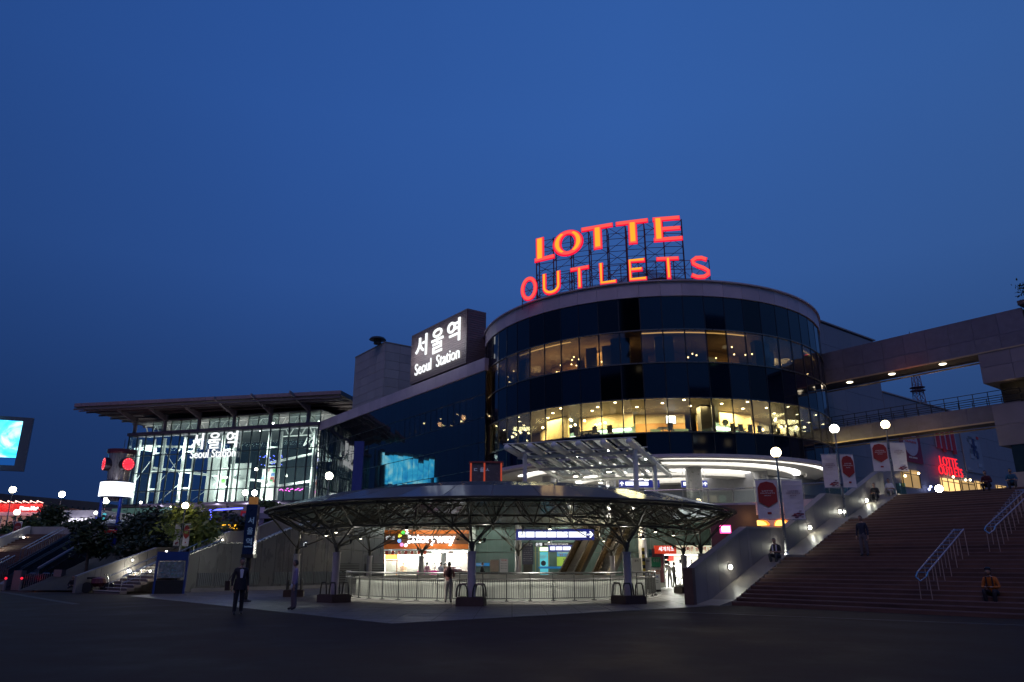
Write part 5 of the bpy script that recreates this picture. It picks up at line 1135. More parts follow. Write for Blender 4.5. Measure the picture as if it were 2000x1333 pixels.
# station name in white letters on the glass
sn = thing('station_name_letters', 'white lit Korean and English station name fixed across the hall glass', 'letter sign', hp(16,16,.5))
def hon(u, v): return on(u, v, hp(0,0,.45), HN)
for ch, (u0, v0, u1, v1, vt) in zip('서울역', ((373,879,395,878,848),(406,877,428,876,846),(440,875,462,874,843))):
    a = hon(u0, v0); c_ = hon(u1, v1); t_ = hon(u0, vt); lettering(ch, a, V(((c_-a).x,(c_-a).y,0)), V((0,0,t_.z-a.z)), E_SIGNW, sn, 'sign_letter', off=.012, depth=.15)
a = hon(371,896); c_ = hon(459,893); lettering('Seoul Station', a, V(((c_-a).x,(c_-a).y,0)), V((0,0,hon(371,880).z-a.z)), E_SIGNW, sn, 'sign_letter', off=.004, depth=.12, split=True)
# ---- concourse base under the hall, with lit shop windows and blue neon
cb = thing('concourse_base', 'low concourse building under the station hall with lit shop windows', 'building', hp(17,DZ,2))
m = MB(); m.frame(hp(2, DZ, -.3), -BD*36, -HN*20, V((0,0,4.4))); m.build('wall', mat('concourse_wall', (.12,.11,.12), .6), cb)
for k in range(8): MB().frame(hp(23.5+1.5*k, 8.2, -.15), -BD*1.3, -HN*.08, V((0,0,1.5))).build('window', mat('green_window', (.1,.2,.17), .2, emit=(.3,.6,.45), es=.12), cb)
MB().frame(hp(3, 9.75, 3.2), -BD*24, -HN*3.5, V((0,0,.2))).build('porch_slab', mat('porch_paint', (.4,.34,.42), .5), cb)
for k in range(6): MB().tube(hp(4+4*k, DZ, 2.8), hp(4+4*k, 9.75, 2.8), .18, n=10).build('porch_column', mat('post_paint'), cb)
for k in range(5): light('POINT', hp(5+5*k, 9.2, 1.2), 60, (.8,.75,1), .2, cb)
ne = thing('blue_neon_frame', 'blue and violet neon tube outlining the shop front among the trees', 'neon sign', at(440,994,57))
m = MB(); m.path([at(408,1044,57), at(412,1010,57), at(410,997,57), at(474,993,57)], .06, 6); m.path([at(502,993,66), at(540,990,66)], .06, 6); m.build('neon_tube', emis('blue_neon', (.08,.1,1), 5), ne)
for p_ in (at(412,1020,56.6), at(450,995,56.6)): light('POINT', p_, 14, (.2,.2,1), .3, ne)
ye = thing('yellow_shop_sign', 'long yellow lit shop sign half hidden by the trees', 'shop sign', at(440,1029,59)); a = at(417,1033,59); b = at(462,1025,59); MB().frame(a, (b.x-a.x,0,0), (0,.2,0), (0,0,b.z-a.z)).build('lit_panel', emis('yellow_sign', (1,.5,.03), 2.2), ye)
# ================================================================== the department store behind the cylinder, on the right
ED = V((.788,.616,0)).normalized(); EN = V((.616,-.788,0)).normalized(); EP = V((28,72,0))
def ep(s, z, d=0): return EP+ED*s+EN*d+V((0,0,z))
ml = thing('department_store', 'big grey windowless store block behind the cylinder with posters on it', 'building', ep(25,0,-5))
MB().frame(ep(-6,DZ,-.2), ED*26.4, -EN*20, V((0,0,27.5-DZ))).build('wall', mat('store_cladding', (.20,.20,.22), .55), ml)
MB().frame(ep(20.2,DZ,-.2), ED*48, -EN*20, V((0,0,21.2-DZ))).build('lower_wall', mat('store_cladding'), ml)
for j in range(8):
    z0 = DZ+2.6+j*2.4; z1 = min(z0+2.37, 27.45 if j < 8 else 0)
    for k in range(9):
        piece('wall_panel', mat('store_panel', (.21,.215,.235), .5, var=.07), ml, ep(-6+2.93*k+.01, z0), ED*2.91, -EN*.18, V((0,0,z1-z0)))
for j in range(5):
    z0 = DZ+2.6+j*2.6; z1 = min(z0+2.57, 21.2)
    for k in range(16): piece('wall_panel', mat('store_panel'), ml, ep(20.45+2.93*k, z0), ED*2.91, -EN*.18, V((0,0,z1-z0)))
MB().frame(ep(-6,27.5,.1), ED*26.5, -EN*20.2, V((0,0,.15))).build('coping', CLAD, ml); MB().frame(ep(20.45,21.15,.1), ED*48, -EN*20.2, V((0,0,.15))).build('coping', CLAD, ml)
def eon(u, v, d=.1): return on(u, v, ep(0,0,d), EN)
def eposter(name, lab, cat, u0, v0, u1, v1, m, draw=None, d=.15):
    a = eon(u0, v1, d); c_ = eon(u1, v1, d); top = eon(u0, v0, d); e = V(((c_-a).x,(c_-a).y,0)); h = top.z-a.z
    t = thing(name, lab, cat, a); MB().frame(a, e, -EN*.1, V((0,0,h))).build('sheet', m, t)
    if draw: draw(t, a, e, h)
    return t
def d1(t, a, e, h):
    el = MB(); c = a+e*.5+V((0,0,h*.62))+EN*.03; vs = [c+e*.36*math.cos(x)+V((0,0,h*.42*math.sin(x))) for x in [2*math.pi*i/28 for i in range(28)]]; el.add(vs+[v-EN*.02 for v in vs], [tuple(range(28)), tuple(range(28,56))[::-1]]); el.build('white_oval', mat('poster_cream', (.5,.44,.46), .6), t)
    lettering('LOTTE', a+e*.28+V((0,0,h*.72))+EN*.05, e*.44, V((0,0,h*.07)), RT, t); lettering('OUTLETS', a+e*.24+V((0,0,h*.6))+EN*.05, e*.52, V((0,0,h*.06)), RT, t); lettering('SEOUL STATION', a+e*.3+V((0,0,h*.12))+EN*.05, e*.4, V((0,0,h*.05)), WT, t)
eposter('wall_poster', 'crimson poster with white oval hung on the grey store wall', 'poster', 1764, 838, 1803, 900, mat('poster_crimson', (.22,.02,.05), .6), d1)
def d2(t, a, e, h):
    for k in range(4): MB().frame(a+e*(.02+.25*k)+EN*.02+V((0,0,-.4*(k%2))), e*.15, EN*.06, V((0,0,h))).build('red_streamer', mat('streamer_red', (.45,.02,.03), .6), t)
eposter('striped_hanging', 'red and white striped hanging beside the crimson poster', 'hanging banner', 1830, 828, 1869, 874, mat('streamer_white', (.40,.36,.40), .6), d2)
def d3(t, a, e, h):
    rnd = random.Random(2)
    for k in range(16): MB().frame(a+e*rnd.uniform(.05,.7)+V((0,0,h*rnd.uniform(.02,.85)))+EN*.02, e*rnd.uniform(.08,.25), EN*.03, V((0,0,h*rnd.uniform(.03,.12)))).build('rock_print', mat('rock_print%d' % (k%2), [(.12,.15,.17),(.32,.36,.38)][k%2], .6), t)
    for (x, y, dx, dy) in ((.55,.55,.12,.3),(.45,.62,.3,.07),(.5,.42,.09,.16),(.66,.36,.09,.2)): MB().frame(a+e*x+V((0,0,h*y))+EN*.05, e*dx, EN*.02, V((0,0,h*dy))).build('climber_print', mat('climber_print', (.03,.04,.12), .6), t)
    MB().frame(a+e*.82+V((0,0,h*.86))+EN*.05, e*.12, EN*.02, V((0,0,h*.07))).build('red_mark', RT, t)
eposter('advert_panel', 'pale framed poster of a climber on rocks at the right of the store wall', 'poster', 1889, 844, 1924, 921, mat('poster_sky', (.26,.29,.32), .6), d3)
sg = thing('store_name_sign', 'small red neon LOTTE OUTLETS lettering on the grey store wall', 'letter sign', eon(1850,910))
ER = emis('red_neon_letter', (1,.02,.035), 1.4)
for s, u0, v0, u1, v1, vt in (('LOTTE',1837,909,1871,912,891),('OUTLETS',1835,926,1881,930,909)):
    a = eon(u0,v0,.35); c_ = eon(u1,v1,.35); lettering(s, V((a.x,a.y,a.z)), V(((c_-a).x,(c_-a).y,0)), V((0,0,eon(u0,vt,.35).z-a.z)), ER, sg, 'sign_letter', off=.0, depth=.08, split=True)
light('AREA', eon(1858,912,1.2), 14, (1,.05,.08), 3, sg, rot=(R(90),0,math.atan2(EN.y,EN.x)-math.pi/2+math.pi))
# lit shop entrances at its foot
sf_ = thing('store_entrance', 'row of warm lit glass shop fronts at the foot of the grey store', 'shop front', eon(1880,965))
def lit_window(u0, u1, v0, v1, es_, name='shop_window'):
    a = eon(u0,v1,-.6); c_ = eon(u1,v1,-.6); e = V(((c_-a).x,(c_-a).y,0)); h = eon(u0,v0,-.6).z-a.z
    a = eon(u0,v1,.12); c_ = eon(u1,v1,.12); e = V(((c_-a).x,(c_-a).y,0)); h = eon(u0,v0,.12).z-a.z
    o = MB().frame(a, e, -EN*.08, V((0,0,h))).build(name, mat('warm_window%s'%es_, (.3,.2,.08), .4, emit=(1,.62,.22), es=es_, var=0), sf_)
    n = max(2, int(e.length/1.6))
    for k in range(n+1): MB().beam(a+e*(k/n)+EN*.05, a+e*(k/n)+EN*.05+V((0,0,h)), .09, .08).build('frame_bar', BLACK, o)
    MB().beam(a+EN*.05+V((0,0,h*.75)), a+e+EN*.05+V((0,0,h*.75)), .08, .08).build('frame_bar', BLACK, o)
    return a, e, h
lit_window(1765,1798,916,950,.35); lit_window(1842,1876,934,958,1.5); lit_window(1880,1905,940,958,.45); lit_window(1908,1924,940,958,.9); lit_window(1948,1966,948,956,1.0)
for u, v, c_ in ((1768,930,3),(1794,925,3),(1815,956,1),(1818,951,1),(1886,938,2),(1895,938,2),(1862,932,2)):
    p = eon(u, v, .5); MB().sphere(p, .14, 8, 6).build('entrance_lamp', emis('warm_spot', (1,.72,.35), 12) if c_ != 1 else emis('blue_spot', (.5,.55,1), 8), sf_)
light('AREA', eon(1862,950,2.5), 220, (1,.7,.35), 4, sf_, rot=(R(90),0,math.atan2(EN.y,EN.x)-math.pi/2))
# ================================================================== the two footbridges and the stair tower on the right
KD = V((.61,-.79,0)).normalized(); KN = V((-.79,-.61,0)).normalized()
def bridge(name, lab, P, L_, z0, z1, wd, mt, npan, rails=False):
    t = thing(name, lab, 'bridge', P+KD*L_/2+V((0,0,z0)))
    zm = z0+(z1-z0)*.38
    for k in range(npan):
        a = P+KD*(L_*k/npan+.01); e = KD*(L_/npan-.02)
        if not rails:
            piece('upper_panel', mt, t, a+V((0,0,zm+.04)), e, KN*.12, V((0,0,z1-zm-.04))); piece('lower_panel', mt, t, a+KN*.06+V((0,0,z0)), e, KN*.14, V((0,0,zm-z0)))
            piece('upper_panel', mt, t, a-KN*wd+V((0,0,zm+.04)), e, KN*.12, V((0,0,z1-zm-.04)))
        else: piece('side_panel', mt, t, a+V((0,0,z0)), e, KN*.14, V((0,0,z1-z0)))
    MB().frame(P-KN*.01+V((0,0,z0+.1)), KD*L_, -KN*wd, V((0,0,.35))).build('deck_underside', mat('dark_soffit', (.035,.028,.025), .6), t)
    if not rails: MB().frame(P-KN*.01+V((0,0,z1-.3)), KD*L_, -KN*wd, V((0,0,.2))).build('top_cover', CONC, t)
    for o in (.12, -wd): MB().frame(P+KN*o+V((0,0,z0-.12)), KD*L_, KN*.14, V((0,0,.12))).build('edge_trim', mat('warm_trim', (.5,.38,.25), .4, metal=.3), t)
    return t
ub = bridge('enclosed_footbridge', 'closed grey footbridge from the cylinder to the stair tower, upper of the two', V((30.5,72.6,0)), 19.6, 18.9, 22.0, 3.4, CLADB and mat('bridge_panel', (.145,.14,.185), .5, var=.16), 10)
for i, s in enumerate((3.4, 7.6, 12.2, 16.6)):
    p = V((30.5,72.6,0))+KD*s-KN*1.6+V((0,0,19.0)); MB().lathe(p-V((0,0,.06)), [(.25,0),(.32,.06)], 14).build('soffit_lamp', emis('soffit_lamp', (1,.85,.6), 5), ub); light('POINT', p-V((0,0,.25)), 2.5, (1,.8,.55), .15, ub)
light('AREA', V((30.5,72.6,0))+KD*10+KN*.9+V((0,0,18.2)), 12, (1,.2,.06), 2.4, ub, rot=(R(180),0,0))
lb = bridge('open_footbridge', 'open footbridge with railings running to the stair tower, lower of the two', V((30.6,73.8,0)), 18.8, 13.1, 14.5, 3.0, mat('bridge_panel'), 9, True)
for o in (.0, -3.0):
    for k in range(17): a = V((30.6,73.8,0))+KD*(18.8*k/16)+KN*o+V((0,0,14.5)); rod('rail_post', DSTEEL, lb, a, a+V((0,0,1.15)), .035, 6)
    for z in (1.15, .75, .35): a = V((30.6,73.8,0))+KN*o+V((0,0,14.5+z)); rod('rail', DSTEEL, lb, a, a+KD*18.8, .03, 6)
light('AREA', V((30.6,73.8,0))+KD*11+KN*1.4+V((0,0,12.2)), 20, (1,.55,.2), 3, lb, rot=(R(180),0,0))
TP = V((40.2,60.2,0))      # the stair tower: blocks of purple grey panels with dark openings
tw = thing('stair_tower', 'purple grey panelled stair tower with dark green windows at the right frame edge', 'building', TP+KD*6)
def block(za, zb_, s0_, s1_, m, d0=.0, rows_=2, pw_=2.4, name='wall_panel'):
    MB().frame(TP+KD*(s0_+.05)+KN*(d0-.16)+V((0,0,za)), KD*(s1_-s0_-.1), -KN*8, V((0,0,zb_-za))).build('core', mat('tower_core', (.1,.09,.1), .6), tw)
    n = max(1, round((s1_-s0_)/pw_))
    for j in range(rows_):
        for k in range(n):
            piece(name, m, tw, TP+KD*(s0_+(s1_-s0_)*k/n+.012)+KN*(d0-.15)+V((0,0,za+(zb_-za)*j/rows_+.012)), KD*((s1_-s0_)/n-.024), KN*.15, V((0,0,(zb_-za)/rows_-.024)))
    m2 = max(1, round(8/pw_))
    for j in range(rows_):
        for k in range(m2): piece(name, m, tw, TP+KD*s0_+KN*(d0-.16-8*(k+1)/m2+.01)+V((0,0,za+(zb_-za)*j/rows_+.012)), KD*.05, KN*(8/m2-.03), V((0,0,(zb_-za)/rows_-.024)))
block(16.2, 18.9, .0, 12, CLADP, .3)
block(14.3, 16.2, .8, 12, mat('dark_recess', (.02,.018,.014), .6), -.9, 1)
block(10.9, 14.3, .2, 12, CLADP, .1, 2)
block(8.7, 10.9, 1.0, 12, mat('dark_green_window', (.012,.022,.022), .1, spec=.8), .0, 1, 1.9, 'window_pane')
block(0, 8.7, .6, 12, CLADP, .1, 4)
block(18.9, 22.2, 4.1, 12, mat('dark_column_panel', (.06,.04,.045), .5), .2, 2)
MB().frame(TP+KD*3.7+KN*.5+V((0,0,22.2)), KD*9, -KN*9, V((0,0,.35))).build('roof', mat('tower_roof', (.08,.06,.06), .6), tw)
for z in (14.5,14.9,15.3): rod('balcony_rail', DSTEEL, tw, TP+KD*1.2+KN*.15+V((0,0,z)), TP+KD*12+KN*.15+V((0,0,z)), .035, 6)
light('POINT', TP+KD*2+KN*.3+V((0,0,15.8)), 6, (1,.7,.4), .1, tw)
# far lattice mast and roof beacons
mp_ = at(1797,790,150); ms = thing('lattice_mast', 'far red and grey lattice radio mast between the two footbridges', 'mast', (mp_.x,150,0)); zt3 = at(1797,735,150).z
mb = MB()
for k in range(14):
    z0 = 14+(zt3-14)*k/14; z1 = 14+(zt3-14)*(k+1)/14; w0 = 1.9*(1-k/20); w1_ = 1.9*(1-(k+1)/20)
    for i in range(4):
        sx, sy = [(1,1),(1,-1),(-1,-1),(-1,1)][i]; sx2, sy2 = [(1,1),(1,-1),(-1,-1),(-1,1)][(i+1)%4]; a = V((mp_.x+sx*w0,150+sy*w0,z0)); b = V((mp_.x+sx*w1_,150+sy*w1_,z1)); c_ = V((mp_.x+sx2*w1_,150+sy2*w1_,z1)); d_ = V((mp_.x+sx2*w0,150+sy2*w0,z0))
        mb.tube(a,b,.09,n=4); mb.tube(b,c_,.05,n=4); mb.tube(a,c_,.05,n=4); mb.tube(d_,b,.05,n=4)
mb.build('lattice', mat('mast_paint', (.22,.13,.15), .5), ms)
for z in (at(1797,758,150).z, at(1797,764,150).z): MB().lathe((mp_.x,150,z), [(1.5,0),(1.5,.06)], 14).build('platform', mat('mast_paint'), ms)
bp2 = at(1777,655,68); bc = thing('red_beacon', 'tiny red warning light on a rod above the upper footbridge', 'beacon', bp2); rod('rod', DSTEEL, bc, at(1777,668,68)-V((0,0,.5)), bp2+V((0,0,.35)), .03, 6); MB().sphere(bp2, .12, 8, 6).build('lens', emis('beacon_red', (1,.05,.06), 5), bc)
bp2 = at(1894.5,632,62); bc = thing('rod_lamp', 'small unlit lamp on a rod above the upper footbridge', 'lamp', bp2); rod('rod', DSTEEL, bc, at(1894.5,645,62)-V((0,0,.4)), bp2, .03, 6); MB().lathe(bp2, [(.09,0),(.09,.2),(.03,.28)], 8).build('head', BLACK, bc)
# ================================================================== left: stair, retaining walls, bank
UD = V((.625,.78,0)).normalized(); UF = V((UD.y,-UD.x,0)); U0 = V((-19,45.5,0))
def up_(s, z, d=0): return U0+UD*s+UF*d+V((0,0,z))
def uon(u, v, d=0): p = on(u, v, up_(0,0,d), UF); return (p-U0).dot(UD), p.z
def profile_wall(t, pts, d, th, m, cm, step, name='wall_panel', smax=None):
    pr = [uon(u, v, d) for u, v in pts]
    if smax: pr = [p for p in pr if p[0] < smax-.1]+[(smax, pr[-1][1] if pr[-1][0] < smax else pr[-1][1])]
    def z_(s):
        for (a, za), (b, zb_) in zip(pr, pr[1:]):
            if s <= b: return za+(zb_-za)*(s-a)/(b-a)
        return pr[-1][1]
    cuts = sorted(set([p[0] for p in pr]+[pr[0][0]+step*k for k in range(1, 60) if pr[0][0]+step*k < pr[-1][0] and all(abs(pr[0][0]+step*k-p[0]) > .2 for p in pr)]))
    for a, b in zip(cuts, cuts[1:]):
        q = [up_(a+.008,0,d), up_(a+.008,0,d-th), up_(b-.008,0,d-th), up_(b-.008,0,d)]
        MB().hexa(q+[q[i]+V((0,0,z)) for i, z in enumerate((z_(a),z_(a),z_(b),z_(b)))]).build(name, m, t)
    for (a, za), (b, zb_) in zip(pr, pr[1:]):
        q = [up_(a,za,d+.03), up_(a,za,d-th-.03), up_(b,zb_,d-th-.03), up_(b,zb_,d+.03)]; MB().hexa(q+[x+V((0,0,.08)) for x in q]).build('coping', cm, t)
    return pr, z_
fw = thing('front_retaining_wall', 'grey metal and stone clad wall behind the two standing men', 'wall', up_(7,0))
GW = mat('metal_clad_wall', (.095,.097,.10), .28, metal=.25, var=.15, scale=.8, stretch=(1,1,.25))
prw, zf = profile_wall(fw, [(357,1089),(429,1062),(502,1062),(558,1038),(640,1008)], 0, .3, GW, STEEL, 1.05, smax=14.9)
for k in range(14):
    if k in (4,): continue
    s = .35+1.05*k
    if s+.9 > 11: break
    for j in range(8): piece('frosted_rib', mat('frosted_rib', (.15,.17,.16), .35, var=.1), fw, up_(s+.12*j,.35,.005), UD*.07, UF*.03, V((0,0,.75)))
MB().frame(up_(-.05,0,.01), UD*15, UF*.08, V((0,0,.22))).build('plinth', GRAN, fw)
for (u0,u1) in ((650,700),(712,750)):
    s0_ = uon(u0,1120)[0]; s1_ = uon(u1,1120)[0]; za = uon(u0,1142)[1]; zb_ = uon(u0,1101)[1]
    f = MB().frame(up_(s0_,za,.01), UD*(s1_-s0_), UF*.05, V((0,0,zb_-za))).build('vent_recess', BLACK, fw)
    for j in range(9): piece('louvre', mat('louvre_paint', (.10,.10,.10), .5), f, up_(s0_+.05, za+(zb_-za)*(j+.2)/9, .06), UD*(s1_-s0_-.1), UF*.05, V((0,0,.06)))
m = MB(); m.path([up_(prw[0][0], prw[0][1]+.16, .05), up_(prw[1][0], prw[1][1]+.16, .05)], .035, 6); m.path([up_(prw[2][0], prw[2][1]+.16, .05), up_(prw[3][0], prw[3][1]+.16, .05)], .035, 6); m.build('top_rail', STEEL, fw)
brk = thing('rear_retaining_wall', 'long sloping grey parapet wall rising behind the left steps', 'wall', up_(0,0,-4))
profile_wall(brk, [(150,1128),(187,1114),(307,1072),(350,1072),(451,1040),(482,1040),(545,1015),(640,990)], -4, .3, mat('parapet_cladding'), GRAN, 1.3)
ls = thing('side_stairs', 'narrow flight of pale steps climbing right between two walls behind the blue map stand', 'staircase', up_(-4,0,-2))
for k in range(15):
    MB().frame(up_(-3.95+.36*k, .16*k if k else 0, -.35), UD*(.38 if k < 14 else 4), -UF*3.4, V((0,0,.16))).build('step', mat('pale_step', (.20,.15,.13), .6, var=.2), ls)
for k in range(14): MB().frame(up_(-4.01+.36*k, .16*k+.13, -.35), UD*.05, -UF*3.4, V((0,0,.035))).build('nosing', mat('step_nosing_pale', (.4,.38,.36), .5), ls)
for d in (-.45,-2.0):
    t = thing('side_handrail', 'steel handrail with posts on the side stairs, '+('front one' if d > -1 else 'rear one'), 'handrail', up_(-4.4,0,d), group='handrails on the side stairs')
    rod('rail', STEEL, t, up_(-3.9,.95,d), up_(1.1,3.15,d), .03); rod('lower_rail', STEEL, t, up_(-3.9,.55,d), up_(1.1,2.75,d), .018)
    for k in range(6): rod('post', STEEL, t, up_(-3.9+k,.0+.42*k,d), up_(-3.9+k,.95+.44*k,d), .022, 6)
for i, (u, v) in enumerate(((251.5,1115.5),(258,1094.5),(292.5,1116),(434,1055),(538,1044),(324.5,1077.5))):
    s_, z_ = uon(u, v, -3.9 if i in (0,1,3) else (-.3 if i != 4 else -1)); p = up_(s_, z_, -3.9 if i in (0,1,3) else (-.3 if i != 4 else -1)); big = i == 0
    t = thing('wall_spot', ['brightest round lamp on the sloping wall above the side stairs','small lamp on the sloping wall above the brightest one','small lamp at the top of the stair rail beside the blue map stand','small lamp on the rear wall left of the blue pillar sign','small lamp on the sloping rail right of the blue pillar sign','small lamp just above the blue map stand'][i], 'wall light', p, group='small lamps along the left walls')
    MB().tube(p, p+UF*.05, .1 if big else .07, n=12).build('rim', STEEL, t); MB().sphere(p+UF*.06, .085 if big else .05, 8, 6).build('lens', emis('wall_light_lens', (1,1,.85), 45) if big else emis('small_lens', (1,.98,.85), 14), t)
    light('POINT', p+UF*.3, 28 if big else 8, (1,1,.8), .06, t)
# planted bank between the walls and the deck
bm_ = MB(); nx, ny = 26, 12; grid = []
for j in range(ny+1):
    for i in range(nx+1):
        x = -33.1+i*(23.1/nx); y0_ = max(46.0, 48.4+(x+22.35)*1.248) if x > -30 else 58.2; y = y0_+(67-y0_)*j/ny
        zf0 = min(4.6, max(.3, 1.0+(x+25)*.42)) if x > -30 else 1.7; z = zf0+(5.3-zf0)*min(1, (j/ny)*1.25)**1.3 + random.uniform(-.06,.06) if j else .1; grid.append(V((x, y, z)))
bm_.add(grid, [(j*(nx+1)+i, j*(nx+1)+i+1, (j+1)*(nx+1)+i+1, (j+1)*(nx+1)+i) for j in range(ny) for i in range(nx)])
bm_.build('planted_bank', mat('soil', (.04,.035,.02), .9, var=.3, bump=.3), kind='structure', smooth=True)
# blue map stand
k0 = gnd(296,1164); k1 = gnd(354,1164); k1 = V((k1.x, k0.y+.3, 0)); kd = (k1-k0); kn = V((kd.y,-kd.x,0)).normalized()
ms_ = thing('map_stand', 'blue framed city map stand beside the side stairs', 'information stand', (k0+k1)/2)
H_ = at(325,1078,k0.y).z
for f_ in (0,.94): MB().frame(k0+kd*f_, kd*.06, -kn*.18, V((0,0,H_))).build('side_frame', mat('stand_blue', (.02,.05,.20), .35, var=.05), ms_)
MB().frame(k0+kd*.06+V((0,0,H_*.80)), kd*.88, -kn*.18, V((0,0,H_*.2))).build('header', mat('stand_blue'), ms_)
MB().frame(k0+kd*.1-kn*.05+V((0,0,H_*.40)), kd*.8, -kn*.05, V((0,0,H_*.37))).build('map_panel', mat('map_print', (.16,.20,.21), .25, var=.5, scale=5), ms_)
MB().frame(k0+kd*.06-kn*.04+V((0,0,.08)), kd*.88, -kn*.1, V((0,0,H_*.31))).build('lower_panel', BLACK, ms_)
MB().frame(k0-kd*.05+kn*.1, kd*1.1, -kn*.4, V((0,0,.08))).build('base', GRAN, ms_)
rnd = random.Random(9)
for k in range(22): MB().frame(k0+kd*rnd.uniform(.12,.8)-kn*.045+V((0,0,H_*rnd.uniform(.42,.74))), kd*rnd.uniform(.02,.1), kn*.006, V((0,0,rnd.uniform(.02,.07)))).build('map_patch', mat('map_patch%d'%(k%3), [(.10,.30,.33),(.32,.30,.26),(.09,.22,.10)][k%3], .5), ms_)
# pillar sign
pb = gnd(478,1176); pz0, pz1 = at(480,1083,pb.y).z, at(488,986,pb.y).z
ps_ = thing('pillar_sign', 'tall navy pillar sign with vertical Korean lettering behind the man in a suit', 'pillar sign', pb)
MB().tube(pb, pb+V((0,0,pz0)), .11, n=12).build('pole', DSTEEL, ps_); MB().lathe(pb, [(.28,0),(.28,.05),(.14,.1)], 12).build('base', DSTEEL, ps_)
x0 = at(475,1040,pb.y).x; x1 = at(500,1040,pb.y).x; xm = x0+(x1-x0)*.2
MB().prism([(x0,pb.y+.12),(xm,pb.y-.2),(x1,pb.y-.14),(x1-.02,pb.y+.3)], pz0, pz1).build('panel_box', mat('pillar_navy', (.012,.03,.09), .3, var=.08), ps_)
MB().prism([(x0-.01,pb.y+.115),(xm-.012,pb.y-.212),(xm-.005,pb.y-.19),(x0+.01,pb.y+.12)], pz0, pz1-.01).build('grey_side_panel', mat('pillar_grey', (.12,.12,.13), .4), ps_)
MB().prism([(x0-.04,pb.y+.14),(xm-.02,pb.y-.24),(x1+.04,pb.y-.18),(x1+.02,pb.y+.34)], pz0-.16, pz0).build('lower_cap', DSTEEL, ps_)
for i, ch in enumerate('서울역'): lettering(ch, (xm+.13, pb.y-.212, pz1-.88-.46*i), (.26,.0,0), (0,0,.3), mat('pillar_print', (.16,.24,.36), .5, emit=(.12,.2,.34), es=.25), ps_)
lettering('Seoul Station', (xm+.08, pb.y-.212, pz0+.3), (.34,0,0), (0,0,.07), mat('pillar_print'), ps_)
MB().prism([(x0+.08,pb.y+.1),(xm+.04,pb.y-.12),(x1-.08,pb.y-.08),(x1-.1,pb.y+.2)], pz1, pz1+.34).build('amber_cap', mat('amber_cap', (.25,.12,.04), .4, emit=(.9,.4,.1), es=.15), ps_)
for u in (479,497):
    p = at(u,963,pb.y); MB().tube((p.x,pb.y+.05,pz1+.3), (p.x,pb.y+.05,p.z-.1), .03, n=6).build('lamp_stalk', STEEL, ps_); MB().sphere((p.x,pb.y,p.z), .12, 12, 8).build('lamp_globe', emis('hot_globe', (1,.96,.85), 55), ps_); light('POINT', (p.x,pb.y,p.z), 55, (1,.95,.85), .12, ps_)
# ---- left lamp posts on the deck
for i, (u, v, Y, zb_, warm) in enumerate(((25,957,90,DZ,0),(121,966,95,DZ,0),(207,978,88,DZ,0),(643,930,75,DZ,0),(33,1001,60,1.6,0))):
    p = at(u, v, Y); nm = ['far left lamp post above the red lit restaurant','lamp post with white globe above the dark cone tree','lamp post with white globe seen beside the clock tower','lamp post with white globe between the station hall and the glass wing','lower left lamp post with a banner beside the far stairs'][i]
    zb_ = 3.85 if u in (25,121) else zb_; lamp_post(nm, (p.x, Y, zb_), p.z-zb_, bool(warm), .38 if Y > 70 else .22, 'lamp posts on the left', 200 if Y > 70 else 70)
pl = at(362,988,46); lamp_post('lamp post by the lit tree behind the blue map stand', (pl.x, 46, 0), pl.z, True, .2, 'lamp posts on the left', 230).name
for (px_, Y, v0, v1, u0, w1, k, s_) in ((362,46,1024,1066,357,10,'red',1),(362,46,1024,1066,357,10,'white',-1)):
    z1 = at(u0,v0,Y).z; z0 = at(u0,v1,Y).z; banner(('red shield banner on the right' if s_ > 0 else 'white banner on the left')+' of the lamp post by the lit tree', (pl.x,46,0), (s_*w1*1.02*Y/FPX*1.1,.05,0), z0, z1, k, 'banners on the lamp posts')
p = at(33,1001,60); banner('red shield banner on the lower left lamp post', (p.x-.1,60,0), (.62,0,0), at(33,1051,60).z, at(33,1020,60).z, 'red', 'banners on the lamp posts')
pq = at(491,1010,60); t = lamp_post('slim pole hidden behind the pillar sign carrying two banners', (pq.x,60,2), 7.0, False, .12, 'lamp posts on the left', 40)
b = thing('banner', 'red vertical banner with white Korean lettering left of the pillar sign', 'banner', (at(474,1045,60).x,60,at(474,1046,60).z), group='banners on the lamp posts')
a = at(465.5,1045,60); c_ = at(478,1045,60); zt_ = at(470,998,60).z; MB().frame(a, (c_.x-a.x,0,0), (0,.02,0), (0,0,zt_-a.z)).build('cloth', mat('banner_bright_red', (.5,.03,.03), .6, emit=(.7,.03,.03), es=.12), b)
for i, ch in enumerate('하이하스'): lettering(ch, (a.x+.12,59.98,zt_-.5-.36*i), (.28,0,0), (0,0,.26), WT, b)
MB().frame(a+V((.05,-.02,.08)), (c_.x-a.x-.1,0,0), (0,.02,0), (0,0,.4)).build('photo_print', mat('photo_print', (.4,.42,.5), .6, var=.5, scale=6), b)
b = thing('banner', 'pale pink banner with petal print right of the pillar sign', 'banner', (at(509,1030,60).x,60,at(509,1030,60).z), group='banners on the lamp posts')
a = at(501,1030,60); c_ = at(514,1029,60); zt_ = at(508,991,60).z; MB().frame(a, (c_.x-a.x,0,0), (0,.02,0), (0,0,zt_-a.z)).build('cloth', mat('banner_pale_pink', (.6,.48,.44), .6), b)
for k in range(5): MB().frame(a+V((.06+.1*k,-.012,.08+.06*k)), (.1,0,0), (0,.01,0), (0,0,.05)).build('petal_print', mat('petal_red', (.35,.03,.05), .6), b)
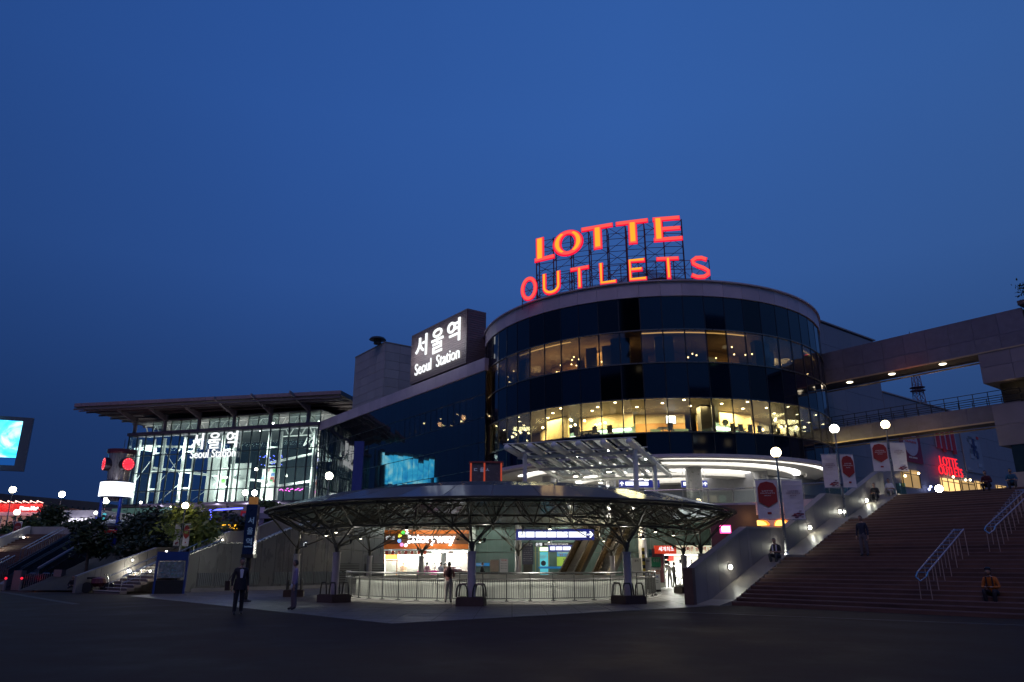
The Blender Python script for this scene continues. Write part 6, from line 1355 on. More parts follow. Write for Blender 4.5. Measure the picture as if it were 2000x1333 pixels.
# ================================================================== clock tower
ct0 = at(205,1092,62); CTX = -33.2; ct = thing('clock_tower', 'blue and silver clock tower with red lit dials and a white light drum', 'clock tower', (CTX,62,2.0))
zt = at(240,880,62).z; C0 = V((CTX,62,0)); Z = lambda v: at(235,v,62).z
SILV = mat('tower_silver', (.42,.36,.36), .28, metal=.7, var=.15, stretch=(3,3,.2), scale=2)
CB = mat('tower_blue', (.015,.04,.30), .3, var=.1); CRD = mat('tower_red', (.35,.02,.015), .35, var=.1)
MB().lathe(C0+V((0,0,0)), [(.78,Z(950)),(.86,Z(930)),(1.0,Z(888))], 28).build('clock_drum', SILV, ct, smooth=False)
MB().lathe(C0, [(1.02,Z(888)),(1.16,Z(886)),(1.16,Z(880)),(.9,zt)], 28).build('top_ring', mat('tower_maroon', (.10,.015,.03), .35), ct)
rod('antenna', DSTEEL, ct, C0+V((.1,0,zt)), C0+V((.1,0,zt+.9)), .025, 6)
for k, (dx, dy) in enumerate(((.83,-.56),(-.75,-.66),(-.1,.99))):
    n = V((dx,dy,0)).normalized(); c = C0+n*.98+V((0,0,Z(909))); f = MB().tube(c-n*.3, c+n*.28, .56, n=24).build('clock_face', mat('clock_rim', (.03,.02,.03), .3, metal=.5), ct)
    MB().tube(c+n*.281, c+n*.30, .5, n=24).build('dial', emis('red_dial', (1,.035,.07), 1.25), f)
    s = n.cross(V((0,0,1))).normalized()
    for i in range(12): a = math.pi*i/6; q = c+n*.31+s*.41*math.cos(a)+V((0,0,.41*math.sin(a))); MB().beam(q, q+(s*math.cos(a)+V((0,0,math.sin(a))))*.06, .02, .02).build('hour_mark', emis('dial_mark', (1,.45,.4), 2), f)
    for a, l_ in ((-.25,.36),(2.9,.22)): MB().beam(c+n*.315, c+n*.315+(s*math.cos(a)+V((0,0,math.sin(a))))*l_, .035, .02).build('clock_hand', BLACK, f)
for a0, a1 in ((182,252),(255,352),(0,178)):
    MB().arcbox((CTX,62), 1.05, 1.27, R(a0), R(a1), Z(971), Z(944), 10).build('light_panel', emis('drum_white', (.78,.84,1), 2.6), ct)
MB().lathe(C0, [(1.0,Z(944)),(1.3,Z(943.5)),(1.3,Z(942))], 28).build('drum_cap', DSTEEL, ct); MB().lathe(C0, [(.45,Z(979)),(.6,Z(973)),(1.24,Z(971.5))], 24).build('drum_base', SILV, ct)
for a in (215, 325, 90): 
    p = V((CTX+.95*math.cos(R(a)), 62+.95*math.sin(R(a)), 0)); MB().tube(p+V((0,0,2)), p+V((0,0,Z(972))), .13, n=12).build('leg', CB, ct)
for v, r_, m_, h_ in ((1040,1.55,CRD,.26),(1030,1.15,mat('tower_dark', (.02,.02,.04), .4),.3),(1021,.9,WHITE,.35),(1012,.55,SILV,.4)): MB().lathe(C0, [(r_*.95,Z(v)-h_/2),(r_,Z(v)-h_*.3),(r_,Z(v)+h_*.3),(r_*.95,Z(v)+h_/2)], 26).build('ring_shelf', m_, ct)
MB().lathe(C0, [(.75,2.0),(.7,Z(1042))], 24).build('base_column', SILV, ct)
for a in (200, 240): p = V((CTX+.95*math.cos(R(a)), 62+.95*math.sin(R(a)), 0)); MB().tube(p+V((0,0,2)), p+V((0,0,Z(1042))), .09, n=8).build('red_strut', mat('pinkish_strut', (.5,.2,.2), .3), ct)
light('POINT', C0+V((.5,-2.2,Z(957))), 110, (.8,.86,1), .5, ct)
# ================================================================== LED screen
sc_ = thing('video_screen', 'huge cyan video screen in a dark frame at the left frame edge', 'screen', at(10,922,124))
sx = at(58,860,124).x; zb_, zt_ = at(20,921,124).z, at(20,817,124).z; ang = R(24)
ex = V((math.cos(ang), math.sin(ang), 0)); en = V((ex.y,-ex.x,0)); o = V((sx,124,zb_))-ex*17
MB().frame(o, ex*17, -en*.7, V((0,0,zt_-zb_))).build('frame', mat('screen_frame', (.07,.075,.10), .5), sc_)
m = bpy.data.materials.new('screen_picture'); m.use_nodes = True; t = m.node_tree; t.nodes.clear(); oo = t.nodes.new('ShaderNodeOutputMaterial'); em = t.nodes.new('ShaderNodeEmission'); tc = t.nodes.new('ShaderNodeTexCoord'); nz = t.nodes.new('ShaderNodeTexNoise'); nz.inputs['Scale'].default_value = .22; nz.inputs['Detail'].default_value = 4; nz.inputs['Distortion'].default_value = 1.5
cr = t.nodes.new('ShaderNodeValToRGB'); e = cr.color_ramp.elements; e[0].position = .36; e[0].color = (.02,.32,.75,1); e[1].position = .52; e[1].color = (.06,.62,1,1); e2 = e.new(.64); e2.color = (.4,.9,1,1)
t.links.new(tc.outputs['Object'], nz.inputs[0]); t.links.new(nz.outputs[0], cr.inputs[0]); t.links.new(cr.outputs[0], em.inputs[0]); em.inputs[1].default_value = 2.9; t.links.new(em.outputs[0], oo.inputs[0])
MB().frame(o+ex*.9+en*.02+V((0,0,2.2)), ex*14.6, -en*.01, V((0,0,zt_-zb_-2.9))).build('picture', m, sc_)
MB().frame(o+ex*.9+en*.02+V((0,0,.9)), ex*14.6, -en*.01, V((0,0,1.25))).build('picture_band', emis('screen_band', (.01,.08,.32), 1), sc_)
MB().frame(o+ex*7-en*.8, ex*1.2, -en*1.2, V((0,0,-zb_))).build('mast', DSTEEL, sc_); light('AREA', o+ex*7+en*1.5+V((0,0,4)), 700, (.2,.7,1), 9, sc_, rot=(R(90),0,ang))
# ================================================================== restaurant, white shop, low dark building
rz_ = thing('pizza_restaurant', 'red lit pizza restaurant with glass front at the left frame edge', 'restaurant', at(20,1035,100)); a = at(-60,1006,100); b = at(78,1006,100); Zr = lambda v: at(20,v,100).z
MB().frame((a.x,100.5,DZ-3), (b.x-a.x,0,0), (0,9,0), (0,0,Zr(986)-DZ+3)).build('wall', mat('rest_wall', (.25,.07,.06), .6), rz_)
MB().frame((a.x,100.2,Zr(1001)), (b.x-a.x,0,0), (0,.3,0), (0,0,Zr(984)-Zr(1001))).build('red_fascia', mat('rest_red', (.42,.02,.02), .5), rz_)
MB().frame((a.x,99.3,Zr(1008)), (b.x-a.x+.3,0,0), (0,1.2,0), (0,0,Zr(1001)-Zr(1008))).build('white_band', WHITE, rz_)
MB().frame((a.x,100.2,Zr(1034)), (b.x-a.x,0,0), (0,.3,0), (0,0,Zr(1009)-Zr(1034))).build('window_band', mat('rest_window', (.15,.12,.12), .3, emit=(.75,.35,.3), es=.35, var=.5, scale=1), rz_)
for k in range(12): x = a.x+(b.x-a.x)*k/11; MB().box((x,100.1,(Zr(1034)+Zr(1009))/2), (.16,.12,Zr(1009)-Zr(1034))).build('mullion', WHITE, rz_)
for u in (-10,3,18,33,48,62,77,91): 
    p = at(u,981.5,99.2); x = min(p.x, b.x); MB().tube((x,100.2,p.z), (x,99.0,p.z+.15), .04, n=5).sphere((x,99.0,p.z+.1), .13, 6, 5).build('gooseneck_lamp', emis('red_white_lamp', (1,.5,.42), 4), rz_)
    if u in (3,33,62,91,-10,48): light('POINT', (x,99.0,p.z-.35), 60, (1,.25,.2), .15, rz_)
p0_ = at(37,997,99.9); p1_ = at(73,996,99.9); lettering('Pizza Hut', (p0_.x,100.05,p0_.z), (p1_.x-p0_.x,0,0), (0,0,Zr(988)-Zr(996)), E_WHITE, rz_, 'sign_letter', off=.02, depth=.2)
lw_ = thing('low_dark_building', 'long low dark building on the far left skyline', 'building', (-110,150,0)); a = at(-80,957,150); b = at(196,982,142)
MB().hexa([V((a.x,150,0)), V((b.x,142,0)), V((b.x,158,0)), V((a.x,165,0)), V((a.x,150,a.z)), V((b.x,142,b.z)), V((b.x,158,b.z)), V((a.x,165,a.z))]).build('wall', mat('far_wall', (.05,.055,.06), .7), lw_)
for k in range(26): 
    f0 = k/26; q = V((a.x+(b.x-a.x)*f0, 150-8*f0-.15, 0)); zz = a.z+(b.z-a.z)*f0; MB().frame(q+V((.3,0,zz-3.4)), V(((b.x-a.x)/26-.9,-8/26*.7,0)), V((0,.05,0)), V((0,0,2.2))).build('window_pane', mat('far_glass', (.035,.05,.05), .2), lw_)
wsh = thing('white_shop', 'low white shop with an overexposed white sign among the trees on the left', 'shop', at(150,1035,92)); a = at(108,1042,92); b = at(193,1042,92); z_ = at(150,997,92).z
MB().frame((a.x,92,DZ-1.5), (b.x-a.x,0,0), (0,8,0), (0,0,z_-DZ+1.5)).build('wall', mat('shop_white', (.42,.40,.44), .6), wsh); MB().box((a.x+.6,91.8,(z_+DZ)/2), (.5,.5,z_-DZ)).build('corner_pier', WHITE, wsh)
a = at(131,1029,91.7); b = at(171,1013,91.7); MB().frame(a, (b.x-a.x,0,0), (0,.15,0), (0,0,b.z-a.z)).build('sign_panel', emis('white_shop_sign', (.88,.85,1), 2.2), wsh)
for (u0,u1,v0,v1) in ((128,136,1033,1038),(188,194,1030,1033),(150,170,1030,1033)): a = at(u0,v1,91.7); b = at(u1,v0,91.7); MB().frame(a, (b.x-a.x,0,0), (0,.15,0), (0,0,b.z-a.z)).build('small_sign', emis('violet_white', (.6,.55,1), 3), wsh)
light('POINT', at(150,1020,90), 120, (.9,.85,1), .5, wsh)
cs = thing('cyan_sign', 'small cyan lit sign board left of the clock tower legs', 'sign', at(203,1020,84)); a = at(198.5,1019,84); b = at(206.5,1003,84); MB().frame(a, (b.x-a.x,0,0), (0,.15,0), (0,0,b.z-a.z)).build('panel', emis('cyan_panel', (.1,.65,.8), .9), cs)
for i, (u, v, Y, s) in enumerate(((187,1002,80,.17),(275,982,98,.16),(334,990,98,.12),(375,997,95,.08),(188.5,1011,80,.09))):
    p = at(u, v, Y); t = thing('small_lamp', ['small round lamp left of the clock tower legs','small round lamp at the left foot of the station hall','small round lamp over the trees under the station hall','tiny lamp in the tree near the blue neon','tiny blue lamp below the small round lamp by the clock tower'][i], 'lamp', p, group='small far lamps on the left')
    MB().sphere(p, s, 10, 8).build('globe', E_BULB if i != 4 else emis('blue_bulb', (.12,.15,1), 5), t); rod('bracket', DSTEEL, t, p, p-V((0,0,1.2)), .03, 5); light('POINT', p-V((0,.3,0)), 30 if i < 3 else 8, (1,.95,.85), .2, t)
# ================================================================== far left stairs, escalator casing, bollards
fs_ = thing('far_staircase', 'far left reddish staircase climbing to the deck beside dark escalator casings', 'staircase', (-40,50,0))
for k in range(25):
    MB().frame((-48,50+.4*k,.154*k), (14.7,0,0), (0,.42,0), (0,0,.158)).build('step', REDST, fs_)
    MB().frame((-48,49.99+.4*k,.154*k+.127), (14.7,0,0), (0,.04,0), (0,0,.035)).build('nosing', NOSE, fs_)
MB().hexa([V((-48,50.6,0)),V((-33.4,50.6,0)),V((-33.4,59.9,0)),V((-48,59.9,0)),V((-48,50.6,.05)),V((-33.4,50.6,.05)),V((-33.4,59.9,3.6)),V((-48,59.9,3.6))]).build('core', CONC, fs_)
MB().hexa([V((-33.3,49.6,0)),V((-32.8,49.6,0)),V((-32.8,59.9,0)),V((-33.3,59.9,0)),V((-33.3,49.6,.35)),V((-32.8,49.6,.35)),V((-32.8,59.9,4.2)),V((-33.3,59.9,4.2))]).build('pale_side_slope', mat('kerb_granite'), fs_)
ew = thing('far_stair_wall', 'pale wall stepping up at the far left of the reddish staircase', 'wall', (-41,62,0))
MB().hexa([V((-38.8,52,0)),V((-38.5,52,0)),V((-38.5,60,0)),V((-38.8,60,0)),V((-38.8,52,2.0)),V((-38.5,52,2.0)),V((-38.5,60,4.5)),V((-38.8,60,4.5))]).build('wall_panel', CLAD, ew)
MB().frame((-38.8,60.1,3.85), (5.4,0,0), (0,.3,0), (0,0,.6)).build('wall_panel', CLAD, ew)
for i, (y, z) in enumerate(((56.2,2.75),(59.2,3.55))):
    t = thing('wall_light', ['small round light low on the far left stair wall','small round light high on the far left stair wall'][i], 'wall light', (-38.45,y,z), group='small lamps along the left walls'); MB().tube((-38.5,y,z), (-38.42,y,z), .1, n=12).build('rim', STEEL, t); MB().sphere((-38.4,y,z), .08, 8, 6).build('lens', emis('wall_light_lens', (1,1,.85), 45), t); light('POINT', (-38.1,y,z), 5, (1,1,.8), .06, t)
for i, (x, lab) in enumerate(((-34.9,'left'),(-34.9,'right'))):
    for (ya, yb) in (((50.6,52.6) if i == 0 else (53.8,57.8)),):
        t = thing('far_handrail', 'steel handrail with balusters on the far left staircase, '+('lower' if i == 0 else 'upper')+' one', 'handrail', (x,ya,(ya-50)*.385), group='handrails on the far staircase'); zz = lambda y: (y-50)*.385+.16
        rod('rail', STEEL, t, (x,ya,zz(ya)+1.0), (x,yb,zz(yb)+1.0), .04)
        for k in range(10): y = ya+(yb-ya)*k/9; rod('baluster', STEEL, t, (x,y,zz(y)), (x,y,zz(y)+1.0), .022, 5); rod('baluster', STEEL, t, (x+.4,y,zz(y)), (x+.4,y,zz(y)+1.0), .022, 5)
        rod('rail', STEEL, t, (x+.4,ya,zz(ya)+1.0), (x+.4,yb,zz(yb)+1.0), .04)
for i in range(2):
    x = -32.75+1.1*i; ye = 57.5-1.2*i; ze = .9+(ye-49.5)*.385; t = thing('far_escalator', ['left dark covered escalator casing beside the far staircase','right dark covered escalator casing with a bright handrail edge'][i], 'escalator', (x,50,0))
    MB().hexa([V((x,49.5,0)),V((x+1.05,49.5,0)),V((x+1.05,ye,0)),V((x,ye,0)),V((x,49.5,.9)),V((x+1.05,49.5,.9)),V((x+1.05,ye,ze)),V((x,ye,ze))]).build('casing', mat('escalator_casing', (.03,.035,.05), .3, metal=.3), t)
    for xx in (x+.08, x+.97): MB().beam((xx,49.3,1.35), (xx,ye,ze+.5), .06, .08).build('handrail', DSTEEL if xx < x+.5 or i == 0 else mat('bluish_steel', (.4,.42,.6), .22, metal=1), t)
    for xx in (x+.08, x+.97): MB().hexa([V((xx-.02,49.5,.9)),V((xx+.02,49.5,.9)),V((xx+.02,ye,ze)),V((xx-.02,ye,ze)),V((xx-.02,49.5,1.3)),V((xx+.02,49.5,1.3)),V((xx+.02,ye,ze+.45)),V((xx-.02,ye,ze+.45))]).build('balustrade', mat('smoked_glass', (.02,.03,.04), .1), t)
fb = thing('low_fence', 'row of low steel bars in front of the far left escalators', 'fence', at(80,1150,50))
for k in range(16):
    p = gnd(45+k*4.2, 1153); rod('bar', STEEL, fb, p, p+V((0,0,1.0)), .03, 6)
for (u0, u1) in ((52,64),(78,92),(96,108)): p = gnd(u0,1153); q = gnd(u1,1153); rod('bar', STEEL, fb, p+V((0,0,1.02)), q+V((0,0,1.02)), .035, 6)
for i, (u, v) in enumerate(((10,1130),(41,1130))):
    p = gnd(u-3, 1154); t = thing('red_light_bollard', ['leftmost bollard with a red light on top','second bollard with a red light, right of the leftmost'][i], 'bollard', p, group='bollards with red lights'); zz = at(u, v, p.y).z
    MB().tube(p, p+V((0,0,zz-.1)), .09, n=10).build('post', mat('bollard_paint', (.2,.16,.16), .5), t); MB().sphere(p+V((0,0,zz)), .075, 10, 8).build('lamp', emis('red_bollard', (1,.02,.05), 1.4), t); light('POINT', p+V((0,-.2,zz)), .12, (1,.05,.05), .1, t)
for i, (u, hh) in enumerate(((33,1.2),(111,1.25))): p = gnd(u,1153); MB().box(p+V((0,0,hh/2)), (.5,.5,hh)).build('stone_pier', mat('pier_stone', (.2,.13,.13), .6), label=['stout stone pier between the two red bollards','stout stone pier right of the low steel bars'][i], cat='pier')
p = at(67,1148,47); t = thing('amber_marker', 'small amber ground light near the red bollards', 'marker light', p); MB().sphere(p, .08, 8, 6, sc=(1.6,1,.8)).build('lens', emis('amber_lens', (1,.3,.05), 7), t); MB().box((p.x,47,p.z/2), (.1,.1,max(.05,p.z))).build('stub', BLACK, t)
p = gnd(172,1156); t = thing('steel_bin', 'upright steel bin on the plaza before the clock tower', 'litter bin', p); MB().lathe(p, [(.24,0),(.26,1.0),(.22,1.15),(.12,1.2)], 16).build('body', STEEL, t); MB().box(p+V((0,-.24,.9)), (.22,.06,.14)).build('slot', BLACK, t)
p = gnd(95,1160); g_ = thing('parked_motorbike', 'dark parked motorbike with a maroon cover near the low bars', 'motorbike', p+V((2.2,1,0))); q = p+V((2.2,1,0))
for dx in (-.65,.65): MB().tube(q+V((dx,-.06,.3)), q+V((dx,.06,.3)), .3, n=18).build('wheel', BLACK, g_)
MB().lathe(q+V((0,0,.35)), [(.25,0),(.42,.2),(.36,.45),(.15,.52)], 12).build('body', mat('bike_maroon', (.10,.015,.02), .3), g_); MB().beam(q+V((.65,0,.3)), q+V((.42,0,1.0)), .06, .06).build('fork', STEEL, g_); MB().beam(q+V((.42,-.3,1.02)), q+V((.42,.3,1.02)), .04, .04).build('handlebar', BLACK, g_); MB().box(q+V((-.35,0,.82)), (.6,.26,.12)).build('saddle', BLACK, g_)
# ================================================================== trees
LEAFM = [mat('leaf_dark', (.035,.055,.018), .6, var=.35, scale=3), mat('leaf_mid', (.06,.095,.022), .55, var=.35, scale=3), mat('leaf_lamplit', (.13,.17,.03), .5, var=.3, scale=3)]  # the last one has the lamp's glow put into a brighter leaf green
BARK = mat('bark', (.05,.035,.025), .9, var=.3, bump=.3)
def tree(name, lab, base, H, rw, crown0=.3, n=2600, mi=0, cone=False, leaf=.16, group='trees on the planted bank', seed=1):
    rnd = random.Random(seed); b = V(base); t = thing(name, lab, 'tree' if 'tree' in name else 'shrub', b, group=group)
    tr = MB(); top = b+V((rnd.uniform(-.3,.3), rnd.uniform(-.3,.3), H*.8)); mid = b+(top-b)*.45+V((rnd.uniform(-.15,.15),0,0)); r0 = .03*H
    tr.tube(b-V((0,0,.2)), mid, r0, r0*.7, 8).tube(mid, top, r0*.7, r0*.2, 8); tips = []
    for k in range(14 if not cone else 22):
        f0 = rnd.uniform(crown0, .95); s = b+(top-b)*f0; a = rnd.uniform(0, 6.28); prof_ = (1-f0)*1.15+.06 if cone else math.sin(math.pi*min(1, (f0-crown0+.12)/(1.12-crown0)))**.6
        e = s+V((math.cos(a)*rw*prof_*rnd.uniform(.55,1), math.sin(a)*rw*prof_*rnd.uniform(.55,1), H*rnd.uniform(.0,.16))); tr.tube(s, e, r0*.3, r0*.08, 5); tips += [e, s+(e-s)*.6]
        for _ in range(2): e2 = s+(e-s)*rnd.uniform(.4,.9)+V((rnd.uniform(-1,1),rnd.uniform(-1,1),rnd.uniform(-.3,.8)))*rw*.3; tr.tube(s+(e-s)*.4, e2, r0*.12, r0*.05, 4); tips.append(e2)
    tr.build('trunk', BARK, t)
    vs, fs = [], []
    for _ in range(n):
        c = rnd.choice(tips); sp = rw*(.24 if not cone else .18); q = c+V((rnd.gauss(0,sp), rnd.gauss(0,sp), rnd.gauss(0,sp*.75)))
        if q.z < b.z+H*crown0*.5: continue
        u_ = V((rnd.gauss(0,1),rnd.gauss(0,1),rnd.gauss(0,.6))).normalized(); w_ = u_.cross(V((rnd.gauss(0,1),rnd.gauss(0,1),rnd.gauss(0,1)))).normalized(); l = leaf*rnd.uniform(.6,1.4)
        i = len(vs); vs += [q-u_*l, q+w_*l*.45, q+u_*l, q-w_*l*.45]; fs.append((i,i+1,i+2,i+3))
    MB().add(vs, fs).build('crown', LEAFM[mi], t, kind='stuff'); return t
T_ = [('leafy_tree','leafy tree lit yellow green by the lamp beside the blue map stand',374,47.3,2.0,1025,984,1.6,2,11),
 ('leafy_tree','dark leafy tree just left of the lamp lit tree',322,55,2.6,1040,1000,1.8,0,12),
 ('leafy_tree','broad dark tree right of the clock tower',280,57,3,1050,1006,1.7,0,13),
 ('shrub','low dark shrub at the foot of the clock tower',246,55,2,1095,1066,1.2,0,14),
 ('leafy_tree','dark tree in front of the blue neon shop front',436,62,3.2,1044,1006,1.5,0,15),
 ('leafy_tree','dark tree between the pillar sign and the blue neon',462,60,3.2,1044,1006,1.4,0,16),
 ('leafy_tree','dark tree under the left of the station hall, right of the lit tree',392,60,3,1040,996,1.3,1,17),
 ('bare_limbed_tree','thin tree with visible forked trunk before the white shop',180,50,1.0,1090,1008,1.2,0,18),
 ('shrub','dark shrub row above the rear wall left of the pillar sign',400,56,2.8,1065,1035,1.9,0,19),
 ('shrub','dark shrub row above the rear wall behind the map stand',330,53.5,2.3,1080,1045,2.0,0,20),
 ('shrub','dark shrub above the sloping wall near the clock tower',285,52,1.8,1090,1062,1.5,0,21),
 ('conical_evergreen_tree','tall dark conical evergreen between restaurant and white shop',96,72,4,1045,990,2.1,0,22),
 ('shrub','dark rounded shrub at the left frame edge below the restaurant',6,62,3,1060,1030,1.6,0,23),
 ('conical_evergreen_tree','small dark evergreen right of the lower left lamp post',52,66,3.6,1050,1015,1.8,0,24),
 ('leafy_tree','dark tree below the white shop sign',150,66,3.5,1060,1024,1.4,0,25),
 ('shrub','small green shrub beside the left tip of the round canopy',525,62,4.4,1008,984,1.4,1,26)]
for nm, lab, u, Y, zb_, vb, vt, rw, mi, sd in T_:
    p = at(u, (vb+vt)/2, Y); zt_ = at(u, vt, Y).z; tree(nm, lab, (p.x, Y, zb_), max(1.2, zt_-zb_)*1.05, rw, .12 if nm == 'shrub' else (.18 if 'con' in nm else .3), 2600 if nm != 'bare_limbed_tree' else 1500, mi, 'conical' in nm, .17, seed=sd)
p = at(1993,560,58); tree('roof_tree', 'sprig of a tree showing above the stair tower at the right frame edge', (p.x+.6,58,p.z-3.2), 4.2, 1.1, .35, 260, 0, False, .14, 'trees above', 31)
# ================================================================== people
SKIN = mat('skin', (.34,.20,.14), .5, var=.05); HAIRM = mat('black_hair', (.012,.010,.010), .5, var=.1)
CL = {}
def cloth(name, c=(.1,.1,.1)): return mat('cloth_'+name, c, .8, var=.12, scale=8)
def person(lab, loc, rz, pose, top, legs, sleeve=None, shoes=BLACK, height=1.72, group=None, extra=None, seatz=.42, hair=True, lean=0, skirt=False):
    t = thing('person', lab, 'person', loc, rz, group)
    J = {}; sit = pose.startswith('sit'); s = height/1.72
    # the figure faces -y
    if not sit:
        ph = .93; st_ = .16 if pose == 'walk' else .03
        J['pel'] = (0,0,ph); J['hipL'] = (-.09,0,ph-.05); J['hipR'] = (.09,0,ph-.05)
        J['kneL'] = (-.10,-st_*.9-.01,.50); J['kneR'] = (.10,st_*.4,.50); J['ankL'] = (-.11,-st_*.8,.09); J['ankR'] = (.11,st_*1.6+.02,.10 if pose != 'walk' else .13)
        J['toeL'] = (-.12,-st_*.8-.17,.035); J['toeR'] = (.12,st_*1.6-.14,.035 if pose != 'walk' else .05)
        base = V((0,0,ph)); tl = lean
    else:
        ph = seatz+.10; J['pel'] = (0,.05,ph); J['hipL'] = (-.10,.02,ph-.01); J['hipR'] = (.10,.02,ph-.01)
        sp = .16
        J['kneL'] = (-sp,-.40,ph+.08); J['kneR'] = (sp,-.40,ph+.08); J['ankL'] = (-sp*.8,-.34,.09); J['ankR'] = (sp*.8,-.36,.09); J['toeL'] = (-sp*.9,-.52,.035); J['toeR'] = (sp*.9,-.54,.035)
        base = V((0,.05,ph)); tl = .30 if pose != 'situp' else .08
    ca, sa = math.cos(tl), math.sin(tl)
    def T(x, y, z): return (x, base.y+y*ca-z*sa, base.z+z*ca+y*sa)
    J['spi'] = T(0,0,.20); J['che'] = T(0,0,.40); J['nec'] = T(0,.01,.545); J['hea'] = T(0,-.02,.62)
    J['shL'] = T(-.175,.01,.475); J['shR'] = T(.175,.01,.475)
    if sit:
        J['elL'] = T(-.25,-.10,.22); J['elR'] = T(.25,-.10,.22); k = V(J['kneL']); J['wrL'] = (-.11,k.y+.06,k.z+.10); J['wrR'] = (.11,k.y+.03,k.z+.11)
    elif pose == 'fold': J['elL'] = T(-.24,.0,.20); J['elR'] = T(.24,.0,.20); J['wrL'] = T(-.04,-.2,.24); J['wrR'] = T(.06,-.22,.22)
    elif pose == 'rail': J['elL'] = T(-.22,-.16,.24); J['elR'] = T(.22,-.16,.24); J['wrL'] = T(-.18,-.40,.26); J['wrR'] = T(.18,-.40,.26)
    elif pose == 'walk': J['elL'] = T(-.23,.08,.20); J['elR'] = T(.23,-.06,.20); J['wrL'] = T(-.23,.02,-.03); J['wrR'] = T(.24,-.20,.02)
    else: J['elL'] = T(-.235,.03,.20); J['elR'] = T(.235,.03,.20); J['wrL'] = T(-.25,-.03,-.04); J['wrR'] = T(.25,-.03,-.04)
    rad = dict(pel=(.148,.115), spi=(.14,.105), che=(.168,.115), nec=(.055,.055), hea=(.052,.052), hipL=(.105,.11), hipR=(.105,.11), kneL=(.078,.08), kneR=(.078,.08), ankL=(.058,.062), ankR=(.058,.062), toeL=(.04,.032), toeR=(.04,.032), shL=(.07,.065), shR=(.07,.065), elL=(.054,.054), elR=(.054,.054), wrL=(.032,.03), wrR=(.032,.03))
    E = [('pel','spi'),('spi','che'),('che','nec'),('nec','hea'),('pel','hipL'),('hipL','kneL'),('kneL','ankL'),('ankL','toeL'),('pel','hipR'),('hipR','kneR'),('kneR','ankR'),('ankR','toeR'),('che','shL'),('shL','elL'),('elL','wrL'),('che','shR'),('shR','elR'),('elR','wrR')]
    part = {('nec','hea'):2}
    for e in E:
        if 'toe' in e[1]: part[e] = 4
        elif e[0] in ('hipL','hipR','kneL','kneR') or e[1] in ('hipL','hipR'): part[e] = 1
        elif e[0][:2] in ('el',): part[e] = 3
        elif e not in part: part[e] = 0
    names = list(J); pts = {k: V(v) for k, v in J.items()}
    for sd in ('L','R'):      # palm, four fingers, thumb
        wv = pts['wr'+sd]; d = (wv-pts['el'+sd]).normalized(); side = V((1,0,0)) if abs(d.x) < .8 else V((0,1,0)); side = (side-d*side.dot(d)).normalized(); cur = d.cross(side); 
        if cur.y > 0: cur = -cur
        across = cur.normalized() if not sit and pose != 'rail' else side
        bend = side*(1 if sd == 'L' else -1) if across is not side else (d.cross(side))
        J['pa'+sd] = 0; pts['pa'+sd] = wv+d*.075; rad['pa'+sd] = (.036,.024); E.append(('wr'+sd,'pa'+sd)); part[('wr'+sd,'pa'+sd)] = 2
        for i, (o_, l_) in enumerate(((-.03,.062),(-.01,.075),(.01,.07),(.03,.055))):
            a_, b_ = 'f%d%s' % (i, sd), 'g%d%s' % (i, sd); pts[a_] = pts['pa'+sd]+d*(.03+l_*.45)+across*o_*1.15; pts[b_] = pts[a_]+d*l_*.5+bend*.02+across*o_*.1
            rad[a_] = (.0095,.0095); rad[b_] = (.008,.008); E += [('pa'+sd,a_),(a_,b_)]; part[('pa'+sd,a_)] = 2; part[(a_,b_)] = 2
        a_, b_ = 't1'+sd, 't2'+sd; pts[a_] = wv+d*.045+across*-.045+bend*.01; pts[b_] = pts[a_]+d*.045-across*.012; rad[a_] = (.012,.012); rad[b_] = (.01,.01); E += [('pa'+sd,a_),(a_,b_)]; part[('pa'+sd,a_)] = 2; part[(a_,b_)] = 2
    names = list(pts); me = bpy.data.meshes.new('body'); me.from_pydata([pts[k] for k in names], [(names.index(a), names.index(b)) for a, b in E], [])
    o = bpy.data.objects.new('body', me); COL.objects.link(o); sk = o.modifiers.new('skin', 'SKIN'); sk.use_smooth_shade = True; o.modifiers.new('subd', 'SUBSURF').levels = 1
    for i, k in enumerate(names): me.skin_vertices[0].data[i].radius = rad[k]
    me.skin_vertices[0].data[names.index('pel')].use_root = True
    dg = bpy.context.evaluated_depsgraph_get(); dg.update(); m2 = bpy.data.meshes.new_from_object(o.evaluated_get(dg)); bpy.data.objects.remove(o)
    vs = [v.co.copy() for v in m2.vertices]; fs = [tuple(p.vertices) for p in m2.polygons]; bpy.data.meshes.remove(m2)
    mi = []
    for f in fs:
        c = sum((vs[i] for i in f), V((0,0,0)))/len(f); best = None
        for e in E:
            a, b = pts[e[0]], pts[e[1]]; ab = b-a; tt = max(0, min(1, (c-a).dot(ab)/ab.length_squared)); dd = (c-a-ab*tt).length
            if best is None or dd < best[0]: best = (dd, part[e], e)
        k = best[1]
        if best[2] == ('che','nec') and c.z > pts['nec'].z-.02: k = 2
        mi.append(k)
    # the head: a shaped skull with brow, nose, chin and ears
    hc = pts['hea']+V((0,-.01,.10)); R0 = (.078,.098,.118); hv, hf = _sph((0,0,0), 1, 18, 14, (1,1,1)); n0 = len(vs)
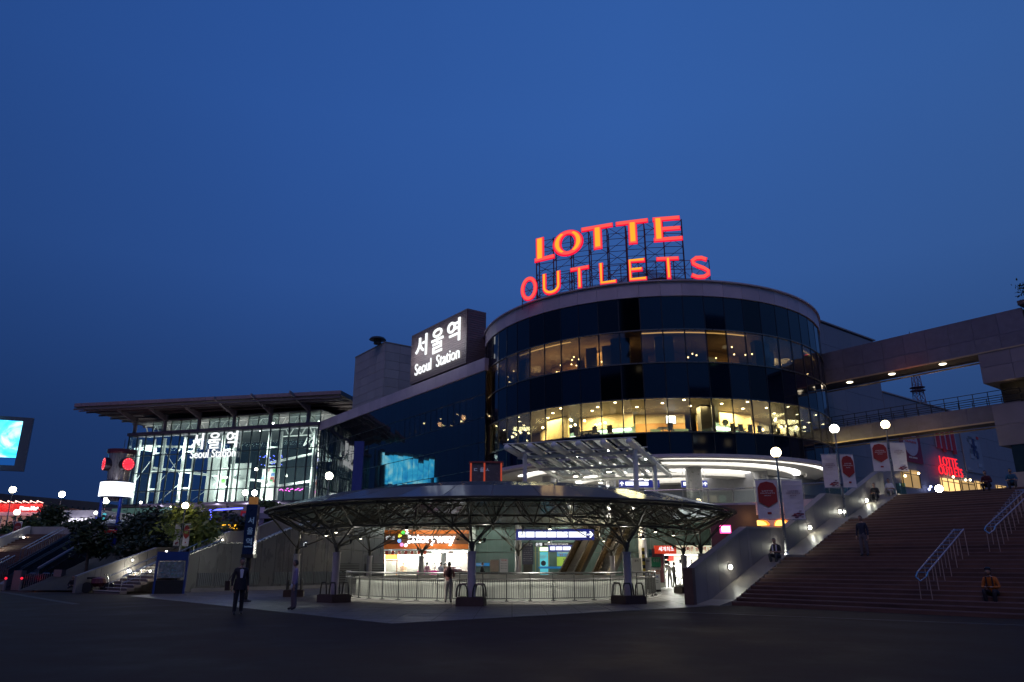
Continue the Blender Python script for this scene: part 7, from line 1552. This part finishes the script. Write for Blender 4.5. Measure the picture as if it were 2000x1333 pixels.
    for v in hv:
        x, y, z = v; w_ = 1-.22*max(0,-z)**1.5; yy = y*R0[1]; front = max(0,-y)
        p = V((x*R0[0]*w_, yy*(1-.10*max(0,-z)*(y>0)), z*R0[2])); p.y -= .022*math.exp(-((x)/.16)**2-((z+.12)/.20)**2)*front; p.y -= .010*math.exp(-(x/.25)**2-((z+.75)/.2)**2)*front; p.y += .010*math.exp(-((abs(x)-.38)/.16)**2-((z-.06)/.13)**2)*front; p.y -= .006*math.exp(-(x/.25)**2-((z+.45)/.08)**2)*front
        p.x += math.copysign(.012, x)*math.exp(-((z+.05)/.22)**2-((y-.05)/.15)**2)
        vs.append(hc+p)
    fs += [tuple(i+n0 for i in f) for f in hf]; mi += [2]*len(hf)
    for sx in (-1, 1):
        ev, ef = _sph(hc+V((sx*.030,-.083,.008)), .011, 8, 6, (1,.7,.7)); n0 = len(vs); vs += ev; fs += [tuple(i+n0 for i in f) for f in ef]; mi += [5]*len(ef)
    mb = MB(); mb.v = [tuple(v*s) for v in vs]; mb.f = fs; mb.m = mi
    body = mb.build('body', [top, legs, SKIN, sleeve or top, shoes, HAIRM], t, smooth=True, local=True)
    if hair:
        hv, hf = _sph((0,0,0), 1, 18, 12, (1,1,1)); keep = []
        for f in hf:
            c = sum((hv[i] for i in f), V((0,0,0)))/len(f)
            if c.z > .42 or (c.y > -.05 and c.z > -.45) or (c.y > -.45 and c.z > .05): keep.append(f)
        MB().add([(hc+V((v.x*.085, v.y*.106+.004, v.z*.126+.004)))*s for v in hv], keep).build('hair', HAIRM, t, smooth=True, local=True)
    if extra: extra(t, pts, s)
    return t
def x_suit(t, P, s):
    sh = MB(); sh.add([(-.035,-.112,1.18),(.035,-.112,1.18),(.06,-.102,1.44),(0,-.085,1.47),(-.06,-.102,1.44),(-.035,-.06,1.18),(.035,-.06,1.18),(.06,-.04,1.44),(0,-.03,1.47),(-.06,-.04,1.44)], [(0,1,2,3,4),(9,8,7,6,5),(0,5,6,1),(1,6,7,2),(2,7,8,3),(3,8,9,4),(4,9,5,0)]); sh.build('shirt_front', cloth('white', (.6,.6,.66)), t, local=True)
    j = MB(); j.lathe((0,0,0), [(.2,.80),(.19,.95),(.17,1.15)], 16); j.v = [(v[0]*1.05, v[1]*.72, v[2]) for v in j.v]; j.build('jacket_skirt', cloth('black', (.012,.012,.018)), t, local=True)
def x_bag(t, P, s):
    x_suit(t, P, s)
man = gnd(463,1202); person('man in a dark suit and open white shirt standing before the navy pillar sign', man, R(28), 'stand', cloth('black', (.012,.012,.018)), cloth('black'), height=1.77, extra=x_suit)
t = thing('shoulder_bag', 'dark shoulder bag hanging at the suited man\'s side', 'bag', man+V((-.36,-.05,.8))); q = man+V((-.36,-.02,0)); MB().box(q+V((0,0,.92)), (.16,.34,.28)).box(q+V((0,0,1.07)), (.17,.35,.04)).build('bag_body', mat('bag_leather', (.03,.018,.014), .5), t); MB().path([q+V((0,-.14,1.08)), q+V((.18,-.02,1.47)), q+V((0,.14,1.08))], .014, 5).build('strap', BLACK, t)
person('man in a lavender shirt and grey trousers standing near the leftmost column', gnd(572,1192), R(-70), 'stand', cloth('lavender', (.20,.17,.30)), cloth('greytrouser', (.10,.08,.10)), height=1.72, shoes=BLACK, extra=lambda t, P, s: MB().sphere((.12,-.12,.84), .07, 8, 6, sc=(1,.6,1.2)).build('white_pouch', cloth('white'), t, local=True))
pr_ = rp(8.75, 258, 0); pr_.z = .02; pp = gnd(876,1177); person('person with dark backpack leaning on the ring railing, left of front column', (at(876,1150,33.2).x, 33.15, .012), R(180), 'rail', cloth('brown', (.16,.06,.06)), cloth('khaki', (.30,.27,.24)), height=1.68, lean=.22, extra=lambda t, P, s: MB().sphere((0,.16,1.28), .17, 12, 8, sc=(1,.6,1.35)).build('backpack', mat('backpack', (.07,.02,.025), .6), t, local=True))
for lab, u, Y, top, legs, rz, pose in (('customer in a pink top before the store windows',834,58.4,(.45,.2,.25),(.3,.3,.3),180,'stand'),('customer in a white shirt at the store entrance',861,58.2,(.6,.6,.62),(.2,.2,.2),170,'stand'),('customer in a brown jacket beside the one in white',868,58.8,(.2,.14,.10),(.1,.1,.1),185,'stand'),('woman in black carrying a bag past the dark teal wall',942,57.2,(.015,.015,.02),(.03,.03,.03),80,'walk'),('stooping person in grey at the phone shop entrance',1316,52.3,(.18,.19,.17),(.14,.15,.13),100,'fold'),('store clerk seen behind the left store window',788,60.9,(.5,.3,.2),(.2,.2,.2),0,'stand'),('second person in pale clothes in the phone shop entrance',1307,53.2,(.45,.48,.42),(.2,.2,.2),150,'stand')):
    person(lab, (at(u,1110,Y).x, Y, .012 if Y < 60 else .06), R(rz), pose, cloth('c%d%d' % (u, 1), top), cloth('c%d%d' % (u, 2), legs), height=1.66)
def onstep(u, v, z): d = ray(u, v); t = (z-EYE)/d.z; return V((d.x*t, d.y*t, z))
fr_ = math.degrees(math.atan2(-SN.y, -SN.x))+90
def seat(lab, t_, off, top, legs, sleeve=None, shoes=BLACK, ex=None, h=1.7, turn=0, pose='sit'):
    """sit on the edge of a step: the feet stand two risers below"""
    p = SP+SN*t_-SD*off; z = sz(max(0,t_-.6)); return person(lab, (p.x-SN.x*.0, p.y, z), R(fr_+turn), pose, top, legs, sleeve, shoes, h, 'people sitting on the staircase', ex, .34)
vest = lambda t, P, s: [MB().frame((x-.03, P['che'].y-.125, P['che'].z-.16), (.055,0,0), (0,.02,.0), (0,.0,.27)).build('strap', m_, t, local=True) for x, m_ in ((-.09, cloth('white')), (.09, cloth('white')))]
brace = lambda t, P, s: [MB().frame((x-.02, P['che'].y-.13, P['che'].z-.2), (.04,0,0), (0,.02,0), (0,0,.32)).build('strap', BLACK, t, local=True) for x in (-.09, .09)]
p = onstep(1513,1114, 1.35); a_ = (p-SP); seat('seated person in a black top with white straps just below the first landing', a_.dot(SN)+.35, a_.dot(-SD), cloth('black'), cloth('slate', (.035,.04,.045)), SKIN, cloth('paleshoe', (.35,.33,.32)), vest, pose='sit')
p = onstep(1886,1180, .45); a_ = (p-SP); seat('man in an orange shirt and dark cap sitting low on the red steps', max(1.3, a_.dot(SN)+.4), a_.dot(-SD), cloth('orange', (.42,.12,.015)), cloth('black'), None, BLACK, lambda t, P, s: (brace(t, P, s), MB().lathe(P['hea']+V((0,-.01,.15)), [(.1,0),(.095,.05),(.05,.085)], 14).build('cap', BLACK, t, local=True)))
p = onstep(1935,965, DZ-.3); a_ = (p-SP); seat('man in a dark red shirt crouching at the top of the stairs', 18.5, toff(1932,962,18.5), cloth('darkred', (.07,.012,.02)), cloth('black'), None, BLACK, None)
seat('man in a blue shirt sitting at the top of the stairs near the frame edge', 18.5, toff(1980,960,18.5), cloth('teal', (.02,.11,.19)), cloth('slate'), SKIN, BLACK, None, turn=15)
seat('person in a white shirt sitting at the stair head by the green glass', 18.5, toff(1741,968,18.5), cloth('white'), cloth('khaki'), SKIN, BLACK, None)
seat('person in dark clothes sitting left of the one in white', 17.6, toff(1712,975,17.6), cloth('black'), cloth('black'), None, BLACK, None)
p = SP+SN*6.3-SD*toff(1688,1086,6.2); person('man in a dark shirt and grey trousers standing on the first landing', (p.x,p.y,sz(6.3)), R(fr_), 'stand', cloth('ink', (.015,.02,.04)), cloth('dimgrey', (.10,.09,.10)), height=1.72)
for lab, u, w_ in ():
    p = SP+SN*14.6-SD*toff(u,1000,14.6); person(lab, (p.x,p.y,sz(14.6)), R(fr_+180), w_, cloth('black'), cloth('black'), height=1.7)
for lab, u, v in (('dark seated figure with a pale bundle near the steel bin',215,1150),('dark seated figure near the clock tower foot',198,1152),('dark seated figure right of the motorbike',140,1156)):
    p = gnd(u, v); person(lab, (p.x,p.y,0), R(20), 'sit', cloth('black'), cloth('black'), height=1.65, seatz=.1, group='people sitting on the dark plaza edge')
for lab, a, r in (('diner seen in profile behind the lower window band',235,14.9),('second diner facing away behind the lower window band',241,15.0),('diner seated at the right behind the lower window band',311,15)):
    person(lab, cp(r, a, ZF-.05), R(90), 'situp', cloth('darkgrey', (.06,.06,.07)), cloth('black'), height=1.7, seatz=.45)
# ================================================================== blocks across the square (they show in the glass)
rnd = random.Random(4)
for i, (x, y, w_, d_, h) in enumerate(((-75,-70,34,25,52),(-28,-95,30,25,78),(14,-88,26,25,60),(52,-80,30,25,46),(95,-60,30,25,64))):
    t = thing('office_block', ['office block across the square, leftmost','tallest office block across the square','middle office block across the square','low office block across the square','rightmost office block across the square'][i], 'building', (x,y,0))
    MB().box((x,y,h/2), (w_,d_,h)).build('wall', mat('block_wall', (.05,.05,.055), .6), t)
    fy = y+d_/2
    for k in range(36):
        MB().frame((x-w_/2+rnd.randrange(int(w_/2))*2+.3, fy+.02, 4+rnd.randrange(int(h/4)-2)*3.8), (1.5,0,0), (0,.05,0), (0,0,1.5)).build('window_pane', emis('block_window%d'%(k%3), [(1,.8,.5),(.8,.95,1),(.5,1,.7)][k%3], [.7,.6,.25][k%3]), t)
    if i in (1,3): MB().frame((x-4,fy+.1,h*.35), (8,0,0), (0,.3,0), (0,0,1.6)).build('roof_sign', emis('block_sign%d'%i, (.1,1,.3) if i == 1 else (.95,.95,1), 3), t)
